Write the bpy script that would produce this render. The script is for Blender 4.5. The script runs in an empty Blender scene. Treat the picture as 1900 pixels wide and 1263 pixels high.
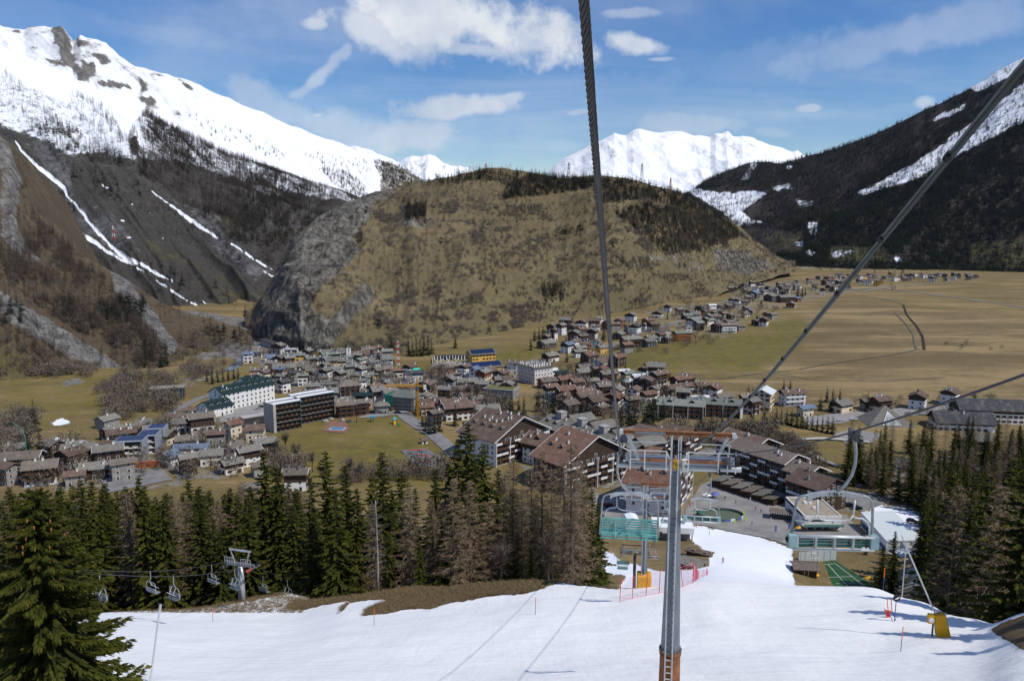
import bpy, math, random
import numpy as np
from mathutils import Vector, Matrix
from mathutils.geometry import delaunay_2d_cdt

# ---------------------------------------------------------------- camera, sky, sun, exposure
S = bpy.context.scene
F, PIT, CZ = 1455.0, math.radians(8.44), 120.0           # focal length in photo pixels, downward pitch, camera height
cp, sp = math.cos(PIT), math.sin(PIT)
cam = bpy.data.objects.new('camera', bpy.data.cameras.new('camera'))
S.collection.objects.link(cam)
cam.location = (0, 0, CZ)
cam.rotation_euler = (math.radians(90) - PIT, 0, 0)
cam.data.sensor_width = 36
cam.data.lens = 36 * F / 1900
cam.data.clip_start, cam.data.clip_end = 0.2, 40000
S.camera = cam

SUN = Vector((0.52, -0.31, 0.80)).normalized()           # towards the sun
sun = bpy.data.objects.new('sun', bpy.data.lights.new('sun', 'SUN'))
S.collection.objects.link(sun)
sun.rotation_euler = (-SUN).to_track_quat('-Z', 'Y').to_euler()
sun.data.energy = 3.9
sun.data.angle = math.radians(0.55)
sun.data.color = (1.0, 0.95, 0.87)
S.view_settings.view_transform = 'Standard'
S.view_settings.look = 'None'
S.view_settings.exposure = -0.06
S.view_settings.gamma = 1
S.view_settings.use_curve_mapping = False

W = bpy.data.worlds.new('World'); S.world = W; W.use_nodes = True


class NT:
    """tiny helper for node trees"""
    def __init__(s, tree):
        s.t = tree; s.n = tree.nodes; s.n.clear()
    def node(s, typ, **kw):
        n = s.n.new(typ)
        for k, v in kw.items():
            setattr(n, k, v)
        return n
    def put(s, sock, v):
        if isinstance(v, bpy.types.NodeSocket):
            s.t.links.new(v, sock)
        elif v is not None:
            if sock.type == 'RGBA' and len(v) == 3: v = (*v, 1)
            sock.default_value = v
    def math(s, op, a, b=0.0, c=None, clamp=False):
        n = s.node('ShaderNodeMath', operation=op, use_clamp=clamp)
        s.put(n.inputs[0], a); s.put(n.inputs[1], b)
        if c is not None: s.put(n.inputs[2], c)
        return n.outputs[0]
    def mix(s, f, a, b):
        n = s.node('ShaderNodeMix', data_type='RGBA')
        s.put(n.inputs[0], f); s.put(n.inputs[6], a); s.put(n.inputs[7], b)
        return n.outputs[2]
    def step(s, v, lo, hi):
        n = s.node('ShaderNodeMapRange', interpolation_type='SMOOTHSTEP')
        s.put(n.inputs[0], v); s.put(n.inputs[1], lo); s.put(n.inputs[2], hi)
        return n.outputs[0]
    def noise(s, vec, scale, detail=4, rough=0.55, dist=0.0):
        n = s.node('ShaderNodeTexNoise')
        s.put(n.inputs['Vector'], vec); s.put(n.inputs['Scale'], scale)
        s.put(n.inputs['Detail'], detail); s.put(n.inputs['Roughness'], rough); s.put(n.inputs['Distortion'], dist)
        return n.outputs[0]
    def mapping(s, vec, scale=(1, 1, 1), rot=(0, 0, 0)):
        n = s.node('ShaderNodeMapping')
        s.put(n.inputs[0], vec); n.inputs['Scale'].default_value = scale; n.inputs['Rotation'].default_value = rot
        return n.outputs[0]


def px_dir(x, y):
    u = (x - 950) / F; v = (631.5 - y) / F
    return np.array([u, cp + sp * v, -sp + cp * v])


def build_world():
    g = NT(W.node_tree)
    sky = g.node('ShaderNodeTexSky', sky_type='NISHITA')
    sky.sun_disc = False
    sky.sun_elevation = math.asin(SUN.z)
    sky.sun_rotation = math.atan2(SUN.x, SUN.y)
    sky.altitude = 1500; sky.air_density = 1.15; sky.dust_density = 0.15; sky.ozone_density = 2.6
    hs = g.node('ShaderNodeHueSaturation'); g.put(hs.inputs['Color'], sky.outputs[0]); hs.inputs['Saturation'].default_value = 1.42; hs.inputs['Hue'].default_value = .512
    tc = g.node('ShaderNodeTexCoord')
    sep = g.node('ShaderNodeSeparateXYZ'); g.put(sep.inputs[0], tc.outputs['Generated'])
    x, y, z = sep.outputs
    az = g.math('ARCTAN2', x, y)
    el = g.math('ARCSINE', z)
    # cloud-layer coordinates: clouds get flatter and smaller towards the horizon, the same all round
    zz = g.math('ADD', g.math('MAXIMUM', z, 0.0), 0.12)
    comb = g.node('ShaderNodeCombineXYZ')
    g.put(comb.inputs[0], g.math('DIVIDE', x, zz)); g.put(comb.inputs[1], g.math('DIVIDE', y, zz))
    lay = comb.outputs[0]
    warp = g.noise(tc.outputs['Generated'], 9, 6, 0.62)
    warp2 = g.noise(tc.outputs['Generated'], 26, 5, 0.6)
    w = g.math('ADD', g.math('SUBTRACT', warp, 0.5), g.math('MULTIPLY', g.math('SUBTRACT', warp2, 0.5), 0.55))
    total = None
    # clouds standing in this part of the sky: photo pixel of the centre, half sizes, tilt in degrees, strength
    for (cx, cy, a, b, rot, st) in [
            (830, 35, 230, 62, 8, 1.15), (700, 55, 150, 40, 12, 0.9), (960, 70, 95, 34, 4, 0.85), (585, 45, 45, 17, 0, .8), (860, 88, 120, 18, 4, .7),
            (640, 95, 26, 14, -60, .55), (612, 120, 60, 16, -46, .6), (585, 148, 70, 16, -40, .55), (555, 172, 50, 18, -30, .45),
            (850, 200, 115, 22, -4, .9), (930, 188, 55, 13, -14, .7), (520, 205, 130, 46, 18, .5), (640, 240, 150, 40, 14, .55), (770, 255, 110, 36, 0, .72),
            (590, 214, 18, 6, 0, .7), (1180, 82, 62, 20, 14, .9), (1170, 25, 70, 12, 2, .5), (1225, 110, 30, 5, 0, .5), (1300, 228, 125, 24, 2, .55), (1430, 245, 60, 14, 10, .35),
            (1500, 202, 26, 8, 0, .6), (1715, 190, 22, 16, 0, .6), (1720, 60, 260, 46, -8, .34), (1400, 120, 260, 40, -6, .16), (1075, 208, 34, 6, -8, .5),
            (300, 130, 260, 40, -8, .22), (1000, 270, 150, 16, 0, .28), (60, 20, 200, 30, 5, .15)]:
        d = px_dir(cx, cy); d = d / np.linalg.norm(d)
        a0 = math.atan2(d[0], d[1]); e0 = math.asin(d[2]); r = math.radians(-rot)
        da = g.math('MULTIPLY', g.math('SUBTRACT', az, a0), math.cos(e0)); de = g.math('SUBTRACT', el, e0)
        sa, sb = a / F, b / F
        p = g.math('ADD', g.math('MULTIPLY', da, math.cos(r) / sa), g.math('MULTIPLY', de, math.sin(r) / sa))
        q = g.math('ADD', g.math('MULTIPLY', da, -math.sin(r) / sb), g.math('MULTIPLY', de, math.cos(r) / sb))
        rr = g.math('SQRT', g.math('ADD', g.math('MULTIPLY', p, p), g.math('MULTIPLY', q, q)))
        v = g.math('ADD', g.math('SUBTRACT', 1.15, rr), g.math('MULTIPLY', w, 2.1))
        v = g.math('MULTIPLY', g.step(v, 0.0, 0.75), st)
        total = v if total is None else g.math('MAXIMUM', total, v)
    soft = g.noise(g.mapping(lay, (0.55, 0.9, 1)), 0.8, 6, 0.62, 0.4)
    thin = g.math('ADD', g.math('MULTIPLY', g.step(soft, 0.38, 0.72), 0.40), .05)
    total = g.math('MAXIMUM', total, thin)
    inner = g.noise(tc.outputs['Generated'], 14, 5, 0.6)
    cloud = g.mix(g.step(inner, 0.3, 0.7), (5.6, 6.2, 7.2, 1), (7.6, 7.9, 8.3, 1))
    col = g.mix(g.math('MULTIPLY', total, 0.9, clamp=True), hs.outputs[0], cloud)
    bg = g.node('ShaderNodeBackground'); g.put(bg.inputs[0], col); bg.inputs[1].default_value = 0.112
    out = g.node('ShaderNodeOutputWorld'); g.t.links.new(bg.outputs[0], out.inputs[0])


build_world()

# ---------------------------------------------------------------- photo pixel <-> place, ground shape
random.seed(7)
RNG = np.random.default_rng(11)


def at(x, y, Y):
    d = px_dir(x, y); t = Y / d[1]
    return np.array([d[0] * t, Y, CZ + d[2] * t])


def zy(Y, y):
    return at(950, y, Y)[2]


def topx(P):
    X, Y, Z = P[..., 0], P[..., 1], P[..., 2] - CZ
    dep = np.maximum(Y * cp - Z * sp, 0.1); up = Y * sp + Z * cp
    return 950 + F * X / dep, 631.5 - F * up / dep


def _hash(ix, iy, seed):
    h = (ix.astype(np.int64) * 374761393 + iy.astype(np.int64) * 668265263 + seed * 974634777) & 0xffffffff
    h = ((h ^ (h >> 13)) * 1274126177) & 0xffffffff
    return ((h ^ (h >> 16)) & 0xffff) / 65535.0


def vnoise(x, y, seed=0):
    ix = np.floor(x); iy = np.floor(y); fx = x - ix; fy = y - iy
    fx = fx * fx * fx * (fx * (fx * 6 - 15) + 10); fy = fy * fy * fy * (fy * (fy * 6 - 15) + 10)
    a = _hash(ix, iy, seed); b = _hash(ix + 1, iy, seed); c = _hash(ix, iy + 1, seed); d = _hash(ix + 1, iy + 1, seed)
    return (a + (b - a) * fx) * (1 - fy) + (c + (d - c) * fx) * fy


def fbm(x, y, octv=5, seed=0, ridged=False, gain=0.5):
    t = 0.0; amp = 1.0; s = 0.0
    for i in range(octv):
        n = vnoise(x * 2 ** i + 17.3 * i, y * 2 ** i - 9.1 * i, seed + i)
        n = 1 - abs(2 * n - 1) if ridged else n
        t = t + amp * n; s += amp; amp *= gain
    return t / s - 0.5


def blur(a, n, axis):
    for _ in range(n):
        p = np.concatenate([np.take(a, [0], axis), a, np.take(a, [-1], axis)], axis)
        m = a.shape[axis]
        a = 0.25 * np.take(p, range(0, m), axis) + 0.5 * np.take(p, range(1, m + 1), axis) + 0.25 * np.take(p, range(2, m + 2), axis)
    return a


# height profiles of the ground along lines of sight: photo column -> (distance, height)
def _cols():
    c = {}
    def near(z0, k): return [(3, z0 - 3 * k), (20, z0 - 20 * k)]
    def tail(x): 
        if x < 1180: return [(310, 1), (400, 0), (700, 0), (2700, 0)]
        return [(300, 2.5), (340, 1), (395, 1), (440, 6), (700, 6), (1700, 8), (2700, 10)]
    def add(x, crest, mid):
        c[x] = [(3, 109.7), (20, 110.7 - .352 * 20)] + crest + mid + tail(x)
    add(-250, [(45, 91), (70, zy(70, 1145)), (76, 80)], [(100, 66), (150, 44), (200, 25), (260, 9)])
    add(170, [(45, zy(45, 1225)), (70, zy(70, 1134)), (75, 81)], [(100, 66), (150, 43), (200, 25), (260, 8)])
    add(330, [(45, zy(45, 1235)), (70, zy(70, 1146)), (76, zy(76, 1128))], [(84, 76), (110, 62), (150, 43), (200, 25), (260, 8)])
    add(450, [(45, zy(45, 1235)), (70, zy(70, 1148)), (80, zy(80, 1112))], [(85, 77.5), (110, 63), (150, 43), (200, 25), (260, 8)])
    add(545, [(45, zy(45, 1232)), (70, zy(70, 1148)), (90, zy(90, 1092))], [(96, 71), (120, 58), (150, 43), (200, 25), (260, 8)])
    add(620, [(45, zy(45, 1230)), (72, zy(72, 1125)), (79, zy(79, 1101))], [(84, 77), (110, 62), (150, 44), (200, 25), (260, 8)])
    add(750, [(45, zy(45, 1228)), (68, zy(68, 1122)), (77, zy(77, 1086))], [(82, 79), (110, 63), (150, 44), (200, 25), (260, 8)])
    add(900, [(45, zy(45, 1224)), (66, zy(66, 1112)), (74, zy(74, 1071))], [(79, 81), (105, 66), (150, 44), (200, 25), (260, 8)])
    add(1020, [(45, zy(45, 1222)), (64, zy(64, 1105)), (72, zy(72, 1066))], [(77, 83), (105, 66), (150, 44), (200, 25), (260, 8)])
    add(1120, [(45, zy(45, 1220)), (62, zy(62, 1108)), (69, zy(69, 1077))], [(75, 82), (105, 65), (150, 44), (200, 25), (260, 8)])
    add(1200, [(45, zy(45, 1217)), (60, zy(60, 1108)), (66, zy(66, 1080))], [(73, 83), (105, 65), (150, 44), (200, 25), (260, 8)])
    add(1320, [(45, zy(45, 1210)), (60, zy(60, 1095)), (67, zy(67, 1065))], [(75, 83), (105, 66), (150, 47), (175, 37), (240, 14), (285, 3)])
    add(1450, [(45, zy(45, 1205)), (60, zy(60, 1103)), (66, zy(66, 1077))], [(74, 82), (105, 64), (150, 45), (180, 33), (230, 11), (285, 3)])
    add(1545, [(45, zy(45, 1205)), (60, zy(60, 1103)), (65, zy(65, 1083))], [(73, 81), (105, 62), (150, 42), (195, 23), (232, 5), (265, 5)])
    add(1640, [(45, zy(45, 1205)), (58, zy(58, 1110)), (64, zy(64, 1083))], [(71, 80), (105, 60), (150, 42), (195, 23), (232, 5), (265, 5)])
    add(1740, [(40, zy(40, 1230)), (50, zy(50, 1165)), (60, zy(60, 1112))], [(67, 80), (100, 61), (150, 42), (200, 25), (260, 8)])
    add(1840, [(38, zy(38, 1235)), (46, zy(46, 1188)), (55, zy(55, 1142))], [(62, 81), (100, 60), (150, 42), (200, 25), (260, 8)])
    add(1900, [(32, zy(32, 1255)), (42, zy(42, 1180)), (50, zy(50, 1126))], [(57, 84), (100, 62), (150, 43), (200, 25), (260, 8)])
    add(2150, [(32, zy(32, 1230)), (40, zy(40, 1160)), (46, zy(46, 1110))], [(54, 88), (100, 64), (150, 44), (200, 25), (260, 8)])
    return c


SG = np.linspace(-0.98, 0.98, 640)
YG = np.exp(np.linspace(math.log(3.0), math.log(2700.0), 620))


def _ground_grid():
    cols = _cols(); xs = sorted(cols)
    dy = cp + sp * (631.5 - 1090) / F
    ss = np.array([(x - 950) / F / dy for x in xs])
    Z = np.array([np.interp(YG, [p[0] for p in cols[x]], [p[1] for p in cols[x]]) for x in xs])
    G = np.empty((len(SG), len(YG)))
    for j in range(len(YG)):
        G[:, j] = np.interp(SG, ss, Z[:, j])
    G = blur(blur(G, 60, 0), 7, 1)
    X = SG[:, None] * YG[None, :]; Y = np.broadcast_to(YG, X.shape)
    near = np.clip((130 - Y) / 60, 0, 1)
    far = np.clip((Y - 330) / 300, 0, 1)
    G = G + near * (0.95 * fbm(X / 16, Y / 14, 4, 3) + 0.12 * fbm(X / 2.5, Y / 2.5, 3, 9))
    G = G + far * (6 * fbm(X / 260, Y / 260, 4, 5) * np.clip(np.abs(X) / 300 + .25, 0, 1) + 1.2 * fbm(X / 40, Y / 40, 3, 6))
    return G


GG = _ground_grid()


def H(X, Y):
    X = np.asarray(X, float); Y = np.maximum(np.asarray(Y, float), 3.01)
    fs = np.clip((X / Y - SG[0]) / (SG[1] - SG[0]), 0, len(SG) - 1.001)
    fy = np.clip((np.log(Y) - math.log(3.0)) / (math.log(2700.0) - math.log(3.0)) * (len(YG) - 1), 0, len(YG) - 1.001)
    i = fs.astype(int); j = fy.astype(int); a = fs - i; b = fy - j
    return (GG[i, j] * (1 - a) * (1 - b) + GG[i + 1, j] * a * (1 - b) + GG[i, j + 1] * (1 - a) * b + GG[i + 1, j + 1] * a * b)


_YS = np.exp(np.linspace(math.log(20), math.log(2650), 900))


def hit(x, y, ymin=20):
    """where the line of sight through photo pixel (x, y) meets the ground"""
    d = px_dir(x, y); Ys = _YS[_YS >= ymin]
    X = d[0] / d[1] * Ys; Z = CZ + d[2] / d[1] * Ys
    below = np.nonzero(Z < H(X, Ys))[0]
    if len(below) == 0: k = len(Ys) - 1; return np.array([X[k], Ys[k], float(H(X[k], Ys[k]))])
    k = below[0]; lo, hi = Ys[max(k - 1, 0)], Ys[k]
    for _ in range(18):
        m = (lo + hi) / 2
        if CZ + d[2] / d[1] * m < H(d[0] / d[1] * m, m): hi = m
        else: lo = m
    return np.array([d[0] / d[1] * hi, hi, float(H(d[0] / d[1] * hi, hi))])


def ppm(Y, y):
    """photo pixels per metre at distance Y, picture row y"""
    return F * px_dir(950, y)[1] / Y


# ---------------------------------------------------------------- objects
COL = S.collection


def tag(o, label=None, cat=None, group=None, kind=None):
    if label: o['label'] = label
    if cat: o['category'] = cat
    if group: o['group'] = group
    if kind: o['kind'] = kind
    return o


def empty(name, loc, rz=0.0, label=None, cat=None, group=None):
    o = bpy.data.objects.new(name, None); COL.objects.link(o)
    o.empty_display_size = 0.5
    o.location = loc; o.rotation_euler = (0, 0, rz)
    return tag(o, label, cat, group)


def link(name, me, parent=None, loc=None, rot=None, scale=None):
    o = bpy.data.objects.new(name, me); COL.objects.link(o)
    if parent is not None: o.parent = parent
    if loc is not None: o.location = loc
    if rot is not None: o.rotation_euler = rot
    if scale is not None: o.scale = scale
    return o


KIDS = {}


def copy_tree(o, parent=None):
    c = o.copy(); COL.objects.link(c)
    if parent is not None: c.parent = parent
    for ch in list(o.children):
        copy_tree(ch, c)
    return c


def np_mesh(name, V, Q, mats=(), smooth=False, midx=None, attrs=None):
    """mesh from numpy arrays; Q is (n,3) or (n,4)"""
    V = np.asarray(V, np.float32); Q = np.asarray(Q, np.int32)
    me = bpy.data.meshes.new(name); k = Q.shape[1]
    me.vertices.add(len(V)); me.vertices.foreach_set('co', V.ravel())
    me.loops.add(Q.size); me.loops.foreach_set('vertex_index', Q.ravel())
    me.polygons.add(len(Q)); me.polygons.foreach_set('loop_start', np.arange(0, Q.size, k, dtype=np.int32))
    if midx is not None: me.polygons.foreach_set('material_index', np.asarray(midx, np.int32))
    me.polygons.foreach_set('use_smooth', np.full(len(Q), smooth))
    for m in mats: me.materials.append(m)
    for an, (typ, dom, arr) in (attrs or {}).items():
        a = me.attributes.new(an, typ, dom)
        a.data.foreach_set('color' if 'COLOR' in typ else 'value', np.asarray(arr, np.float32).ravel())
    me.update(calc_edges=True)
    return me


class MB:
    """collects simple solids and builds ONE mesh"""
    def __init__(s): s.v = []; s.f = []; s.m = []
    def add(s, vs, fs, m=0):
        b = len(s.v); s.v += [tuple(map(float, v)) for v in vs]
        s.f += [tuple(b + i for i in f) for f in fs]; s.m += [m] * len(fs)
        return s
    def box(s, x0, x1, y0, y1, z0, z1, m=0):
        return s.add([(x0, y0, z0), (x1, y0, z0), (x1, y1, z0), (x0, y1, z0), (x0, y0, z1), (x1, y0, z1), (x1, y1, z1), (x0, y1, z1)],
                     [(0, 3, 2, 1), (4, 5, 6, 7), (0, 1, 5, 4), (1, 2, 6, 5), (2, 3, 7, 6), (3, 0, 4, 7)], m)
    def bar(s, p, q, w, h=None, m=0, up=(0, 0, 1)):
        h = h or w; p = Vector(p); q = Vector(q); d = (q - p).normalized(); up = Vector(up)
        if abs(d.dot(up)) > .98: up = Vector((1, 0, 0))
        a = d.cross(up).normalized() * w / 2; b = a.cross(d).normalized() * h / 2
        vs = [p - a - b, p + a - b, p + a + b, p - a + b, q - a - b, q + a - b, q + a + b, q - a + b]
        return s.add(vs, [(3, 2, 1, 0), (4, 5, 6, 7), (0, 1, 5, 4), (1, 2, 6, 5), (2, 3, 7, 6), (3, 0, 4, 7)], m)
    def tube(s, path, r, n=8, m=0, caps=True, closed=False):
        path = [Vector(p) for p in path]; rs = r if isinstance(r, (list, tuple)) else [r] * len(path)
        b = len(s.v); a = None; k = len(path)
        for i, p in enumerate(path):
            if closed: d = path[(i + 1) % k] - path[i - 1]
            else: d = path[min(i + 1, k - 1)] - path[max(i - 1, 0)]
            d.normalize()
            if a is None:
                a = d.orthogonal().normalized()
            else:
                a = (a - d * a.dot(d)).normalized()
            c = d.cross(a)
            for j in range(n):
                t = 2 * math.pi * j / n
                s.v.append(tuple(p + (a * math.cos(t) + c * math.sin(t)) * rs[i]))
        for i in range(k if closed else k - 1):
            for j in range(n):
                i2 = (i + 1) % k
                s.f.append((b + i * n + j, b + i * n + (j + 1) % n, b + i2 * n + (j + 1) % n, b + i2 * n + j)); s.m.append(m)
        if caps and not closed:
            s.f.append(tuple(b + j for j in reversed(range(n)))); s.m.append(m)
            s.f.append(tuple(b + (k - 1) * n + j for j in range(n))); s.m.append(m)
        return s
    def extrude(s, poly, axis, a, b, m=0):
        """closed polygon of 2D points in the plane normal to axis, from a to b"""
        n = len(poly)
        def P(p, t):
            return (t, p[0], p[1]) if axis == 'x' else (p[0], t, p[1]) if axis == 'y' else (p[0], p[1], t)
        vs = [P(p, a) for p in poly] + [P(p, b) for p in poly]
        fs = [tuple(range(n)), tuple(reversed(range(n, 2 * n)))] + [(i, (i + n), (i + 1) % n + n, (i + 1) % n) for i in range(n)]
        return s.add(vs, fs, m)
    def mesh(s, name, mats, smooth=False):
        me = bpy.data.meshes.new(name); me.from_pydata(s.v, [], s.f)
        for m in mats if isinstance(mats, (list, tuple)) else [mats]: me.materials.append(m)
        if any(s.m): me.polygons.foreach_set('material_index', s.m)
        if smooth: me.polygons.foreach_set('use_smooth', [True] * len(s.f))
        me.update(); return me
    def obj(s, name, mats, parent=None, smooth=False, loc=None, rot=None):
        return link(name, s.mesh(name, mats, smooth), parent, loc, rot)


# ---------------------------------------------------------------- materials
MATS = {}


def mat(name, col, rough=0.7, metal=0.0, var=0.25, scale=1.5, bump=0.0, bscale=None, spec=0.3, streak=None, emit=None):
    """plain procedural material: base colour broken up by noise, optional bump and streaks"""
    if name in MATS: return MATS[name]
    m = bpy.data.materials.new(name); m.use_nodes = True; g = NT(m.node_tree)
    tc = g.node('ShaderNodeTexCoord'); vec = tc.outputs['Object']
    if streak: vec2 = g.mapping(vec, streak)
    else: vec2 = vec
    n = g.noise(vec2, scale, 5, 0.6)
    oi = g.node('ShaderNodeObjectInfo')
    rnd = g.math('MULTIPLY', g.math('SUBTRACT', oi.outputs['Random'], .5), var * .6)
    f = g.math('ADD', g.step(n, 0.25, 0.75), rnd)
    dark = tuple(c * (1 - var) for c in col); light = tuple(min(1, c * (1 + var)) for c in col)
    c = g.mix(f, dark, light)
    p = g.node('ShaderNodeBsdfPrincipled'); g.put(p.inputs['Base Color'], c)
    p.inputs['Roughness'].default_value = rough; p.inputs['Metallic'].default_value = metal
    p.inputs['Specular IOR Level'].default_value = spec
    if bump:
        b = g.node('ShaderNodeBump'); b.inputs['Strength'].default_value = bump; b.inputs['Distance'].default_value = 0.05
        g.put(b.inputs['Height'], g.noise(vec2, bscale or scale * 4, 4, 0.6)); g.put(p.inputs['Normal'], b.outputs[0])
    o = g.node('ShaderNodeOutputMaterial'); g.t.links.new(p.outputs[0], o.inputs[0])
    MATS[name] = m; return m


def roof_mat(name, col, var=0.35):
    """courses of stone or tile: bands along the slope and blotches of weather"""
    if name in MATS: return MATS[name]
    m = bpy.data.materials.new(name); m.use_nodes = True; g = NT(m.node_tree)
    tc = g.node('ShaderNodeTexCoord'); vec = tc.outputs['Object']
    br = g.node('ShaderNodeTexBrick'); g.put(br.inputs['Vector'], vec)
    br.inputs['Scale'].default_value = 1.3; br.inputs['Mortar Size'].default_value = 0.03; br.inputs['Bias'].default_value = 0.0
    br.inputs['Color1'].default_value = (*[c * (1 + var) for c in col], 1); br.inputs['Color2'].default_value = (*[c * (1 - var) for c in col], 1)
    br.inputs['Mortar'].default_value = (*[c * .45 for c in col], 1)
    n = g.noise(vec, 0.35, 6, 0.7)
    lich = tuple(0.6 * c + 0.4 * k for c, k in zip(col, (.30, .27, .20)))
    c = g.mix(g.step(n, 0.45, 0.75), br.outputs[0], lich)
    oi = g.node('ShaderNodeObjectInfo')
    hs = g.node('ShaderNodeHueSaturation'); g.put(hs.inputs['Color'], c)
    g.put(hs.inputs['Value'], g.math('ADD', .8, g.math('MULTIPLY', oi.outputs['Random'], .4)))
    p = g.node('ShaderNodeBsdfPrincipled'); g.put(p.inputs['Base Color'], hs.outputs[0]); p.inputs['Roughness'].default_value = 0.75
    p.inputs['Specular IOR Level'].default_value = 0.3
    b = g.node('ShaderNodeBump'); b.inputs['Strength'].default_value = 0.5; b.inputs['Distance'].default_value = 0.06
    g.put(b.inputs['Height'], br.outputs[1]); b.invert = True
    g.put(p.inputs['Normal'], b.outputs[0])
    o = g.node('ShaderNodeOutputMaterial'); g.t.links.new(p.outputs[0], o.inputs[0])
    MATS[name] = m; return m


def terrain_mat(name, earth=((.11, .085, .05), (.20, .155, .085)), green=((.055, .062, .02), (.095, .088, .03)), rock=((.085, .083, .08), (.27, .26, .245)),
                snow=(.83, .86, .9), s=1.0, edge=0.9, bump=0.6, bd=1.5, rockscale=None, tracks=False, bands=None):
    """ground cover from the mesh attribute 'cov' (snow, rock, green) broken up by noise; s = size of the grain in 1/m"""
    m = bpy.data.materials.new(name); m.use_nodes = True; g = NT(m.node_tree)
    tc = g.node('ShaderNodeTexCoord'); vec = tc.outputs['Object']
    at_ = g.node('ShaderNodeAttribute'); at_.attribute_name = 'cov'
    sep = g.node('ShaderNodeSeparateColor'); g.put(sep.inputs[0], at_.outputs['Color'])
    n1 = g.noise(vec, 0.02 * s, 8, 0.62); n2 = g.noise(vec, 0.11 * s, 8, 0.68); n3 = g.noise(vec, 0.7 * s, 4, 0.6)
    nn = g.math('ADD', g.math('MULTIPLY', n1, .4), g.math('MULTIPLY', n2, .6))
    n0 = g.noise(vec, 0.006 * s, 6, 0.6, .4)
    e = g.mix(g.step(nn, .38, .62), *earth)
    e = g.mix(g.step(n0, .40, .60), e, g.mix(g.step(n3, .3, .7), tuple(k * .72 for k in earth[0]), tuple(k * .86 for k in earth[1])))
    if bands:           # mown and grazed strips lying along the contours
        bn = g.noise(g.mapping(vec, (.22, 1.0, 1.0), (0, 0, .12)), .022, 7, .66, .5)
        e = g.mix(g.math('MULTIPLY', g.step(bn, .48, .62), .85), e, bands[0]); e = g.mix(g.math('MULTIPLY', g.step(bn, .50, .36), .6), e, bands[1])
        ln = g.noise(g.mapping(vec, (.15, 1.6, 1.0), (0, 0, -.06)), .06, 5, .6, .8)
        e = g.mix(g.math('MULTIPLY', g.step(ln, .60, .68), .5), e, bands[1])
    gr = g.mix(g.step(n2, .35, .65), *green)
    rv = g.mapping(vec, (1, 1, .45), (0.25, 0.35, 0))
    rn = g.noise(rv, rockscale or 0.09 * s, 9, 0.72, 0.6)
    ro = g.mix(g.step(rn, .36, .64), *rock)
    vo = g.node('ShaderNodeTexVoronoi', feature='DISTANCE_TO_EDGE')       # cracks and ledges
    nz = g.node('ShaderNodeTexNoise'); g.put(nz.inputs['Vector'], vec); nz.inputs['Scale'].default_value = .05 * s; nz.inputs['Detail'].default_value = 5
    vm = g.node('ShaderNodeVectorMath', operation='MULTIPLY_ADD'); g.put(vm.inputs[0], nz.outputs['Color']); vm.inputs[1].default_value = (60 / s,) * 3; g.put(vm.inputs[2], g.mapping(vec, (1.5, 1.5, .7), (.2, .5, 0)))
    g.put(vo.inputs['Vector'], vm.outputs[0]); vo.inputs['Scale'].default_value = .055 * s
    ck = g.step(vo.outputs['Distance'], .0, .09); ro = g.mix(g.math('ADD', g.math('MULTIPLY', ck, .45), .55), tuple(k * .6 for k in rock[0]), ro)
    def cover(v, noise, k, lo=.42, hi=.58):
        return g.step(g.math('ADD', v, g.math('MULTIPLY', g.math('SUBTRACT', noise, .5), k)), lo, hi)
    c = g.mix(cover(sep.outputs[2], nn, 1.6, .3, .7), e, gr)
    c = g.mix(cover(sep.outputs[1], rn, edge * 1.6), c, ro)
    sn = g.mix(g.step(n2, .3, .7), snow, tuple(k * .95 for k in snow))
    if tracks: sn = g.mix(g.math('MULTIPLY', g.step(n1, .5, .75), .5), sn, (.72, .70, .66, 1))
    c = g.mix(cover(sep.outputs[0], g.math('ADD', g.math('MULTIPLY', n2, .55), g.math('MULTIPLY', n3, .45)), edge * 1.5, .44, .56), c, sn)
    p = g.node('ShaderNodeBsdfPrincipled'); g.put(p.inputs['Base Color'], c); p.inputs['Roughness'].default_value = 0.85
    p.inputs['Specular IOR Level'].default_value = 0.15
    b = g.node('ShaderNodeBump'); b.inputs['Strength'].default_value = bump; b.inputs['Distance'].default_value = bd
    hgt = g.math('MULTIPLY', g.math('ADD', g.math('ADD', g.math('MULTIPLY', rn, 1.5), g.math('MULTIPLY', g.math('MULTIPLY', ck, sep.outputs[1]), .4)), n2), g.math('SUBTRACT', 1.0, g.math('MULTIPLY', sep.outputs[0], .85)))
    if tracks:          # groomed and skied snow: long shallow furrows down the fall line, small lumps
        tv = g.mapping(vec, (1.6, .10, .1), (0, 0, -.12)); tv2 = g.mapping(vec, (.5, 3.2, 1), (0, 0, .5))
        k = g.math('ADD', g.math('MULTIPLY', g.noise(tv, 1.0, 5, .6, .3), .4), g.math('ADD', g.math('MULTIPLY', g.noise(vec, 1.3, 5, .65), .75), g.math('MULTIPLY', g.noise(tv2, .16, 4, .6, 1.0), 1.3)))
        hgt = g.math('ADD', hgt, g.math('MULTIPLY', k, .85))
    g.put(b.inputs['Height'], hgt); g.put(p.inputs['Normal'], b.outputs[0])
    o = g.node('ShaderNodeOutputMaterial'); g.t.links.new(p.outputs[0], o.inputs[0])
    return m


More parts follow.
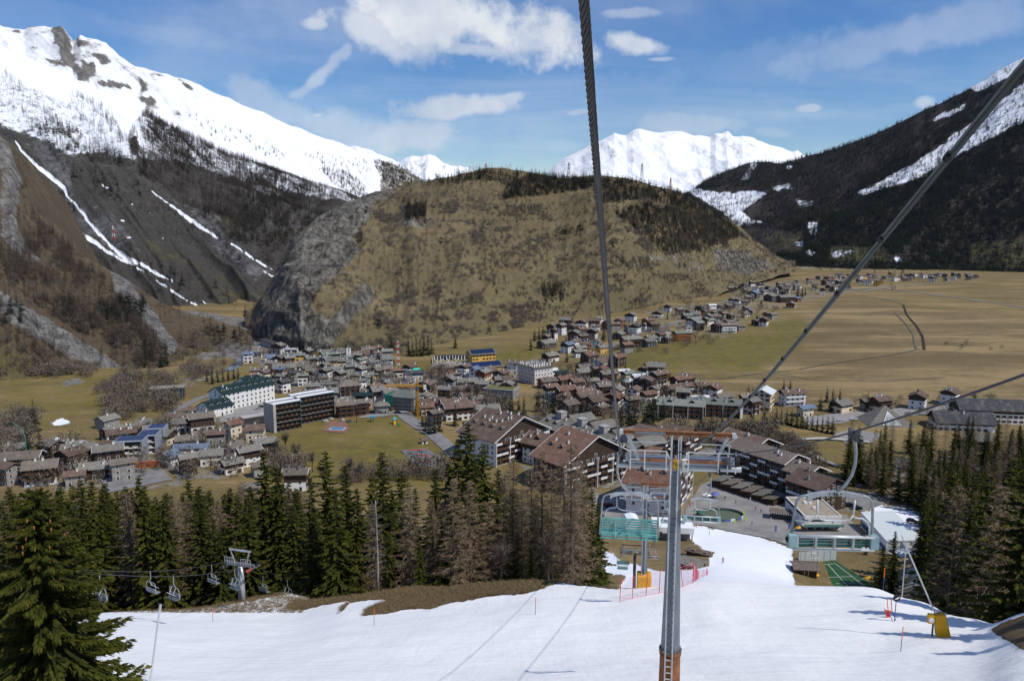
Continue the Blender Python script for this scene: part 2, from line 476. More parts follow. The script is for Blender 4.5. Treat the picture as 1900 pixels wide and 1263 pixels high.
def leaf_mat(name, dark, light, rough=0.75, trans=0.15):
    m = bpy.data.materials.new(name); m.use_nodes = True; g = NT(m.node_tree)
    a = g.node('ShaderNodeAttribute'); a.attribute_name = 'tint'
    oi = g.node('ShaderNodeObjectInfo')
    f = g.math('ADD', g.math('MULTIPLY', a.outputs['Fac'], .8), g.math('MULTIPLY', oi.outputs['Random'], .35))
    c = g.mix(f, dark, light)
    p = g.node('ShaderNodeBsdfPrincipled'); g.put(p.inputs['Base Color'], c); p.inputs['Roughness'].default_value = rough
    p.inputs['Specular IOR Level'].default_value = 0.2
    o = g.node('ShaderNodeOutputMaterial')
    if trans:
        t = g.node('ShaderNodeBsdfTranslucent'); g.put(t.inputs[0], c)
        mx = g.node('ShaderNodeMixShader'); mx.inputs[0].default_value = trans
        g.t.links.new(p.outputs[0], mx.inputs[1]); g.t.links.new(t.outputs[0], mx.inputs[2]); g.t.links.new(mx.outputs[0], o.inputs[0])
    else:
        g.t.links.new(p.outputs[0], o.inputs[0])
    MATS[name] = m; return m


def in_poly(px, py, poly):
    r = np.zeros(px.shape, bool); n = len(poly)
    for i in range(n):
        x0, y0 = poly[i]; x1, y1 = poly[(i + 1) % n]
        if y0 == y1: continue
        c = ((y0 > py) != (y1 > py)) & (px < (x1 - x0) * (py - y0) / (y1 - y0) + x0)
        r ^= c
    return r


def near_line(px, py, line, w):
    """1 inside w photo pixels of the polyline (w may vary along it), falling to 0 at 1.5 w"""
    best = np.full(px.shape, 9e9); n = len(line)
    for i in range(n - 1):
        x0, y0 = line[i][:2]; x1, y1 = line[i + 1][:2]
        w0 = line[i][2] if len(line[i]) > 2 else w; w1 = line[i + 1][2] if len(line[i + 1]) > 2 else w
        L2 = (x1 - x0) ** 2 + (y1 - y0) ** 2
        t = np.clip(((px - x0) * (x1 - x0) + (py - y0) * (y1 - y0)) / L2, 0, 1)
        d = np.hypot(px - x0 - t * (x1 - x0), py - y0 - t * (y1 - y0)) / (w0 + t * (w1 - w0))
        best = np.minimum(best, d)
    return np.clip(1.5 - best, 0, 0.5) * 2
# ---------------------------------------------------------------- the ground: ski slope in front, valley floor behind
def grid_mesh(name, P, cov, m, smooth=True, flip=False):
    a, b = P.shape[:2]
    idx = np.arange(a * b).reshape(a, b)
    Q = np.stack([idx[:-1, :-1], idx[1:, :-1], idx[1:, 1:], idx[:-1, 1:]], -1).reshape(-1, 4)
    if flip: Q = Q[:, ::-1]
    c4 = np.concatenate([cov, np.ones(cov.shape[:2] + (1,))], -1).reshape(-1, 4)
    return np_mesh(name, P.reshape(-1, 3), Q, [m], smooth, attrs={'cov': ('FLOAT_COLOR', 'POINT', c4)})


def structure(name, me, label):
    return tag(link(name, me), label, kind='structure')


def wob(px, py, a=7, l=22, seed=900):
    """ragged outlines: photo coordinates pushed about by noise"""
    n = lambda k, s: fbm(px / s, py / s, 5, seed + k, gain=.65)
    return px + 2 * a * n(0, l), py + 1.6 * a * n(1, l * .7)


PISTE = [(1110, 1100), (1150, 1092), (1165, 1066), (1120, 1062), (1120, 1020), (1160, 1045), (1230, 1062), (1285, 1055), (1320, 1050), (1322, 1030), (1300, 1010),
         (1255, 985), (1240, 975), (1300, 976), (1420, 1000), (1470, 1020), (1465, 1050), (1475, 1090), (1300, 1110)]
BANK = [(528, 1128), (545, 1112), (590, 1100), (640, 1088), (700, 1080), (760, 1078), (820, 1066), (900, 1050), (1010, 1050), (1140, 1060), (1150, 1094), (1118, 1090), (1075, 1085), (1040, 1082),
        (1012, 1088), (1008, 1092), (985, 1098), (950, 1103), (905, 1104), (880, 1112), (835, 1118), (800, 1130), (760, 1128), (720, 1138), (672, 1142),
        (680, 1128), (705, 1118), (728, 1113), (690, 1112), (650, 1118), (628, 1138), (632, 1126), (655, 1112), (600, 1122), (575, 1128), (545, 1132)]


def build_ground():
    X = SG[:, None] * YG[None, :]; Y = np.broadcast_to(YG, X.shape)
    P = np.stack([X, Y, GG], -1)
    qx, qy = topx(P)
    px, py = wob(qx, qy, 5, 26)
    snow = np.zeros(px.shape); rock = np.zeros(px.shape); green = np.zeros(px.shape)
    near = Y < 69
    # the open piste of the near slope
    edge_y = np.interp(px, [-400, 150, 330, 400, 450, 500, 560, 620, 700, 760, 900, 1010, 1100, 1900], [1133, 1133, 1134, 1128, 1120, 1110, 1100, 1085, 1075, 1070, 1062, 1062, 1060, 1060])
    crest = Y < np.interp(px, [-300, 170, 450, 545, 750, 1020, 1250, 1545, 1740, 1840, 1900], [76, 75, 85, 96, 84, 82, 82, 84, 80, 75, 60])
    snow = np.where(crest & (qy > edge_y - 2), 1.0, snow)
    bank = in_poly(px, py, BANK) & (Y < 100) & (Y > 40)
    snow = np.where(bank, 0.0, snow)
    dark_bank = in_poly(px, py, [(1838, 1166), (1870, 1150), (1960, 1120), (1960, 1235), (1900, 1205), (1862, 1186)]) & (Y < 60)
    snow = np.where(dark_bank, 0.0, snow)
    snow = np.where(in_poly(px, py, PISTE) & (Y > 60), 1.0, snow)
    for poly in ([(545, 1070), (590, 1060), (640, 1075), (640, 1100), (560, 1112), (530, 1100)], [(560, 1030), (620, 1010), (640, 1040), (590, 1060)]):
        snow = np.where(in_poly(px, py, poly) & (Y > 78) & (Y < 180), 0.8, snow)
    wood = (Y > 78) & (Y < 330) & (snow < .3)
    snow = np.where(wood, np.maximum(snow, .30 + .25 * np.clip((px - 1550) / 300, 0, 1)), snow)
    # valley: greener meadow by the slabs, straw on the big meadow to the right
    val = Y > 300
    green = np.where(val, 0.42, 0.0)
    for poly, k in [([(500, 800), (690, 770), (740, 765), (845, 850), (850, 890), (500, 880)], .62), ([(880, 660), (1010, 640), (985, 665), (930, 690), (880, 672)], .75),
                    ([(0, 700), (300, 690), (300, 740), (200, 770), (0, 790)], .55), ([(700, 690), (800, 670), (860, 655), (850, 672), (760, 690)], .8),
                    ([(1150, 640), (1500, 590), (1640, 600), (1600, 650), (1400, 690), (1150, 690)], .62), ([(1500, 560), (1900, 590), (1960, 740), (1300, 735), (1500, 650)], .12)]:
        green = np.where(in_poly(px, py, poly) & val, k, green)
    for line in ([(1480, 685, 2), (1560, 672, 2), (1640, 660, 2), (1700, 650, 2)], [(1700, 650, 3), (1715, 640, 3), (1708, 610, 4), (1680, 575, 3), (1672, 560, 2)],
                 [(1150, 690, 2), (1250, 700, 2), (1400, 690, 2)]):
        d = near_line(px, py, line, 3) * val
        rock = np.maximum(rock, d * .55)
    for poly, k in [([(310, 570), (470, 590), (520, 640), (470, 664), (380, 670), (300, 640)], .62), ([(450, 650), (560, 655), (740, 690), (880, 690), (900, 760), (740, 760), (620, 760), (500, 725)], .52), ([(0, 842), (300, 845), (480, 880), (300, 912), (0, 912)], .5), ([(330, 770), (400, 760), (480, 790), (440, 860), (330, 830)], .42), ([(1000, 690), (1150, 690), (1340, 740), (1300, 784), (1000, 785)], .45), ([(870, 800), (1010, 780), (1160, 870), (1250, 965), (1100, 960), (1000, 900)], .5), ([(1190, 570), (1290, 560), (1380, 600), (1360, 630), (1200, 615)], .42), ([(1340, 528), (1560, 512), (1600, 540), (1480, 565), (1360, 600)], .42), ([(1240, 840), (1350, 820), (1560, 900), (1600, 960), (1500, 960), (1350, 880)], .55), ([(1560, 880), (1620, 850), (1960, 830), (1960, 1000), (1740, 990), (1600, 930)], .5), ([(100, 712), (140, 700), (170, 708), (120, 718)], .7), ([(330, 690), (380, 680), (420, 690), (360, 720), (310, 730)], .45)]:
        rock = np.where(in_poly(px, py, poly) & val, k, rock)
    for poly in ([(84, 784), (120, 776), (150, 786), (100, 790)], [(92, 814), (110, 810), (130, 815), (100, 820)], [(1640, 940), (1720, 965), (1720, 975), (1630, 950)],
                 [(1555, 905), (1590, 915), (1720, 985), (1690, 985)]):
        snow = np.where(in_poly(px, py, poly) & (Y > 250), .9, snow)
    snow = np.where((Y > 1450) & (px > 1480) & (py < 500), .42, snow)
    green = blur(blur(green, 14, 0), 14, 1); snow = blur(blur(snow, 1, 0), 1, 1); rock = blur(blur(rock, 2, 0), 2, 1)
    cov = np.stack([snow, rock, green], -1)
    k = int(np.searchsorted(YG, 118))
    near_m = terrain_mat('slope_cover', earth=((.085, .057, .03), (.175, .12, .066)), s=4.0, edge=.55, bump=.45, bd=.25, snow=(.85, .855, .845), tracks=True)
    far_m = terrain_mat('valley_cover', earth=((.15, .11, .052), (.275, .205, .095)), green=((.10, .088, .022), (.185, .147, .038)), s=1.2, bump=.5, bd=.8, bands=((.31, .222, .108), (.125, .095, .042)))
    structure('snow_slope', grid_mesh('snow_slope', P[:, :k + 1], cov[:, :k + 1], near_m), 'open white ski slope falling away below the chairlift')
    structure('valley_ground', grid_mesh('valley_ground', P[:, k:], cov[:, k:], far_m), 'valley floor of brown and green meadows around the village')


build_ground()



# ---------------------------------------------------------------- mountains as surfaces lofted between a foot line and a crest line


def lineup(pts, x):
    xs = [p[0] for p in pts]
    return [np.interp(x, xs, [p[k] for p in pts]) for k in range(1, len(pts[0]))]


class Loft:
    """foot: (px, py, Y) points, Y None = where that pixel meets the flat ground; crest: (px, py, Y)"""
    def __init__(s, x0, x1, foot, crest, nu, nv, power, rib, detail, seed, back=((120, -40), (400, -200)), rock_rough=None, ground=0.0, bulge=0.0, riblen=1.0, shear=0.0):
        x = np.linspace(x0, x1, nu)
        fo = []
        for p in foot:
            Y = p[2]
            if Y is None:
                d = px_dir(p[0], p[1]); Y = (ground - CZ) / d[2] * d[1]
            fo.append((p[0], *at(p[0], p[1], Y)))
        cr = [(p[0], *at(p[0], p[1], p[2])) for p in crest]
        fx, fyy, fz = lineup(fo, x); fz = fz - 9; cx, cy, cz = lineup(cr, x)
        pw = np.interp(x, *zip(*power)) if not isinstance(power, (int, float)) else np.full(nu, power)
        t = np.linspace(0, 1, nv)[:, None]
        P = np.empty((nv, nu, 3))
        P[..., 0] = fx + (cx - fx) * t; P[..., 1] = fyy + (cy - fyy) * t
        P[..., 2] = fz + (cz - fz) * (t ** pw)
        P[..., 2] += bulge * np.sin(math.pi * t)
        env = np.clip(t / .12, 0, 1) * (1 - .8 * t ** 4) * np.ones((1, nu))
        X, Y = P[..., 0], P[..., 1]
        lam, amp = rib
        # ribs and gullies run down the slope: noise squeezed along the contour
        ub = np.linspace(0, (x1 - x0) / 100, nu)[None, :] * np.ones((nv, 1))
        r = fbm((ub + shear * t) * lam + .35 * fbm(X / 300, Y / 300, 3, seed + 5), t * riblen * np.ones((1, nu)), 5, seed, True)
        P[..., 2] += amp * r * env
        lam2, amp2 = detail
        nz = fbm(X / lam2, (Y + P[..., 2]) / lam2, 6, seed + 31, gain=.55)
        P[..., 2] += amp2 * nz * (0.25 + .75 * env)
        s.t = t * np.ones((1, nu)); s.rn = r
        if rock_rough is not None:
            px, py = topx(P)
            k = rock_rough[0](px, py)[..., None] * rock_rough[1]
            n3 = fbm(X / 28, P[..., 2] / 22, 5, seed + 50, True, .6)[..., None] + .6 * fbm(X / 90, P[..., 2] / 60, 4, seed + 51)[..., None]
            P += k * n3 * np.array([0.3, -1, .35])
        s.front = P.copy()
        rows = [P]
        for dy, dz in back:
            b = P[-1:].copy(); b[..., 1] += dy; b[..., 2] += dz + amp2 * .3 * fbm(b[..., 0] / lam2, b[..., 1] / lam2, 4, seed + 77); rows.append(b)
        s.P = np.concatenate(rows, 0)
        s.px, s.py = topx(s.P)

    def scatter(s, n, dens, seed, tmin=0.0):
        """n random points on the front surface with density per square metre proportional to dens(px, py)"""
        r = np.random.default_rng(seed); P = s.front
        e1 = P[:-1, 1:] - P[:-1, :-1]; e2 = P[1:, :-1] - P[:-1, :-1]
        A = np.linalg.norm(np.cross(e1, e2), axis=-1)
        px, py = topx(P[:-1, :-1]); w = A * dens(px, py) * (s.t[:-1, :-1] >= tmin)
        c = np.cumsum(w.ravel()); 
        if c[-1] <= 0: return np.zeros((0, 3))
        k = np.searchsorted(c, r.random(n) * c[-1]); i, j = np.unravel_index(np.minimum(k, w.size - 1), w.shape)
        a, b = r.random((2, n, 1))
        return P[i, j] * (1 - a) * (1 - b) + P[i + 1, j] * a * (1 - b) + P[i, j + 1] * (1 - a) * b + P[i + 1, j + 1] * a * b


def polys_val(px, py, base, items):
    v = np.full(px.shape, float(base))
    for poly, k in items: v = np.where(in_poly(px, py, poly), k, v)
    return v


# --- the grassy hill with its cliff, middle of the valley
HILL_ROCK = [(440, 625), (462, 600), (480, 565), (505, 530), (520, 490), (540, 445), (590, 400), (640, 372), (700, 350), (745, 348), (700, 375), (690, 400), (672, 425), (655, 445), (665, 470), (640, 500), (600, 530), (575, 570), (610, 600),
             (650, 545), (690, 520), (700, 545), (660, 590), (620, 640), (600, 665), (480, 660)]
hill_rock = lambda px, py: in_poly(*wob(px, py, 6, 30), HILL_ROCK).astype(float)
hill = Loft(455, 1475,
            [(455, 612, None), (470, 628, None), (500, 642, None), (560, 652, None), (640, 655, None), (760, 655, None), (830, 642, None), (900, 628, None), (980, 608, None), (1060, 592, None), (1150, 583, None), (1220, 574, None), (1280, 561, None), (1335, 537, 1260), (1390, 516, 1440), (1450, 502, 1640), (1475, 500, 1700)],
            [(455, 606, 985), (470, 592, 985), (490, 556, 980), (508, 520, 990), (525, 478, 1000), (545, 442, 1020), (575, 415, 1050), (600, 398, 1090), (640, 376, 1130), (690, 358, 1200), (740, 344, 1260), (800, 334, 1290), (880, 320, 1320), (905, 316, 1325), (940, 316, 1330), (970, 323, 1340), (1000, 331, 1345), (1035, 338, 1350), (1065, 333, 1340), (1095, 326, 1330), (1130, 326, 1320), (1180, 334, 1330),
             (1240, 349, 1360), (1290, 368, 1440), (1335, 402, 1540), (1370, 424, 1660), (1410, 455, 1800), (1450, 488, 1960), (1475, 498, 2060)],
            460, 250, [(455, .35), (520, .42), (620, .6), (700, .8), (900, .95), (1475, 1.0)], (.7, 40), (190, 60), 3, back=((60, -25), (220, -110), (380, -260)),
            rock_rough=(hill_rock, 17))


def cover_loft(name, L, snow, rock, green, m, label, soft=8, sharp=None):
    cov = np.stack([snow, rock, green], -1)
    cov = blur(blur(cov, soft, 0), soft, 1)
    if sharp is not None: cov[..., 0] = np.maximum(cov[..., 0], blur(blur(sharp, 1, 0), 1, 1))
    structure(name, grid_mesh(name, L.P, cov, m, flip=True), label)


def build_hill():
    px, py = wob(hill.px, hill.py, 6, 30)
    rock = hill_rock(px, py) * .95
    rock = np.maximum(rock, polys_val(px, py, .12, [([(720, 405), (790, 400), (830, 420), (740, 425)], .5), ([(1190, 480), (1240, 465), (1290, 470), (1330, 520), (1240, 500)], .45), ([(1320, 460), (1370, 462), (1420, 480), (1440, 495), (1380, 510), (1330, 500)], .72)]))
    top = np.clip((345 + np.abs(px - 950) * .1 - py) / 50, 0, 1)
    rock = np.maximum(rock, .32 * top)
    green = polys_val(px, py, .28, [([(1180, 430), (1400, 470), (1400, 560), (1100, 600), (900, 640), (850, 560)], .4), ([(620, 640), (700, 600), (900, 600), (900, 640), (700, 660)], .45)])
    green = np.maximum(green, .4 * top)
    m = terrain_mat('hill_cover', earth=((.108, .086, .048), (.215, .166, .088)), green=((.092, .086, .038), (.15, .13, .055)), rock=((.045, .041, .034), (.215, .20, .168)), s=.9, edge=1.0, bump=.8, bd=2.0)
    cover_loft('hill', hill, np.zeros(px.shape), rock, green, m, 'steep brown grassy hill with a grey cliff in the middle of the valley')


build_hill()

# --- left side: near foothills (C), the big forested slope (B), the snow ridge behind it (A)
C_ROCK = [([(0, 250), (22, 275), (40, 330), (30, 420), (60, 470), (100, 500), (40, 480), (0, 440)], .6), ([(205, 500), (235, 515), (270, 560), (300, 605), (332, 640), (300, 632), (262, 590), (235, 560), (210, 540)], .85),
          ([(0, 540), (60, 575), (130, 620), (190, 655), (240, 690), (180, 690), (90, 640), (0, 590)], .75), ([(300, 610), (330, 640), (320, 660), (290, 640)], .7), ([(395, 600), (440, 615), (470, 640), (420, 640)], .35)]
cfoot = [(-160, 735, None), (0, 716, None), (100, 700, None), (200, 694, None), (300, 700, None), (350, 690, None), (430, 667, None), (480, 655, None), (500, 645, 790)]
ccrest = [(-160, 170, 1100), (0, 252, 1000), (22, 276, 985), (45, 335, 960), (75, 398, 940), (110, 442, 920), (150, 468, 900), (200, 498, 885), (250, 530, 880), (300, 562, 875), (350, 580, 875), (400, 590, 875), (440, 602, 865), (470, 622, 850), (490, 642, 830), (500, 652, 822)]
foothill = Loft(-160, 500, cfoot, ccrest, 380, 240, [(-160, .95), (100, .9), (500, .8)], (1.2, 22), (100, 26), 21, back=((30, -12), (110, -60), (200, -170)), rock_rough=(lambda a, b: polys_val(a, b, 0, C_ROCK), 6))
bfoot = [(-160, 640, 1010), (300, 640, 1010), (460, 606, 1040), (530, 560, 1200), (640, 480, 1500), (780, 440, 1900)]
bcrest = [(-160, 20, 2250), (0, 84, 2350), (100, 128, 2400), (180, 166, 2450), (255, 192, 2500), (300, 226, 2550), (350, 252, 2600), (420, 284, 2700), (500, 308, 2800), (560, 330, 2900), (620, 350, 3050), (660, 366, 3200), (700, 386, 3400), (780, 430, 3600)]
slope_b = Loft(-160, 780, bfoot, bcrest, 560, 330, [(-160, 1.05), (780, 1.0)], (1.5, 55), (200, 50), 41, back=((150, -60), (500, -400)), riblen=.8, shear=4.6)
SNOW_B = [(-200, -60), (-80, -20), (0, 60), (276, 200), (262, 225), (240, 262), (250, 293), (200, 288), (188, 283), (118, 286), (67, 257), (0, 236), (-200, 200)]
SNOW_B2 = [(0, 150), (60, 160), (130, 190), (180, 230), (240, 262), (250, 293), (188, 285), (118, 288), (67, 258), (0, 237), (-160, 200), (-160, 100)]
GULLY = [[(28, 262, 3), (45, 285, 4), (72, 312, 5), (100, 332, 6), (118, 348, 6), (126, 366, 3), (140, 380, 3), (155, 396, 5), (165, 412, 4), (186, 436, 4), (212, 462, 5), (240, 482, 6), (262, 490, 4), (290, 508, 4), (320, 522, 3)],
         [(68, 368, 2), (82, 384, 4), (100, 400, 4), (125, 416, 5), (150, 432, 6), (170, 446, 6), (196, 464, 4), (222, 480, 4), (250, 494, 3), (270, 506, 2)],
         [(290, 520, 2), (320, 540, 3), (345, 556, 2), (372, 570, 4), (400, 580, 3), (420, 590, 4), (458, 606, 3)], [(370, 555, 2), (410, 578, 3), (440, 596, 3), (458, 604, 2)],
         [(280, 354, 1.5), (302, 370, 2), (322, 384, 3), (345, 402, 5), (370, 420, 5), (405, 442, 3)], [(428, 452, 2), (450, 466, 2.5), (470, 480, 2.5), (505, 500, 2)], [(470, 492, 2), (508, 514, 2)],
         [(180, 338, 2), (205, 352, 1.5)], [(238, 376, 1.5), (248, 380, 1.5)], [(225, 408, 1.5), (232, 411, 1.5)], [(278, 396, 1.5), (286, 400, 1.5)], [(236, 441, 2), (242, 441, 2)], [(300, 442, 2), (306, 445, 2)]]
B_TREES = [([(276, 202), (300, 212), (330, 236), (400, 268), (470, 300), (540, 328), (640, 362), (700, 390), (700, 420), (600, 420), (540, 440), (490, 470), (420, 440), (360, 390), (300, 350), (240, 312), (160, 300), (120, 285), (190, 290), (250, 292), (236, 262), (249, 230)], 1.0),
           ([(130, 175), (190, 195), (240, 262), (200, 275), (160, 240), (125, 205)], .34), ([(40, 215), (120, 230), (200, 275), (250, 296), (120, 290), (60, 262)], .5), ([(0, 130), (60, 165), (120, 225), (30, 220), (0, 200)], .2),
           ([(440, 440), (520, 420), (620, 380), (680, 400), (560, 470), (500, 500)], .9), ([(110, 300), (300, 350), (420, 440), (470, 490), (380, 470), (250, 400), (150, 350)], .30), ([(100, 350), (260, 470), (440, 580), (470, 620), (380, 600), (250, 520), (120, 430), (60, 360)], .30),
           ([(240, 470), (480, 560), (480, 610), (420, 590), (300, 530)], .12)]


def build_left():
    L = slope_b; px, py = wob(L.px, L.py, 6, 22)
    snow = in_poly(px, py, SNOW_B).astype(float)
    snow = np.where(in_poly(px, py, SNOW_B2), .56, snow)
    for poly, k in [([(365, 262), (385, 266), (402, 284), (390, 290), (372, 282)], .8), ([(468, 346), (500, 343), (528, 352), (520, 366), (490, 362)], .9), ([(236, 232), (254, 228), (262, 262), (286, 275), (262, 272)], .95),
                    ([(540, 310), (600, 340), (650, 362), (700, 400), (600, 355)], .55), ([(100, 285), (250, 292), (270, 300), (200, 300)], .45), ([(290, 250), (330, 258), (330, 280), (300, 270)], .5)]:
        snow = np.where(in_poly(px, py, poly), k, snow)
    gx, gy = wob(L.px, L.py, 3.2, 9)
    snow = np.where(in_poly(px, py, [(262, 225), (276, 203), (330, 236), (400, 270), (480, 306), (600, 345), (660, 370), (600, 372), (500, 350), (420, 330), (330, 300), (250, 296)]), np.maximum(snow, .5), snow)
    sh = np.zeros(px.shape)
    for ln in GULLY: sh = np.maximum(sh, near_line(gx, gy, [(a[0], a[1], a[2] * .55) for a in ln], 3))
    rock = polys_val(px, py, .30, [([(-100, 0), (0, 60), (276, 200), (250, 296), (0, 240), (-100, 200)], .0), ([(60, 262), (120, 300), (135, 370), (180, 420), (200, 440), (165, 410), (120, 350), (80, 300)], .95), ([(170, 380), (210, 400), (260, 470), (240, 480), (190, 430)], .7), ([(80, 330), (160, 400), (220, 470), (150, 430), (90, 390)], .6), ([(360, 400), (430, 450), (505, 510), (480, 520), (400, 460)], .6), ([(300, 360), (420, 400), (400, 430)], .55)])
    rock = np.where(in_poly(px, py, SNOW_B2), .6, rock)
    green = polys_val(px, py, .15, [([(250, 420), (500, 560), (470, 590), (300, 500)], .45), ([(400, 400), (480, 400), (480, 440), (430, 450)], .45)])
    m = terrain_mat('left_slope_cover', earth=((.046, .043, .038), (.10, .09, .077)), green=((.06, .055, .028), (.10, .086, .045)), rock=((.05, .05, .05), (.165, .16, .155)), s=.42, edge=.75, bump=.8, bd=5)
    cover_loft('left_mountain', L, snow, rock, green, m, 'forested mountain slope with snow gullies on the left of the valley', 13, sh)
    L = foothill; px, py = wob(L.px, L.py, 7, 26)
    rock = polys_val(px, py, .22, C_ROCK)
    green = polys_val(px, py, .25, [([(0, 640), (150, 690), (300, 690), (300, 720), (0, 720)], .6), ([(320, 650), (480, 640), (430, 670), (340, 700)], .5)])
    m = terrain_mat('foothill_cover', earth=((.075, .055, .036), (.14, .105, .063)), green=((.075, .07, .03), (.12, .105, .04)), rock=((.075, .072, .068), (.23, .22, .205)), s=1.0, edge=.8, bump=.7, bd=2)
    cover_loft('foothill', L, np.zeros(px.shape), rock, green, m, 'rocky larch covered foothill at the left edge of the valley', 5)


build_left()

afoot = [(-160, 170, 2700), (0, 180, 2750), (260, 270, 2950), (400, 350, 3050), (600, 430, 3400), (700, 470, 3700), (900, 520, 4200)]
acrest = [(-160, 0, 3400), (-60, 28, 3400), (0, 47, 3400), (25, 54, 3400), (45, 58, 3400), (60, 52, 3400), (100, 52, 3400), (110, 50, 3400), (117, 52, 3400), (124, 72, 3400), (134, 80, 3420), (142, 72, 3420), (150, 66, 3420), (160, 72, 3430), (175, 73, 3440), (195, 80, 3450), (210, 92, 3460), (222, 106, 3470), (250, 124, 3500), (270, 127, 3520), (310, 138, 3600), (340, 146, 3650), (370, 156, 3700), (400, 174, 3760), (438, 191, 3800), (490, 214, 3900), (540, 232, 4000), (600, 254, 4200), (640, 269, 4300), (690, 287, 4400), (740, 305, 4500), (780, 332, 4600), (830, 352, 4700), (900, 380, 4800)]
ridge_a = Loft(-160, 900, afoot, acrest, 480, 150, 1.0, (1.6, 70), (260, 110), 61, back=((200, -100), (700, -500)), riblen=.8, shear=2.0)
A_ROCK = [[(92, 54), (118, 48), (128, 72), (136, 95), (122, 100), (104, 86)], [(20, 60), (40, 56), (34, 66)], [(104, 95), (130, 96), (150, 128), (176, 160), (150, 150), (120, 122)], [(170, 100), (192, 100), (205, 116), (190, 122)], [(138, 84), (150, 66), (162, 80), (150, 86)], [(125, 95), (140, 98), (133, 112), (124, 110)], [(148, 110), (175, 116), (183, 128), (165, 145), (150, 130)], [(66, 105), (90, 106), (120, 120), (130, 138), (110, 125), (80, 112)],
          [(174, 152), (198, 146), (240, 155), (246, 168), (210, 166)], [(258, 150), (270, 145), (276, 165), (258, 176)], [(252, 180), (280, 178), (292, 194), (270, 198)], [(280, 136), (318, 140), (312, 146)], [(330, 145), (350, 155), (368, 180), (375, 190), (355, 172)], [(316, 208), (350, 212), (360, 218), (330, 216)], [(380, 190), (400, 210), (408, 222), (392, 208)], [(410, 226), (440, 240), (450, 248), (425, 240)]]


def build_ridge():
    L = ridge_a; px, py = wob(L.px, L.py, 4, 14)
    snow = np.full(px.shape, 1.0)
    rock = np.full(px.shape, .5)
    rk = np.clip((fbm(px / 34 + py / 30, py / 13 - px / 60, 5, 71, True) - .06) / .12, 0, 1) * np.clip((470 - px) / 160, 0, 1); snow = snow - .48 * rk; rock = np.maximum(rock, .9 * rk)
    qx, qy = wob(L.px, L.py, 9, 9, 955)
    for p in A_ROCK: snow = np.where(in_poly(qx, qy, p), .36, snow); rock = np.where(in_poly(qx, qy, p), 1, rock)
    for p, k in [([(700, 290), (740, 305), (790, 335), (790, 380), (700, 360), (705, 320)], .45), ([(590, 315), (640, 320), (670, 340), (680, 370), (640, 360)], .6)]:
        snow = np.where(in_poly(px, py, p), k, snow)
    m = terrain_mat('ridge_cover', rock=((.10, .095, .09), (.24, .22, .2)), s=.35, edge=.5, bump=.7, bd=9, snow=(.80, .815, .835))
    cover_loft('snow_ridge', L, snow, rock, np.zeros(px.shape), m, 'white snow covered mountain ridge with rocky peaks at upper left', 4)


build_ridge()

# --- right mountain, with the wooded spur and the snowy pass at its far left
rfoot = [(1215, 440, 2500), (1300, 450, 2500), (1350, 462, 2500), (1400, 486, 2300), (1450, 500, 2100), (1520, 502, 2000), (1600, 500, 1950), (1700, 506, 1900), (1800, 512, 1850), (1900, 516, 1800), (2080, 520, 1750)]
rcrest = [(1215, 378, 4200), (1262, 362, 4200), (1290, 350, 4200), (1310, 337, 4200), (1345, 318, 4200), (1390, 303, 4200), (1420, 299, 4100), (1450, 303, 3950), (1480, 296, 3800), (1510, 289, 3700), (1550, 278, 3550), (1600, 261, 3400), (1650, 240, 3300), (1700, 214, 3200), (1750, 190, 3150), (1800, 164, 3100), (1830, 146, 3080), (1850, 132, 3060), (1870, 122, 3050), (1900, 107, 3020), (1960, 72, 3000), (2080, 10, 2950)]
right_m = Loft(1215, 2080, rfoot, rcrest, 520, 330, [(1215, .9), (1400, 1.0), (2080, 1.08)], (1.0, 34), (230, 60), 81, back=((150, -60), (500, -400)), riblen=.8, shear=-4.4)
R_SNOW = [([(1590, 356), (1640, 335), (1700, 300), (1760, 258), (1830, 205), (1900, 150), (1990, 90), (2080, 40), (2080, 120), (1990, 180), (1900, 228), (1830, 262), (1760, 300), (1700, 334), (1650, 350), (1600, 364)], .64),
          ([(1790, 165), (1850, 126), (1960, 60), (2080, 0), (2080, 60), (1960, 108), (1880, 142), (1810, 172)], .7), ([(1720, 225), (1760, 205), (1800, 186), (1790, 200), (1740, 228)], .6), ([(1560, 350), (1600, 352), (1640, 340), (1700, 318), (1640, 352)], .5),
          ([(1262, 350), (1300, 350), (1345, 357), (1400, 352), (1428, 356), (1405, 372), (1380, 392), (1398, 408), (1425, 414), (1370, 420), (1335, 392), (1300, 374)], .66), ([(1375, 332), (1398, 303), (1410, 305), (1390, 332)], .95), ([(1460, 304), (1474, 308), (1468, 314), (1458, 310)], .8),
          ([(1425, 345), (1470, 340), (1476, 352), (1440, 356)], .5), ([(1470, 368), (1510, 372), (1514, 380), (1480, 384)], .48), ([(1495, 414), (1520, 410), (1516, 436), (1500, 440)], .55), ([(1476, 446), (1490, 448), (1488, 458), (1474, 456)], .8), ([(1500, 462), (1515, 468), (1508, 476), (1496, 470)], .8),
          ([(1540, 462), (1600, 466), (1560, 482), (1540, 476)], .5), ([(1660, 474), (1680, 476), (1676, 486), (1662, 484)], .75), ([(1772, 346), (1790, 345), (1788, 352)], .8), ([(1640, 390), (1660, 386), (1650, 394)], .6)]
R_BARE = [([(1262, 350), (1330, 358), (1300, 376)], .05), ([(1330, 420), (1400, 424), (1490, 430), (1490, 470), (1400, 470)], .08), ([(1262, 350), (1430, 352), (1400, 412), (1330, 392)], .22), ([(1540, 455), (1650, 462), (1660, 486), (1540, 486)], .2), ([(1800, 450), (1960, 430), (1960, 500), (1800, 496)], .3)]


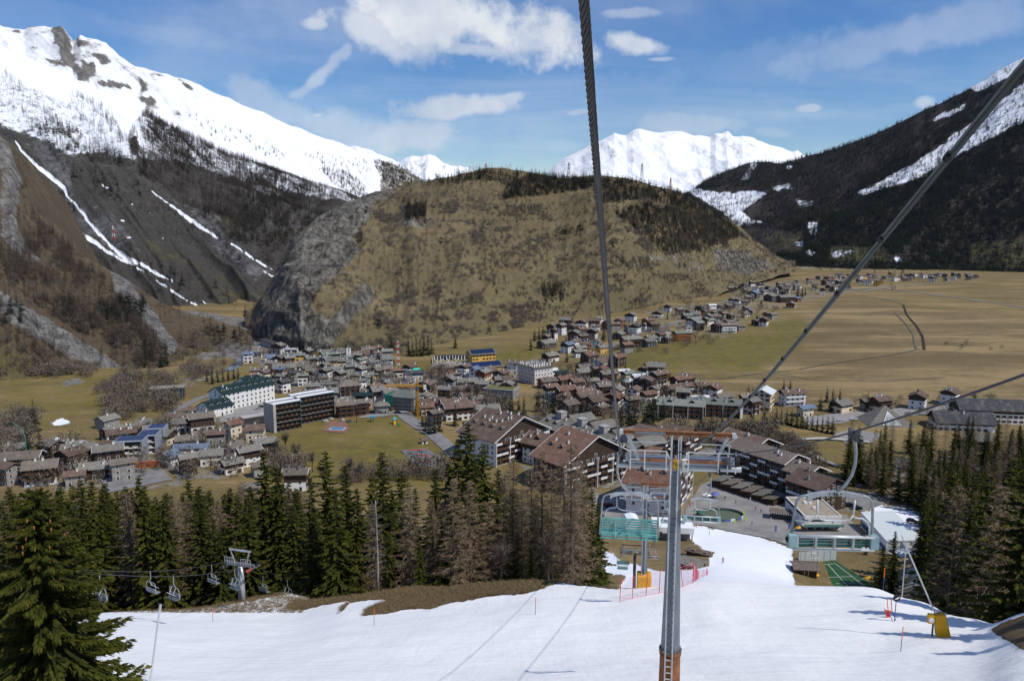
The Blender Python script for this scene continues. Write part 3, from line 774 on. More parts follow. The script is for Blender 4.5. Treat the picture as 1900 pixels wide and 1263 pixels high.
def build_right():
    L = right_m; px, py = wob(L.px, L.py, 8, 26)
    snow = polys_val(px, py, .10, R_SNOW)
    rock = polys_val(px, py, .15, [(R_SNOW[0][0], .8), (R_SNOW[1][0], .7)])
    green = polys_val(px, py, .12, [(R_BARE[1][0], .4), (R_BARE[4][0], .5), ([(1520, 455), (1650, 458), (1660, 490), (1450, 492)], .5)])
    m = terrain_mat('right_slope_cover', earth=((.027, .022, .02), (.06, .047, .038)), rock=((.06, .06, .065), (.2, .19, .185)), s=.4, edge=.75, bump=.7, bd=5)
    cover_loft('right_mountain', L, snow, rock, green, m, 'dark conifer covered mountain with a diagonal snow band on the right', 6)


build_right()

# --- far snow peaks
efoot = [(930, 420, 7000), (1600, 420, 7000)]
ecrest = [(930, 372, 9000), (985, 340, 9000), (1015, 322, 9000), (1032, 304, 9000), (1050, 291, 9000), (1075, 277, 9000), (1100, 262, 9000), (1122, 254, 9000), (1140, 246, 9000), (1150, 250, 9000), (1162, 254, 9000), (1175, 247, 9000), (1190, 246, 9000), (1205, 249, 9000), (1222, 250, 9000), (1240, 248, 9000), (1262, 250, 9000), (1284, 254, 9000), (1300, 252, 9000), (1318, 255, 9000), (1328, 247, 9000), (1340, 247, 9000), (1350, 243, 9000), (1360, 252, 9000), (1370, 252, 9000), (1378, 250, 9000), (1390, 253, 9000), (1410, 262, 9000), (1430, 270, 9000), (1450, 276, 9000), (1470, 282, 9000), (1480, 280, 9000), (1495, 290, 9000), (1540, 310, 9000), (1600, 350, 9000)]
peak_e = Loft(930, 1600, efoot, ecrest, 420, 140, 1.05, (1.1, 170), (800, 330), 101, back=((400, -200), (1500, -900)), riblen=1.6, shear=1.6)
ffoot = [(600, 420, 7600), (960, 420, 7600)]
fcrest = [(600, 300, 9800), (640, 272, 9800), (660, 270, 9800), (680, 276, 9800), (700, 284, 9800), (720, 292, 9800), (740, 300, 9800), (752, 292, 9800), (765, 290, 9800), (780, 292, 9800), (795, 288, 9800), (806, 292, 9800), (818, 302, 9800), (835, 308, 9800), (855, 311, 9800), (880, 322, 9800), (960, 350, 9800)]
peak_f = Loft(600, 960, ffoot, fcrest, 260, 110, 1.05, (2.4, 300), (420, 230), 121, back=((400, -200), (1500, -900)), riblen=1.8)


def build_peaks():
    m = terrain_mat('peak_cover', rock=((.12, .12, .13), (.26, .25, .25)), s=.12, edge=.55, bump=.7, bd=22, snow=(.88, .89, .905))
    for L, nm, lab, rk in ((peak_e, 'snow_peak', 'broad white snow peaks far behind the saddle to the right of the hill', [[(1118, 262), (1130, 262), (1165, 300), (1150, 302), (1125, 285)], [(1262, 262), (1290, 262), (1330, 290), (1310, 292)], [(1325, 250), (1362, 250), (1370, 272), (1400, 290), (1380, 296), (1340, 275)], [(1372, 255), (1400, 262), (1425, 290), (1400, 280)]]),
                           (peak_f, 'distant_peak', 'jagged bluish snow peaks low in the gap behind the hill', [[(760, 292), (790, 290), (800, 310), (770, 325), (745, 315)], [(660, 272), (700, 285), (690, 300)]])):
        px, py = wob(L.px, L.py, 6, 16)
        snow = np.full(px.shape, 1.0)
        for p in rk: snow = np.where(in_poly(px, py, p), .55, snow)
        cover_loft(nm, L, snow, np.ones(px.shape), np.zeros(px.shape), m, lab, 4)


build_peaks()
# ---------------------------------------------------------------- trees
leaf_mat('spruce_needles', (.015, .023, .005), (.108, .11, .011), trans=.22)
leaf_mat('dark_needles', (.009, .014, .009), (.036, .043, .018))
leaf_mat('larch_twigs', (.10, .075, .05), (.30, .215, .135), trans=0)
leaf_mat('bare_twigs', (.05, .042, .038), (.13, .105, .085), trans=0)
leaf_mat('far_larch', (.05, .039, .033), (.145, .105, .077), trans=0)
leaf_mat('far_bush', (.075, .062, .05), (.19, .155, .118), trans=0)
leaf_mat('dry_grass', (.075, .05, .024), (.21, .155, .08), trans=0)
leaf_mat('dead_twigs', (.16, .15, .14), (.30, .28, .26), trans=0)
leaf_mat('yellow_leaves', (.35, .20, .02), (.6, .36, .03))
leaf_mat('green_bush', (.03, .045, .01), (.09, .10, .025))
mat('bark', (.10, .078, .062), .9, var=.35, scale=3, bump=.5, streak=(4, 4, .6))
mat('pale_bark', (.30, .275, .25), .9, var=.3, scale=3, streak=(4, 4, .6))


def tri_mesh(name, T, m, tint):
    """mesh of loose triangles T (n,3,3) with a tint per triangle"""
    n = len(T)
    return np_mesh(name, T.reshape(-1, 3), np.arange(3 * n).reshape(n, 3), [m], False, attrs={'tint': ('FLOAT', 'FACE', tint)})


def trunk_mesh(name, h, r, m, sides=6, top=.04, bend=0.0):
    b = MB(); k = 6
    b.tube([(bend * math.sin(3 * t), bend * math.cos(2.3 * t) - bend, h * t) for t in [i / (k - 1) for i in range(k)]], [max(top, r * (1 - t) ** .9) for t in [i / (k - 1) for i in range(k)]], sides)
    return b.mesh(name, [m], True)


def conifer_tris(seed, h, R, nb, ns, base=.06, droop=.42, width=.32, sl=.36, shape=.8, upturn=.12, gaps=.15):
    """crown of boughs: each bough is a drooping spine carrying sprays of needles on both sides"""
    r = np.random.default_rng(seed)
    t = base + (1 - base) * (np.arange(nb) + r.random(nb) * .9) / nb
    t = np.minimum(t, .995)
    az = np.arange(nb) * 2.39996 + r.normal(0, .35, nb)
    L = R * (1 - t) ** shape * (.6 + .65 * r.random(nb)) * np.where(r.random(nb) < gaps, .5, 1) + .02 * h * (1 - t) + .12
    L *= 1 + .18 * np.sin(az * 2 + seed) + .12 * np.sin(t * 23 + seed)
    L *= np.clip((t - base) / .05 + .55, .55, 1)
    z0 = h * t; dr = droop * (1 - .75 * t) + r.normal(0, .06, nb)
    f = (np.arange(ns) + .6) / ns
    f = f[None, :] + r.uniform(-.04, .04, (nb, ns)); f = np.clip(f, .06, 1.0)
    def spine(f, i):
        x = L[i] * f; return x, z0[i] - dr[i] * L[i] * f * 1.1 + upturn * L[i] * f ** 3
    I = np.arange(nb)[:, None] * np.ones((1, ns), int)
    x, z = spine(f, I)
    ca, sa = np.cos(az)[:, None], np.sin(az)[:, None]
    side = np.where((np.arange(ns)[None, :] + np.arange(nb)[:, None]) % 2 == 0, 1.0, -1.0)
    ang = az[:, None] + side * r.uniform(.35, 1.15, (nb, ns)) * (1.05 - .75 * f)
    ln = sl * L[:, None] * (1.15 - .75 * f) * r.uniform(.75, 1.3, (nb, ns)) + .02 * h * .4
    p0 = np.stack([x * ca, x * sa, z], -1)
    tipz = -ln * r.uniform(.05, .85, (nb, ns))
    p1 = p0 + np.stack([np.cos(ang) * ln, np.sin(ang) * ln, tipz], -1)
    wv = width * ln * r.uniform(.7, 1.3, (nb, ns))
    tilt = r.uniform(-1.0, 1.0, (nb, ns))
    wd = np.stack([-np.sin(ang) * np.cos(tilt), np.cos(ang) * np.cos(tilt), np.sin(tilt)], -1) * wv[..., None]
    mid = p0 + (p1 - p0) * .42
    T1 = np.stack([p0, mid + wd, p1], -2); T2 = np.stack([p0, p1, mid - wd], -2)
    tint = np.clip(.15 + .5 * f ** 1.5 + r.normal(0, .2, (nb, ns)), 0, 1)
    # bough spines
    e = np.stack([L * .9 * np.cos(az), L * .9 * np.sin(az), z0 - dr * L * .98 + upturn * L * .7], -1); o = np.stack([0 * az, 0 * az, z0], -1)
    wds = np.stack([-np.sin(az), np.cos(az), 0 * az], -1) * (.03 * L[:, None])
    S1 = np.stack([o - wds, o + wds, e], -2)
    T = np.concatenate([T1.reshape(-1, 3, 3), T2.reshape(-1, 3, 3), S1], 0)
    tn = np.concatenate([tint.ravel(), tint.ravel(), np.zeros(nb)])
    return T, tn


def larch_tris(seed, h, R, nb, ns, base=.14, w=.05, droop=.25, shape=.62, sl=.3):
    """bare larch: thin boughs hung with fine brown twigs"""
    r = np.random.default_rng(seed)
    t = np.minimum(base + (1 - base) * (np.arange(nb) + r.random(nb)) / nb, .99)
    az = np.arange(nb) * 2.39996 + r.normal(0, .4, nb)
    L = (R * (1 - t) ** shape * r.uniform(.55, 1.2, nb) + .15) * np.clip((t - base) / .15 + .5, .5, 1)
    rise = .25 - droop * 1.3 * (1 - t) + r.normal(0, .1, nb)
    o = np.stack([0 * az, 0 * az, h * t], -1)
    d = np.stack([np.cos(az), np.sin(az), rise], -1)
    e = o + d * L[:, None]
    wds = np.stack([-np.sin(az), np.cos(az), 0 * az], -1) * (w * .9); wz = np.array([0, 0, w * .9])
    S = np.concatenate([np.stack([o - wds, o + wds, e], -2), np.stack([o - wz, o + wz, e], -2)], 0)
    f = r.uniform(.15, 1.0, (nb, ns))
    p0 = o[:, None] + d[:, None] * (L[:, None] * f)[..., None]
    a2 = az[:, None] + r.uniform(-1.5, 1.5, (nb, ns)); ln = (sl * L[:, None] * r.uniform(.5, 1.2, (nb, ns)) + .03 * h * .5) * (1.2 - .6 * f)
    dz = r.uniform(-.75, .35, (nb, ns))
    p1 = p0 + np.stack([np.cos(a2) * ln, np.sin(a2) * ln, dz * ln], -1)
    wv = r.normal(0, 1, (nb, ns, 3)); wv /= np.linalg.norm(wv, axis=-1, keepdims=True); wv *= w * .75
    T = np.stack([p0 - wv, p0 + wv, p1], -2).reshape(-1, 3, 3)
    tn = np.concatenate([np.full(2 * nb, .15), np.clip(r.normal(.5, .25, nb * ns), 0, 1)])
    return np.concatenate([S, T], 0), tn


def bushy_tris(seed, h, R, n, w=.06, base=.2):
    """rounded bare broadleaf crown: forked limbs ending in fine twigs"""
    r = np.random.default_rng(seed)
    T = []; tn = []
    tips = []
    for k in range(9):
        az = k * 2.4 + r.normal(0, .3); up = r.uniform(.5, 1.0)
        o = np.array([0, 0, h * r.uniform(base, .45)]); e = np.array([math.cos(az) * R * .6 * (1.25 - up), math.sin(az) * R * .6 * (1.25 - up), h * (.45 + .38 * up)])
        wd = np.array([-math.sin(az), math.cos(az), 0]) * w * 1.6
        T.append([o - wd, o + wd, e]); tn.append(.1); tips.append((o, e))
    for i in range(n):
        o, e = tips[i % 9]; p = o + (e - o) * r.uniform(.35, 1.0)
        d = r.normal(0, 1, 3); d[2] = abs(d[2]) * .9 + .1; d /= np.linalg.norm(d)
        q = p + d * r.uniform(.25, .6) * np.array([R, R, .4 * h])
        wv = np.cross(d, r.normal(0, 1, 3)); wv *= w / (np.linalg.norm(wv) + 1e-6)
        T.append([p - wv, p + wv, q]); tn.append(r.uniform(.2, .9))
    return np.array(T), np.array(tn)


def puff_tris(seed, h, R, n):
    """rounded haze of short twigs"""
    r = np.random.default_rng(seed); d = r.normal(0, 1, (n, 3)); d /= np.linalg.norm(d, axis=1, keepdims=True)
    p = d * (r.random((n, 1)) ** .45) * np.array([R, R, h * .45]) + np.array([0, 0, h * .5]); p[:, :2] += .5 * np.sin(p[:, 2:3] * 1.7 + seed)
    e = r.normal(0, 1, (n, 3)); e[:, 2] = np.abs(e[:, 2]) + .4; e /= np.linalg.norm(e, axis=1, keepdims=True)
    w = np.cross(e, r.normal(0, 1, (n, 3))); w /= np.linalg.norm(w, axis=1, keepdims=True)
    ln = r.uniform(.5, 1.3, (n, 1)) * R * .35
    T = np.stack([p - w * .09 * R * .5, p + w * .09 * R * .5, p + e * ln], 1)
    st = np.array([[[-.18, 0, 0], [.18, 0, 0], [0, 0, h * .6]], [[0, -.18, 0], [0, .18, 0], [0, 0, h * .6]]], float)
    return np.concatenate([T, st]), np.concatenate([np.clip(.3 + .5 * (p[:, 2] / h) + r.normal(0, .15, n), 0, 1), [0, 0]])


PROTO = {}


def proto(kind, variants):
    """variants: list of (crown mesh, trunk mesh)"""
    PROTO[kind] = variants


def build_protos():
    M = MATS
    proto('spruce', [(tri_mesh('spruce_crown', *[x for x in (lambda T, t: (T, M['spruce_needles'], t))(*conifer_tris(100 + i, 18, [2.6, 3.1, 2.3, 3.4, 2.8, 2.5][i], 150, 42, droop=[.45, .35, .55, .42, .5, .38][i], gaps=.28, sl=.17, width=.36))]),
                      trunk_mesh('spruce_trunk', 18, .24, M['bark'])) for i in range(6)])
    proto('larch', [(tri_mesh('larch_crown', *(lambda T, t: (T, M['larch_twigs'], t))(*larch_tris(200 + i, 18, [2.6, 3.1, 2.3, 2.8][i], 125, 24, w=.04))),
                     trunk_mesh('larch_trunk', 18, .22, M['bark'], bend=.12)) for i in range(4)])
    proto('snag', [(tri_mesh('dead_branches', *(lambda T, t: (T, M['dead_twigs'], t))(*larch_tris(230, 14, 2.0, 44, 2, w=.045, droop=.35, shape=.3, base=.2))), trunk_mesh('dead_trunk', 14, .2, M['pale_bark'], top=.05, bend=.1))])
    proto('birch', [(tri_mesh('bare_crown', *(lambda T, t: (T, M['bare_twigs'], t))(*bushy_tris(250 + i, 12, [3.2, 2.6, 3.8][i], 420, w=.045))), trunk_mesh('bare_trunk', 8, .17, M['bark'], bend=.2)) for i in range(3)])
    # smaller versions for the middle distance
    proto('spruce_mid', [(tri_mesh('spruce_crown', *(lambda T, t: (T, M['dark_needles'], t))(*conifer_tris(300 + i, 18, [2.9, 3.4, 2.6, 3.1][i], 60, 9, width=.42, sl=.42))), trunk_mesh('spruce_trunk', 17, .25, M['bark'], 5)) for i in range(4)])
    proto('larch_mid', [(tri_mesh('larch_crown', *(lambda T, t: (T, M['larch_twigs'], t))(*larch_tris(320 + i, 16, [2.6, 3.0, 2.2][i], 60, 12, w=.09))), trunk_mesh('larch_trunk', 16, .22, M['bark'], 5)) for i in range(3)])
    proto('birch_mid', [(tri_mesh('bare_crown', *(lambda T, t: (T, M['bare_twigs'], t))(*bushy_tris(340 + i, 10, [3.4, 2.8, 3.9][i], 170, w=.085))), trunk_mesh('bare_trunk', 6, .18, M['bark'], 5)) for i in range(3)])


build_protos()
KINDWORD = {'spruce': 'dark green spruce', 'larch': 'bare brown larch', 'snag': 'grey dead snag', 'birch': 'leafless grey tree', 'spruce_mid': 'dark spruce', 'larch_mid': 'bare brown larch', 'birch_mid': 'leafless brown tree'}
OBJNAME = {'spruce': 'spruce_tree', 'larch': 'larch_tree', 'snag': 'dead_tree', 'birch': 'bare_tree', 'spruce_mid': 'spruce_tree', 'larch_mid': 'larch_tree', 'birch_mid': 'bare_tree'}
TREES = []          # (object, kind, group, place phrase)


def tree(kind, X, Y, h, where, group, sink=.25, wide=1.0, z=None, tall=False):
    crown, trunk = random.choice(PROTO[kind])
    h0 = 12 if kind == 'birch' else 14 if kind == 'snag' else 10 if kind == 'birch_mid' else 16 if kind == 'larch_mid' else 18
    s = h / h0
    e = empty(OBJNAME[kind], (X, Y, (float(H(X, Y)) if z is None else z) - sink), random.uniform(0, 6.28), cat='tree', group=group)
    e.scale = (s * wide, s * wide, s)
    link('trunk', trunk, e); link('crown', crown, e)
    TREES.append((e, kind, group, where))
    return e


BACK = {'spruce': [], 'larch': []}      # trees standing behind the front rows, hidden but for their tops: one mass


def back_tree(kind, X, Y, h):
    BACK[kind].append((X, Y, float(H(X, Y)), h))


def tree_px(kind, x, ytop, Y, where, group, wide=1.0):
    p = at(x, ytop, Y); return tree(kind, p[0], Y, max(2.0, p[2] - float(H(p[0], Y)) + .25), where, group, wide=wide)


def wood_edge():
    """the belt of tall trees just below the snow edge, and the forest down the slope behind it"""
    w, gr = "in the tall belt below the snow", 'trees below the edge of the ski slope'
    front = [('spruce', 604, 836, 92), ('spruce', 576, 885, 88), ('spruce', 622, 905, 85), ('spruce', 640, 862, 100), ('spruce', 662, 905, 94), ('spruce', 708, 838, 98), ('spruce', 690, 880, 104), ('spruce', 744, 872, 103),
             ('spruce', 488, 836, 118), ('spruce', 514, 865, 112), ('spruce', 462, 902, 112), ('spruce', 868, 782, 94), ('spruce', 850, 815, 98), ('spruce', 898, 822, 92), ('spruce', 924, 870, 96), ('spruce', 832, 856, 100), ('spruce', 880, 850, 88), ('spruce', 1098, 905, 84), ('spruce', 1112, 930, 88),
             ('spruce', 1086, 880, 92), ('spruce', 770, 905, 92), ('spruce', 808, 888, 104), ('spruce', 960, 985, 84), ('spruce', 985, 1015, 82), ('spruce', 548, 905, 112), ('spruce', 820, 970, 86), ('spruce', 720, 985, 84), ('spruce', 780, 1010, 82),
             ('larch', 758, 905, 84), ('larch', 800, 925, 87), ('larch', 842, 888, 82), ('larch', 872, 892, 84), ('larch', 952, 850, 90), ('larch', 984, 868, 88), ('larch', 1006, 836, 86), ('larch', 1064, 822, 80), ('larch', 1046, 850, 84), ('larch', 1078, 858, 82), ('larch', 936, 880, 88), ('larch', 690, 935, 90), ('larch', 970, 905, 84), ('larch', 1026, 870, 88), ('larch', 1056, 900, 92), ('larch', 905, 930, 86), ('larch', 820, 930, 90),
             ('snag', 697, 928, 79), ('birch', 930, 985, 80), ('birch', 1020, 965, 79)]
    for k, x, y, Y in front: tree_px(k, x, y, Y, w, gr, random.uniform(1.05, 1.4))
    line = lambda x: np.interp(x, [-80, 40, 95, 140, 230, 270, 320, 355, 400, 430, 490, 560, 600, 660, 700, 760, 830, 920, 1010, 1110], [885, 880, 880, 850, 885, 838, 868, 850, 895, 885, 840, 880, 850, 890, 850, 900, 850, 840, 850, 900])
    r = random.Random(5)
    n = 0; spots = []
    while n < 240:
        x = r.uniform(-70, 560); Y = r.uniform(100, 225)
        p = at(x, 1000, Y)
        if any((p[0] - a) ** 2 + (Y - b) ** 2 < 8 for a, b in spots): continue
        spots.append((p[0], Y)); n += 1
        k = 'larch' if r.random() < .27 else 'spruce'
        g = float(H(p[0], Y)); yt = float(line(x)) + r.uniform(8, 75) + (Y < 125) * 20
        h = at(x, yt, Y)[2] - g
        h = max(9, min(h, 24))
        if Y > 132: back_tree(k, p[0], Y, h); continue
        tree(k, p[0], Y, h, "in the forest below the small chairlift", 'forest trees below the small chairlift', wide=r.uniform(1.05, 1.45))
    n = 0
    while n < 110:
        x = r.uniform(560, 1110); Y = r.uniform(98, 200); p = at(x, 1000, Y)
        if any((p[0] - a) ** 2 + (Y - b) ** 2 < 9 for a, b in spots): continue
        spots.append((p[0], Y)); n += 1
        g = float(H(p[0], Y)); yt = float(line(x)) + r.uniform(60, 135); h = max(8, min(22, at(x, yt, Y)[2] - g))
        if Y > 116: back_tree('larch' if r.random() < .28 else 'spruce', p[0], Y, h); continue
        tree('larch' if r.random() < .28 else 'spruce', p[0], Y, h, w, gr, wide=r.uniform(1.05, 1.4))
    # right hand forest below the snow bank
    w2, g2 = "in the dark forest beside the snow", 'forest trees right of the ski slope'
    lr = lambda x: np.interp(x, [1540, 1600, 1640, 1690, 1730, 1760, 1800, 1850, 1900, 1980], [890, 838, 820, 800, 830, 795, 840, 805, 790, 780])
    n = 0
    while n < 130:
        x = r.uniform(1560, 1980); Y = r.uniform(84, 330)
        p = at(x, 950, Y); y0 = topx(np.array([p[0], Y, float(H(p[0], Y))]))[1]
        if x < 1715 and y0 > 915 or x < 1750 and Y < 200: continue
        if any((p[0] - a) ** 2 + (Y - b) ** 2 < 16 for a, b in spots): continue
        spots.append((p[0], Y)); n += 1
        yt = float(lr(x)) + r.uniform(0, 70) + max(0, (200 - Y)) * .35; h = max(8, min(24, at(x, yt, Y)[2] - float(H(p[0], Y))))
        if Y > 190: back_tree('larch' if r.random() < .2 else 'spruce', p[0], Y, h); continue
        tree('larch' if r.random() < .2 else 'spruce', p[0], Y, h, w2, g2, wide=r.uniform(1.05, 1.4))
    n = 0; area = [(1545, 872), (1620, 846), (1760, 838), (1905, 850), (1905, 1000), (1745, 965), (1640, 926), (1560, 902)]
    while n < 120:
        x, yb = r.uniform(1545, 1905), r.uniform(838, 1000)
        if not in_poly(np.array([x]), np.array([yb]), area)[0]: continue
        p = hit(x, yb, 200)
        if any((p[0] - a) ** 2 + (p[1] - b) ** 2 < 15 for a, b in spots): continue
        spots.append((p[0], p[1])); n += 1
        back_tree('larch' if r.random() < .3 else 'spruce', p[0], p[1], r.uniform(13, 21))
    for X, Y, h in ((37.5, 41, 15), (40, 46, 18), (42, 51, 20), (43.5, 56, 19), (46, 61, 21), (44, 44, 19), (36, 36, 13)):
        tree('spruce', X, Y, h, 'just outside the right edge of the slope', g2, wide=1.3)
    for k, x, y, Y in [('spruce', 1662, 985, 190), ('spruce', 1640, 1010, 200), ('spruce', 1578, 992, 272), ('spruce', 1564, 1000, 276), ('spruce', 1594, 996, 268), ('spruce', 1608, 1006, 262), ('spruce', 1736, 1010, 105), ('larch', 1756, 975, 92), ('spruce', 1775, 940, 86), ('spruce', 1800, 905, 84), ('larch', 1780, 900, 80), ('spruce', 1840, 880, 76), ('spruce', 1880, 850, 78), ('larch', 1862, 900, 72), ('spruce', 1920, 830, 66), ('spruce', 1820, 960, 80), ('spruce', 1905, 940, 72)]:
        tree_px(k, x, y, Y, w2, g2, 1.2)


wood_edge()


def big_spruce():
    """the full spruce close on the left, its boughs hung with needle sprays"""
    p = at(62, 893, 27.0); X, Y = p[0], 27.0; g = float(H(X, Y)); h = p[2] - g
    e = empty('spruce_tree', (X, Y, g - .3), 0.4, 'large close spruce at the lower left corner with orange brown cones near its top', 'tree', 'trees left of the ski slope')
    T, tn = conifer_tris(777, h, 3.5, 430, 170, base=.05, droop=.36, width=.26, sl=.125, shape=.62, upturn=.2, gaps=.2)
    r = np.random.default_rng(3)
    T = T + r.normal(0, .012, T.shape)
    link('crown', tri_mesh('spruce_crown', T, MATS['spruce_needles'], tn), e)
    link('trunk', trunk_mesh('spruce_trunk', h, .28, MATS['bark'], 8), e)
    b = MB(); m = mat('cone_brown', (.30, .11, .035), .8)
    for i in range(46):
        t = random.uniform(.72, .95); a = random.uniform(0, 6.28); q = 3.4 * (1 - t) ** .75 * random.uniform(.75, 1.0) + .1
        c = Vector((q * math.cos(a), q * math.sin(a), h * t - q * .2))
        b.tube([c, c - Vector((0, 0, .07)), c - Vector((0, 0, .15))], [.02, .032, .012], 6)
    tag(b.obj('cone', [m], e), kind='stuff')


big_spruce()


def second_left():
    for k, x, y, Y in [('spruce', -30, 950, 36), ('spruce', -60, 900, 46)]:
        tree_px(k, x, y, Y, "beside the big close spruce", 'trees left of the ski slope', 1.1)


second_left()


def valley_trees():
    L = []
    def put(k, items, where, group):
        for x, yb, hp in items:
            p = hit(x, yb, 200); h = hp / (ppm(p[1], yb) * .96); tree(k, p[0], p[1], h, where, group, wide=random.uniform(.95, 1.3))
    put('spruce_mid', [(65, 800, 62), (52, 842, 60), (78, 868, 70), (62, 872, 50)], "beside the leftmost brown house", 'spruces among the valley houses')
    put('spruce_mid', [(384, 708, 24), (394, 712, 26), (404, 709, 27), (414, 708, 26), (424, 706, 24), (434, 704, 26), (442, 702, 22)], "behind the long white hotel", 'spruces among the valley houses')
    put('spruce_mid', [(462, 736, 26), (472, 738, 28), (482, 735, 30), (492, 728, 26), (500, 722, 24), (455, 730, 22)], "by the hotel's green roof", 'spruces among the valley houses')
    put('spruce_mid', [(575, 664, 28), (570, 664, 22), (657, 652, 16)], "behind the village below the cliff", 'spruces among the valley houses')
    put('spruce_mid', [(758, 660, 30), (766, 661, 34), (773, 660, 36), (780, 661, 34), (787, 659, 37), (794, 659, 35), (801, 657, 32)], "in the grove beside the mast", 'spruces in the grove by the red and white mast')
    put('spruce_mid', [(845, 646, 25), (726, 652, 38), (722, 660, 22), (826, 668, 12), (838, 668, 12)], "near the walled cemetery", 'spruces among the valley houses')
    put('spruce_mid', [(606, 708, 22), (614, 704, 20), (622, 710, 24), (632, 706, 24), (652, 718, 22), (664, 722, 26), (672, 716, 24), (690, 712, 20), (544, 708, 22), (540, 712, 18)], "between the old village roofs", 'spruces among the valley houses')
    put('spruce_mid', [(790, 800, 40), (797, 806, 42), (806, 804, 38), (814, 800, 40), (784, 792, 30), (845, 790, 44), (800, 728, 30), (866, 812, 34)], "by the chalets along the road", 'spruces among the valley houses')
    put('spruce_mid', [(948, 778, 48), (962, 784, 50), (972, 776, 44), (998, 764, 44), (1008, 772, 40), (1016, 760, 46), (1026, 765, 50), (1048, 740, 32), (1062, 768, 46), (1078, 776, 44), (1090, 776, 40)], "behind the long grey dormered roof", 'spruces in the wood above the big hotels')
    put('spruce_mid', [(1098, 706, 42), (1082, 690, 30), (1108, 688, 28), (1135, 690, 22), (1160, 686, 18), (1052, 672, 26), (985, 650, 24), (992, 632, 22), (1000, 630, 24), (1008, 628, 24), (1016, 626, 24), (1120, 632, 30), (1050, 640, 18)], "near the cube shaped hotel", 'spruces among the valley houses')
    put('spruce_mid', [(1152, 792, 66), (1166, 800, 76), (1176, 798, 62), (1202, 792, 62), (1210, 796, 70), (1220, 772, 36), (1230, 778, 40), (1196, 806, 50), (1240, 812, 40)], "in the clump behind the cable", 'spruces in the wood above the big hotels')
    put('spruce_mid', [(1242, 706, 22), (1312, 742, 28), (1388, 742, 30), (1396, 742, 28), (1408, 740, 26), (1454, 722, 20), (1466, 722, 20), (1418, 788, 40), (1396, 788, 42), (1300, 800, 40), (1320, 802, 44), (1340, 800, 40)], "around the grey roofed row", 'spruces among the valley houses')
    put('spruce_mid', [(1440 + i * 9.5, 784 + i * 1.9, 30 + (i * 7) % 6) for i in range(12)], "in the straight hedge row", 'spruces in the straight hedge row')
    put('spruce_mid', [(1534, 746, 30), (1545, 744, 26), (1558, 742, 22), (1522, 762, 30), (1540, 764, 26), (1609, 765, 40), (1806, 758, 38), (1762, 772, 36)], "near the glass fronted pyramid", 'spruces among the valley houses')
    put('spruce_mid', [(1298, 548, 14), (1304, 547, 16), (1238, 592, 14), (1404, 595, 14), (1480, 550, 22), (1488, 552, 22), (1494, 548, 18), (1394, 556, 14), (1338, 524, 14)], "between the upper hamlets", 'spruces among the hamlet houses')
    put('birch_mid', [(662, 784, 40), (885, 752, 44), (900, 768, 40), (870, 745, 36), (850, 748, 36), (830, 722, 30), (815, 715, 28), (800, 716, 26), (925, 772, 44), (936, 772, 48), (910, 778, 38), (1310, 614, 24), (1340, 600, 14), (1412, 574, 20), (1290, 634, 16), (700, 704, 22)], "in the village gardens", 'leafless trees among the village houses')
    put('birch_mid', [(330, 862, 30), (490, 866, 36), (530, 838, 44), (515, 848, 40), (550, 862, 50), (580, 875, 44), (650, 890, 50), (670, 892, 44), (300, 820, 30), (600, 905, 50), (560, 900, 40)], "at the meadow's lower edge", 'leafless trees among the village houses')


valley_trees()


def label_trees():
    words = ['leftmost', 'second', 'third', 'fourth', 'fifth', 'sixth', 'seventh', 'eighth', 'ninth', 'tenth', 'eleventh', 'twelfth', 'thirteenth', 'fourteenth', 'fifteenth', 'sixteenth', 'seventeenth', 'eighteenth', 'nineteenth']
    tens = {2: 'twent', 3: 'thirt', 4: 'fort', 5: 'fift', 6: 'sixt', 7: 'sevent', 8: 'eight', 9: 'ninet'}
    def ordinal(i):
        if i < 19: return words[i]
        n = i + 1; t, u = divmod(n, 10)
        if n > 99: return 'hundred and ' + ordinal(n - 101)
        return tens[t] + 'ieth' if u == 0 else tens[t] + 'y-' + ('first' if u == 1 else words[u - 1])
    by = {}
    for t in TREES: by.setdefault((KINDWORD[t[1]], t[3]), []).append(t)
    for (kw, where), ts in by.items():
        ts.sort(key=lambda t: topx(np.array(t[0].location))[0])
        for i, t in enumerate(ts):
            t[0]['label'] = ('only ' + kw + ' ' + where) if len(ts) == 1 else (ordinal(i) + ' ' + kw + ' from the left ' + where).replace('leftmost ' + kw + ' from the left', 'leftmost ' + kw)


label_trees()

# ---------------------------------------------------------------- forests too many to count: points carrying far trees
HIDDEN = bpy.data.collections.new('far_tree_kinds')            # never linked to the scene: the far forests draw their trees from here


def far_kind(name, T, tn, leaf, h, r):
    me = tri_mesh(name, T, MATS[leaf], tn)
    o = bpy.data.objects.new(name, me); HIDDEN.objects.link(o); return o


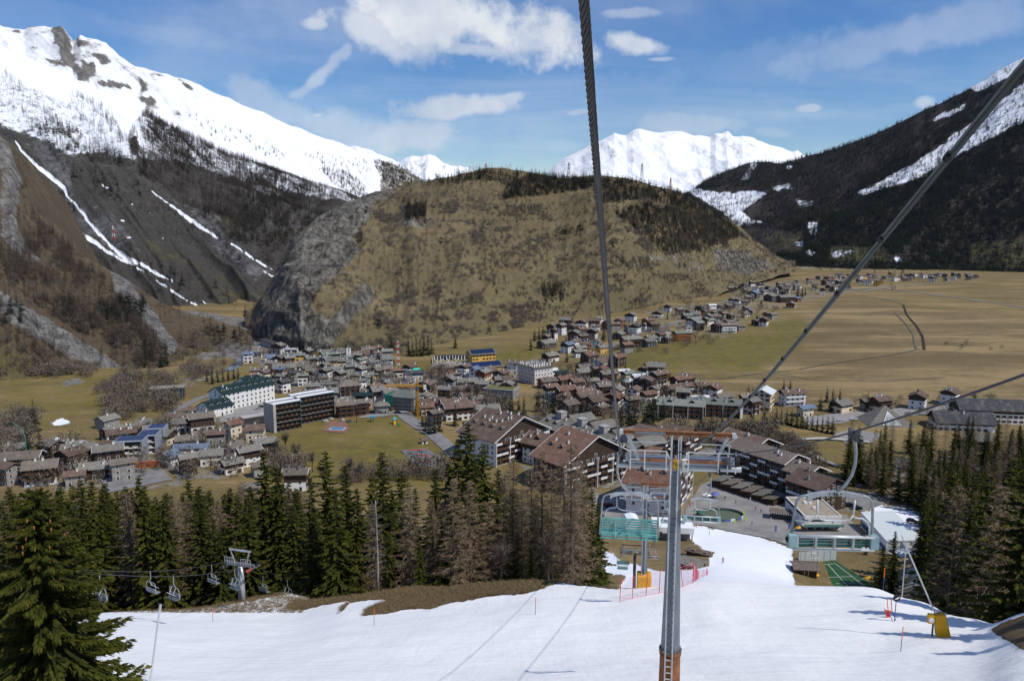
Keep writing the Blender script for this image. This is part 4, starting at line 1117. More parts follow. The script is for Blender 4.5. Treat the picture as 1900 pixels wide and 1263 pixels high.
def far_kinds():
    c = {}
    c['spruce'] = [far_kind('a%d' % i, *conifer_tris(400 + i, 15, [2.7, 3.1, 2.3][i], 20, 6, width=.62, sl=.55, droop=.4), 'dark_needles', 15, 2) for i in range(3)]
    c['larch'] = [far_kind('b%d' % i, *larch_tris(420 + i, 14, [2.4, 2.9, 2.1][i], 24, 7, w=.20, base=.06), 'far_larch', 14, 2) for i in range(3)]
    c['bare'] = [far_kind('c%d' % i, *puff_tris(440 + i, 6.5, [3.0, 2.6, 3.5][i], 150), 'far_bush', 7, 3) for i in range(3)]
    r = np.random.default_rng(77)
    for i in range(3):          # tufts of dry grass
        n = 26; o = r.normal(0, .13, (n, 3)); o[:, 2] = -.03; a = r.uniform(0, 6.28, n); ln = r.uniform(.12, .34, n); w = np.stack([-np.sin(a), np.cos(a), 0 * a], -1) * .012
        T = np.stack([o - w, o + w, o + np.stack([np.cos(a) * ln * .8, np.sin(a) * ln * .8, ln * r.uniform(.4, 1, n)], -1)], 1)
        far_kind('f%d' % i, T, r.random(n), 'dry_grass', 0, 0)
    for k, pk, leaf in (('d', 'spruce', None), ('e', 'larch', None)):
        for i in range(3):
            o = bpy.data.objects.new('%s%d' % (k, i), PROTO[pk][i][0]); HIDDEN.objects.link(o)
    return c


FAR = far_kinds()
_PICK = {'spruce': 0, 'larch': 3, 'bare': 6, 'spruce_near': 9, 'larch_near': 12, 'tuft': 15}


def scatter_tree_group():
    ng = bpy.data.node_groups.new('trees_on_points', 'GeometryNodeTree')
    ng.interface.new_socket('Geometry', in_out='INPUT', socket_type='NodeSocketGeometry')
    ng.interface.new_socket('Geometry', in_out='OUTPUT', socket_type='NodeSocketGeometry')
    n = ng.nodes; gi = n.new('NodeGroupInput'); go = n.new('NodeGroupOutput')
    ci = n.new('GeometryNodeCollectionInfo'); ci.inputs[0].default_value = HIDDEN; ci.inputs['Separate Children'].default_value = True; ci.inputs['Reset Children'].default_value = True
    ip = n.new('GeometryNodeInstanceOnPoints'); ip.inputs['Pick Instance'].default_value = True
    def attr(nm, typ):
        a = n.new('GeometryNodeInputNamedAttribute'); a.data_type = typ; a.inputs['Name'].default_value = nm; return a.outputs['Attribute']
    L = ng.links
    L.new(gi.outputs[0], ip.inputs['Points']); L.new(ci.outputs[0], ip.inputs['Instance'])
    L.new(attr('pick', 'INT'), ip.inputs['Instance Index']); L.new(attr('size', 'FLOAT_VECTOR'), ip.inputs['Scale'])
    L.new(attr('turn', 'FLOAT_VECTOR'), ip.inputs['Rotation'])
    L.new(ip.outputs[0], go.inputs[0])
    return ng


TREE_NG = scatter_tree_group()


def forest(name, parts, label, seed):
    """parts: list of (points, kind, mean height factor)"""
    r = np.random.default_rng(seed); V = []; pick = []; size = []
    for P, kind, hs in parts:
        if len(P) == 0: continue
        V.append(P - np.array([0, 0, .3])); pick.append(_PICK[kind] + r.integers(0, 3, len(P)))
        k = hs * (r.uniform(.6, 1.3, len(P)) if 'near' not in kind else r.uniform(.9, 1.08, len(P))); ww = 1.22 if 'near' in kind else 1.0; size.append(np.stack([ww * k * r.uniform(.85, 1.2, len(P)), ww * k * r.uniform(.85, 1.2, len(P)), k], -1))
    V = np.concatenate(V); pick = np.concatenate(pick); size = np.concatenate(size)
    me = bpy.data.meshes.new(name); me.vertices.add(len(V)); me.vertices.foreach_set('co', V.astype(np.float32).ravel())
    a = me.attributes.new('pick', 'INT', 'POINT'); a.data.foreach_set('value', pick.astype(np.int32))
    a = me.attributes.new('size', 'FLOAT_VECTOR', 'POINT'); a.data.foreach_set('vector', size.astype(np.float32).ravel())
    t = np.zeros((len(V), 3), np.float32); t[:, 2] = r.uniform(0, 6.28, len(V))
    a = me.attributes.new('turn', 'FLOAT_VECTOR', 'POINT'); a.data.foreach_set('vector', t.ravel())
    o = link(name, me); md = o.modifiers.new('trees', 'NODES'); md.node_group = TREE_NG
    return tag(o, label, kind='stuff')


def clumpy(px, py, seed, l=30, lo=-.04, hi=.1, ly=None):
    return np.clip((fbm(px / l, py / (ly or l), 4, seed) - lo) / (hi - lo), 0, 1)


def mountain_forests():
    dB = lambda px, py: polys_val(px, py, .0, B_TREES) * (.25 + .75 * clumpy(px, py, 5, 26, -.1, .06)) * (1 - np.clip(sum(near_line(px, py, g, 3) for g in GULLY[:5]), 0, 1))
    forest('mountain_forest', [(slope_b.scatter(13500, dB, 1), 'larch', 1.25), (slope_b.scatter(2600, lambda a, b: dB(a, b) * clumpy(a, b, 8, 60, -.02, .1), 2), 'spruce', 1.15)], 'brown larch forest across the left mountain below the snow', 1)
    dA = lambda px, py: polys_val(px, py, 0, [([(690, 292), (740, 308), (800, 336), (800, 370), (720, 350), (700, 320)], 1), ([(588, 312), (640, 318), (672, 340), (690, 370), (640, 360), (610, 335)], .7), ([(560, 285), (690, 300), (690, 330), (600, 310)], .12), ([(330, 205), (460, 250), (540, 290), (520, 300), (400, 260)], .12)])
    forest('ridge_forest', [(ridge_a.scatter(900, dA, 3), 'spruce', 1.25), (ridge_a.scatter(700, dA, 4), 'larch', 1.25)], 'dark trees on the lower end of the white ridge', 2)
    C_T = [([(0, 430), (100, 470), (200, 520), (250, 590), (300, 640), (260, 660), (150, 620), (60, 560), (0, 520)], 1.0), ([(60, 400), (110, 445), (200, 500), (100, 480), (40, 440)], .5), ([(330, 600), (470, 640), (470, 660), (400, 660), (330, 640)], .55), ([(230, 640), (330, 650), (350, 690), (260, 700)], .6), ([(0, 560), (100, 620), (200, 670), (200, 700), (0, 700)], .3)]
    dC = lambda px, py: polys_val(px, py, .06, C_T) * (.15 + .85 * clumpy(px, py, 12, 30, -.08, .06)) * (1 - .8 * polys_val(px, py, 0, [(p, 1) for p, k in C_ROCK]))
    dCs = lambda px, py: polys_val(px, py, .0, [([(112, 560), (135, 560), (140, 600), (115, 595)], 1), ([(172, 565), (270, 560), (262, 600), (180, 600)], 1), ([(250, 640), (310, 640), (310, 690), (255, 680)], .5), ([(150, 590), (185, 600), (180, 620), (150, 612)], .6), ([(0, 560), (40, 570), (40, 600), (0, 600)], .3), ([(380, 610), (450, 620), (460, 640), (390, 640)], .35)])
    forest('foothill_wood', [(foothill.scatter(3000, dC, 5), 'larch', .75), (foothill.scatter(1100, dC, 6), 'bare', .9), (foothill.scatter(230, dCs, 7), 'spruce', .85)], 'brown larches and a few spruces over the left foothill', 3)
    H_S = [([(800, 330), (880, 318), (960, 322), (960, 345), (900, 335), (820, 345)], .35), ([(752, 385), (790, 380), (790, 405), (755, 410)], 1), ([(985, 325), (1040, 330), (1110, 330), (1110, 350), (930, 372), (940, 345)], .8), ([(1090, 330), (1180, 335), (1240, 350), (1300, 370), (1340, 402), (1380, 440), (1340, 450), (1300, 400), (1200, 370), (1110, 380)], .55), ([(1140, 395), (1200, 380), (1330, 410), (1350, 455), (1290, 460), (1250, 440), (1190, 440)], .5), ([(1000, 530), (1040, 528), (1060, 560), (1010, 560)], .7), ([(1196, 430), (1240, 420), (1290, 450), (1300, 470), (1220, 470)], .35), ([(560, 655), (640, 660), (640, 640), (590, 640)], .0), ([(660, 440), (672, 438), (670, 456)], .7), ([(1045, 425), (1080, 420), (1080, 440), (1040, 440)], .25)]
    H_B = [([(690, 395), (750, 385), (760, 410), (700, 420)], .9), ([(790, 375), (850, 365), (850, 400), (800, 395)], .9), ([(880, 385), (1000, 380), (1040, 420), (1000, 470), (900, 440)], .55), ([(860, 430), (1100, 400), (1200, 500), (1300, 560), (1000, 600), (820, 560)], .34), ([(690, 560), (860, 520), (960, 560), (920, 620), (700, 640)], .62), ([(820, 590), (1000, 560), (1010, 600), (900, 625), (830, 630)], .75), ([(1080, 470), (1200, 480), (1330, 545), (1220, 575), (1080, 580)], .5), ([(1130, 340), (1330, 400), (1350, 460), (1200, 480), (1140, 400)], .6), ([(640, 640), (760, 640), (760, 655), (640, 655)], .5)]
    dHs = lambda px, py: polys_val(px, py, .006, H_S)
    dHb = lambda px, py: np.maximum(polys_val(px, py, .14, H_B) * clumpy(px, py, 15, 26, -.03, .05, 11), .03) * (1 - .93 * hill_rock(px, py))
    forest('hill_trees', [(hill.scatter(2700, dHs, 8), 'spruce', .75), (hill.scatter(4200, lambda a, b: dHs(a, b) * .7 + .10 * (b < 345), 9), 'larch', .72), (hill.scatter(12000, dHb, 10), 'bare', .66), (hill.scatter(500, lambda a, b: hill_rock(a, b) * clumpy(a, b, 33, 20, 0, .1), 12), 'bare', .35)], 'bare shrubs and scattered conifers over the brown hill', 4)
    dR0 = lambda px, py: polys_val(px, py, 1.0, [(R_SNOW[0][0], .2), (R_SNOW[1][0], .12), (R_SNOW[2][0], .3)] + R_BARE + [(p, .25) for p, k in R_SNOW[6:]])
    dR = lambda px, py: dR0(px, py) * (.5 + .5 * clumpy(px, py, 19, 24, -.12, .02)) * ((px > 1255) & (px < 1960))
    up = lambda px, py: np.clip((px * .62 + py - 1395) / 90 * -1, 0, 1)
    forest('right_forest', [(right_m.scatter(24000, lambda a, b: dR(a, b) * (1 - .75 * up(a, b)), 13), 'spruce', 1.15), (right_m.scatter(9500, lambda a, b: dR(a, b) * (.15 + .85 * up(a, b)), 14), 'larch', 1.15)], 'dense dark conifers over the whole right mountain', 5)


mountain_forests()


def ground_scatter(polys, n, seed):
    """points on the valley floor inside photo polygons"""
    r = random.Random(seed); out = []
    for poly, k in polys:
        xs = [p[0] for p in poly]; ys = [p[1] for p in poly]; c = 0; tries = 0
        while c < k and tries < k * 30:
            tries += 1
            x, y = r.uniform(min(xs), max(xs)), r.uniform(min(ys), max(ys))
            if not in_poly(np.array([x]), np.array([y]), poly)[0]: continue
            out.append(hit(x, y, 100)); c += 1
    return np.array(out)


def valley_bushes():
    bare = [([(220, 690), (330, 700), (330, 760), (240, 770), (190, 790), (200, 740)], 70), ([(0, 770), (60, 770), (40, 850), (0, 860)], 40), ([(60, 700), (170, 690), (160, 670), (20, 680)], 60), ([(170, 720), (240, 700), (230, 720), (180, 735)], 24), ([(340, 680), (420, 690), (370, 705), (330, 700)], 14),
            ([(850, 720), (900, 730), (960, 770), (950, 790), (880, 790), (860, 760)], 50), ([(1080, 790), (1250, 800), (1440, 800), (1520, 850), (1440, 850), (1260, 825), (1160, 815)], 130), ([(1400, 810), (1500, 830), (1540, 870), (1480, 870), (1420, 850)], 40),
            ([(500, 850), (560, 860), (570, 890), (510, 880)], 22), ([(640, 870), (720, 880), (830, 870), (830, 890), (640, 900)], 30), ([(1220, 625), (1340, 625), (1330, 640), (1240, 645)], 20), ([(1150, 620), (1250, 640), (1240, 660), (1140, 650)], 10), ([(1300, 590), (1450, 560), (1440, 580), (1330, 600)], 14), ([(1600, 850), (1720, 860), (1720, 890), (1600, 890)], 14),
            ([(470, 650), (560, 655), (560, 664), (480, 664)], 14), ([(690, 640), (760, 645), (760, 656), (690, 660)], 20), ([(1700, 640), (1900, 630), (1900, 660), (1700, 660)], 3)]
    bare = [(p, int(k * 1.7)) for p, k in bare] + [([(330, 600), (470, 640), (480, 660), (420, 680), (330, 690), (300, 640)], 90), ([(560, 655), (760, 645), (760, 662), (560, 668)], 26), ([(1000, 700), (1200, 720), (1240, 770), (1000, 750)], 26), ([(560, 700), (860, 700), (900, 760), (600, 760)], 40), ([(1040, 610), (1240, 600), (1240, 650), (1040, 660)], 26), ([(1340, 530), (1480, 530), (1480, 560), (1340, 590)], 24), ([(960, 780), (1040, 780), (1020, 800), (960, 800)], 16), ([(330, 790), (500, 790), (480, 880), (340, 870)], 26), ([(1540, 740), (1860, 745), (1860, 775), (1600, 770)], 22), ([(1780, 820), (1900, 820), (1900, 850), (1780, 850)], 14)]
    dark = [([(1500, 492), (1600, 490), (1600, 500), (1515, 502)], 55), ([(1620, 505), (1680, 505), (1680, 520), (1620, 522)], 26), ([(1690, 515), (1740, 512), (1740, 522), (1690, 524)], 14), ([(1600, 490), (1720, 492), (1800, 500), (1720, 500)], 40), ([(1640, 540), (1660, 540), (1660, 530), (1640, 530)], 4)]
    g = ground_scatter(bare, 0, 3); s = ground_scatter(dark, 0, 4)
    gv = ground_scatter([([(225, 695), (330, 700), (330, 765), (250, 775), (200, 790), (190, 750)], 110), ([(0, 775), (70, 770), (50, 850), (0, 860)], 50), ([(30, 690), (180, 680), (180, 700), (40, 705)], 50), ([(860, 725), (950, 770), (940, 792), (880, 785)], 50), ([(340, 685), (420, 692), (360, 708)], 14), ([(1250, 805), (1440, 800), (1440, 822), (1260, 822)], 40), ([(780, 700), (830, 690), (840, 720), (800, 725)], 18), ([(640, 876), (830, 878), (830, 895), (640, 900)], 22), ([(510, 850), (570, 870), (560, 900), (510, 880)], 18), ([(300, 790), (330, 800), (320, 830), (290, 815)], 8), ([(0, 850), (300, 800), (500, 800), (480, 890), (0, 905)], 70), ([(480, 680), (760, 690), (900, 720), (900, 790), (640, 745), (500, 730)], 70), ([(1000, 650), (1200, 700), (1340, 745), (1300, 790), (1000, 780)], 60), ([(1190, 560), (1400, 540), (1380, 620), (1200, 630)], 40)], 0, 8)
    forest('valley_bushes', [(gv, 'bare', 1.5), (g, 'bare', .9), (s, 'spruce', .7)], 'leafless bushes and hedges along banks and gardens of the valley', 6)
    under = ground_scatter([([(330, 1122), (400, 1118), (400, 1128), (330, 1132)], 40), ([(170, 1122), (330, 1122), (330, 1133), (170, 1132)], 26), ([(1700, 1090), (1800, 1110), (1800, 1130), (1720, 1112)], 10)], 0, 5)
    forest('underbrush', [(under, 'bare', .22)], 'leafless brush at the foot of the forest beside the snow', 7)


valley_bushes()


def back_rows():
    parts = []
    for k, nm in (('spruce', 'spruce_near'), ('larch', 'larch_near')):
        a = np.array(BACK[k]); 
        for lo, hi in ((0, 12), (12, 15), (15, 18), (18, 99)):
            q = a[(a[:, 3] >= lo) & (a[:, 3] < hi)]
            if len(q): parts.append((q[:, :3], nm, q[:, 3].mean() / 18 / .95))
    forest('forest', parts, 'dense forest behind the front trees on both sides of the slope', 9)


back_rows()


def dry_grass():
    r = random.Random(21); out = []
    while len(out) < 5200:
        x, y = r.uniform(520, 1160), r.uniform(1045, 1142)
        if not in_poly(np.array([x]), np.array([y]), BANK)[0]: continue
        p = hit(x, y, 40)
        if p[1] < 100: out.append(p)
    while len(out) < 6600:
        x, y = r.uniform(180, 560), r.uniform(1100, 1136); p = hit(x, y, 60)
        if 70 < p[1] < 96: out.append(p)
    forest('dry_grass', [(np.array(out) + np.array([0, 0, .3]), 'tuft', .9)], 'brown dry grass on the bare bank beside the snow', 11)


dry_grass()
# ---------------------------------------------------------------- buildings
WALLC = {'w': ('white', (.74, .73, .70)), 'c': ('cream', (.66, .58, .42)), 'y': ('yellow', (.68, .42, .10)), 'o': ('orange', (.62, .26, .06)), 'p': ('pink', (.55, .32, .22)), 'b': ('dark brown wooden', (.055, .034, .022)), 'r': ('reddish wooden', (.16, .055, .026)), 'g': ('grey stone', (.27, .255, .23)), 't': ('concrete', (.42, .41, .38)), 'd': ('dark', (.05, .05, .055))}
ROOFC = {'g': ('grey slate', (.20, .19, .165)), 'b': ('brown', (.15, .098, .075)), 'r': ('red-brown', (.19, .10, .068)), 'd': ('dark', (.05, .053, .06)), 'u': ('blue-grey', (.13, .17, .23)), 'k': ('dark teal', (.04, .085, .075)), 'l': ('pale metal', (.55, .58, .57)), 'n': ('grey-brown', (.175, .145, .118)), 's': ('blue solar', (.03, .055, .15)), 'q': ('greenish grey', (.20, .22, .19))}
WM = {k: mat('wall_' + v[0].replace(' ', '_'), v[1], .85, var=.10 if k in 'wcyop' else .3, scale=.5, bump=.15, bscale=3) for k, v in WALLC.items()}
RM = {k: roof_mat('roof_' + v[0].replace(' ', '_'), v[1]) for k, v in ROOFC.items()}
RM['l'] = mat('roof_sheet', (.60, .63, .62), .5, var=.08, scale=.4); RM['u'] = mat('roof_blue_sheet', (.14, .18, .245), .45, var=.12, scale=.5, streak=(3, .3, .3)); RM['k'] = mat('roof_teal_sheet', (.013, .03, .028), .5, var=.2, scale=.5)
GLASS = mat('window_glass', (.03, .037, .045), .12, var=.4, spec=.6)
FRAMEW = mat('frame_white', (.7, .69, .66), .6, var=.06); FRAMEB = mat('shutter_brown', (.17, .06, .025), .7, var=.2)
WOOD = mat('dark_cladding', (.062, .04, .028), .85, var=.35, scale=1.2, streak=(6, 6, .8), bump=.3); WOODR = mat('red_cladding', (.20, .068, .03), .8, var=.3, scale=1.2, streak=(6, 6, .8))
RAILW = mat('balcony_white', (.78, .77, .74), .7, var=.05); RAILB = mat('balcony_wood', (.085, .045, .025), .8, var=.3, scale=2, streak=(4, 4, 1)); RAILO = mat('balcony_orange', (.38, .12, .03), .75, var=.25)
CONC = mat('concrete', (.40, .385, .355), .9, var=.16, scale=.4, streak=(1, 1, .25), bump=.2); CHW = mat('chimney_white', (.78, .76, .71), .8, var=.08); CHG = mat('chimney_stone', (.3, .27, .23), .9, var=.2)
HOUSES = []
_CHM = {}


def chimney_mesh(white):
    if white not in _CHM:
        b = MB(); b.box(-.4, .4, -.4, .4, -1.6, 1.25); b.box(-.52, .52, -.52, .52, 1.25, 1.38, 0)
        for sx in (-.36, .28):
            for sy in (-.36, .28): b.box(sx, sx + .08, sy, sy + .08, 1.38, 1.62)
        b.box(-.55, .55, -.55, .55, 1.62, 1.74, 1)
        _CHM[white] = b.mesh('chimney', [CHW if white else CHG, RM['g']])
    return _CHM[white]


def face_frame(L, D, f):
    """for face f: function (u along the face, outward o, z) -> local point, and the face length"""
    if f == 'f': return (lambda u, o, z: (u, -D / 2 - o, z)), L
    if f == 'b': return (lambda u, o, z: (-u, D / 2 + o, z)), L
    if f == 'r': return (lambda u, o, z: (L / 2 + o, u, z)), D
    return (lambda u, o, z: (-L / 2 - o, -u, z)), D


def fbox(b, T, u0, u1, o0, o1, z0, z1, m=0):
    P = [T(u, o, z) for z in (z0, z1) for (u, o) in ((u0, o0), (u1, o0), (u1, o1), (u0, o1))]
    b.add(P, [(0, 1, 2, 3), (7, 6, 5, 4), (4, 5, 1, 0), (5, 6, 2, 1), (6, 7, 3, 2), (7, 4, 0, 3)], m)


def seen(loc, yaw, f):
    a = {'f': -math.pi / 2, 'b': math.pi / 2, 'r': 0, 'l': math.pi}[f] + yaw
    return math.cos(a) * -loc[0] + math.sin(a) * -loc[1] > -.15 * math.hypot(loc[0], loc[1])


def windows(root, L, D, h, fl, fh, faces, frame, gable=0, spacing=3.0, ww=1.1, wh=1.25, z0=.9, door=True):
    b = MB(); n = 0
    for f in faces:
        T, ln = face_frame(L, D, f); k = max(1, int((ln - .8) / spacing)); st = ln / k
        for j in range(fl):
            for i in range(k):
                u = -ln / 2 + st * (i + .5) + random.uniform(-.15, .15); z = z0 + j * fh
                if random.random() < .12: continue
                hh = wh if not (j == 0 and door and i == k // 2) else 2.0; zz = z if hh == wh else .05
                fbox(b, T, u - ww / 2 - .18, u + ww / 2 + .18, -.05, .05, zz - .1, zz + hh + .12, 1); fbox(b, T, u - ww / 2, u + ww / 2, -.05, .09, zz, zz + hh, 0)
                if frame is FRAMEB:
                    for s in (-1, 1): fbox(b, T, u + s * (ww / 2 + .34) - .26, u + s * (ww / 2 + .34) + .26, .0, .11, zz, zz + hh, 1)
                n += 1
        if gable and f in 'lr' and D > 6:
            z = h + .35; u = 0
            fbox(b, T, u - .8, u + .8, -.05, .05, z - .1, z + 1.2, 1); fbox(b, T, u - .6, u + .6, -.05, .09, z, z + 1.05, 0)
    if n: tag(b.obj('window', [GLASS, frame], root), kind='stuff')


def balconies(root, L, D, fl, fh, faces, style, depth=1.3, first=1):
    m = {'w': RAILW, 'b': RAILB, 'o': RAILO}.get(style, RAILB)
    for f in faces:
        T, ln = face_frame(L, D, f)
        for j in range(first, fl):
            z = j * fh
            if style == 's':                          # hotel front: bays between fins, some with white parapets
                k = max(2, int(ln / 4.2)); st = ln / k
                for i in range(k):
                    white = ((i * 7 + j * 5 + int(ln)) % 11) < 5
                    u0 = -ln / 2 + st * i
                    b = MB(); fbox(b, T, u0 + .12, u0 + st - .12, 0, depth, z - .18, z, 1); fbox(b, T, u0 + .12, u0 + st - .12, depth - .12, depth, z, z + (1.05 if white else .9), 0)
                    b.obj('balcony', [RAILW if white else RAILB, RAILB], root)
            else:
                b = MB(); a = ln / 2 - .5
                fbox(b, T, -a, a, 0, depth, z - .15, z, 0); fbox(b, T, -a, a, depth - .1, depth, z + .1, z + .98, 0)
                for u in (-a, a - .1): fbox(b, T, u, u + .1, 0, depth - .1, z, z + .98, 0)
                b.obj('balcony', [m], root)


def chalet(name, loc, yaw, L, D, fl, wall, roof, wood=0.45, bal='', style='b', chim=2, pitch=24, over=1.0, fh=2.8, frame=None, hip=False, dorm=0, verge=False, white_chim=None, spacing=3.0, cat='house', group='houses of the valley village', label=None, base=2.5, chimpos=None, dormcol='g', fins=False):
    h = fl * fh; tp = math.tan(math.radians(pitch)); e = empty(name, loc, yaw, label, cat, group)
    hw = h * (1 - wood) if wood and wall not in 'brd' else h
    b = MB(); b.box(-L / 2, L / 2, -D / 2, D / 2, -base, hw)
    gz = D / 2 * tp
    if wood == 0 or wall in 'brd':
        if not hip: b.extrude([(-D / 2, h), (D / 2, h), (0, h + gz)], 'x', -L / 2, L / 2)
    b.obj('wall', [WM[wall]], e)
    if hw < h:
        c = MB(); q = .06; c.box(-L / 2 - q, L / 2 + q, -D / 2 - q, D / 2 + q, hw, h)
        if not hip: c.extrude([(-D / 2 - q, h), (D / 2 + q, h), (0, h + gz)], 'x', -L / 2 - q, L / 2 + q)
        c.obj('cladding', [WOODR if wall == 'c' and random.random() < .4 else WOOD], e)
    th = .3; o = over; zr = h + gz + .12; ze = h - o * tp + .12; yb = D / 2 + o; xe = L / 2 + o * 1.1
    r = MB()
    if hip:
        k = min(L / 2 - .5, D / 2 * .9)
        vs = [(-xe, -yb, ze), (xe, -yb, ze), (xe, yb, ze), (-xe, yb, ze), (-xe + k + o, 0, zr), (xe - k - o, 0, zr)]
        vs += [(x, y, z - th) for x, y, z in vs[:4]]
        r.add(vs, [(0, 1, 5, 4), (2, 3, 4, 5), (1, 2, 5), (3, 0, 4), (9, 8, 7, 6), (6, 7, 1, 0), (7, 8, 2, 1), (8, 9, 3, 2), (9, 6, 0, 3)])
    else:
        for s in (-1, 1):
            vs = [(-xe, s * yb, ze), (xe, s * yb, ze), (xe, 0, zr), (-xe, 0, zr)]; vs += [(x, y, z - th) for x, y, z in vs]
            fs = [(0, 1, 2, 3), (7, 6, 5, 4), (4, 5, 1, 0), (5, 6, 2, 1), (7, 4, 0, 3)]
            r.add(vs, fs if s < 0 else [tuple(reversed(f)) for f in fs])
    ro = r.obj('roof', [RM[roof]], e)
    if verge and not hip:
        v = MB()
        for x in (-xe, xe):
            for s in (-1, 1): v.bar((x, s * yb, ze - .15), (x, 0, zr - .15), .12, .42)
        v.obj('verge_board', [RAILW], e)
    wc = white_chim if white_chim is not None else (random.random() < .7)
    for i in range(chim):
        if chimpos: cx, cy = chimpos[i]
        else: cx, cy = random.uniform(-.42, .42) * L, random.uniform(-.36, .36) * D
        z = h + gz - abs(cy) * tp
        link('chimney', chimney_mesh(wc), ro, (cx, cy, z))
    for i in range(dorm):
        u = -L / 2 + L / dorm * (i + .5); y0 = -D * .30; zz = h + gz - abs(y0) * tp
        d = MB(); w2 = 1.3
        d.box(u - w2, u + w2, y0 - .2, y0 + 2.6, zz - .8, zz + .9, 0); d.box(u - .8, u + .8, y0 - .26, y0, zz, zz + .75, 2)
        for s in (-1, 1):
            vs = [(u + s * (w2 + .35), y0 - .6, zz + .8), (u, y0 - .6, zz + 1.75), (u, y0 + 4.2, zz + 1.75), (u + s * (w2 + .35), y0 + 3.2, zz + .8)]
            vs += [(x, y, z - .18) for x, y, z in vs]
            fs = [(0, 1, 2, 3), (7, 6, 5, 4), (4, 5, 1, 0), (5, 6, 2, 1), (6, 7, 3, 2), (7, 4, 0, 3)]
            d.add(vs, [tuple(reversed(f)) for f in fs] if s > 0 else fs, 1)
        d.obj('dormer', [WM['w'] if dormcol == 'w' else WOOD, RM[roof], GLASS], ro)
    faces = [f for f in 'fblr' if seen(loc, yaw, f)]
    fr = frame or (FRAMEB if wall in 'cwpy' and random.random() < .5 else FRAMEW)
    windows(e, L, D, h, fl, fh, faces, fr, gable=not hip, spacing=spacing)
    if bal: balconies(e, L, D, fl, fh, [f for f in bal if f in faces], style)
    if fins:
        for f in fins:
            T, ln = face_frame(L, D, f); k = max(2, int(ln / 8.4)); b = MB()
            for i in range(k + 1):
                u = -ln / 2 + ln / k * i; fbox(b, T, u - .14, u + .14, 0, 1.5, -1, h - .3)
            tag(b.obj('fin', [RAILW], e), kind='stuff')
    HOUSES.append((e, WALLC[wall][0], ROOFC[roof][0], name, label))
    return e


def corner_loc(cx, cy, yaw, L, D, ymin=200):
    """place so that the corner nearest the camera stands at photo pixel (cx, cy)"""
    p = hit(cx, cy, ymin); s = 1 if yaw < 0 else -1
    lx, ly = s * L / 2, -D / 2
    return (p[0] - (lx * math.cos(yaw) - ly * math.sin(yaw)), p[1] - (lx * math.sin(yaw) + ly * math.cos(yaw)), p[2])


def house(x, y, w, yaw=0, ratio=.85, fl=2, wall='w', roof='g', wood=.45, bal='', chim=2, **kw):
    p = hit(x, y, 200); a = math.radians(yaw); ca, sa = abs(math.cos(a)), abs(math.sin(a))
    W = w / ppm(p[1], y); L = W / (ca + ratio * sa) / 1.12; D = L * ratio
    loc = (p[0], p[1] + .5 * (L * sa + D * ca), p[2])
    return chalet(kw.pop('name', 'house'), loc, a, L, D, fl, wall, roof, wood, bal, chim=chim, **kw)


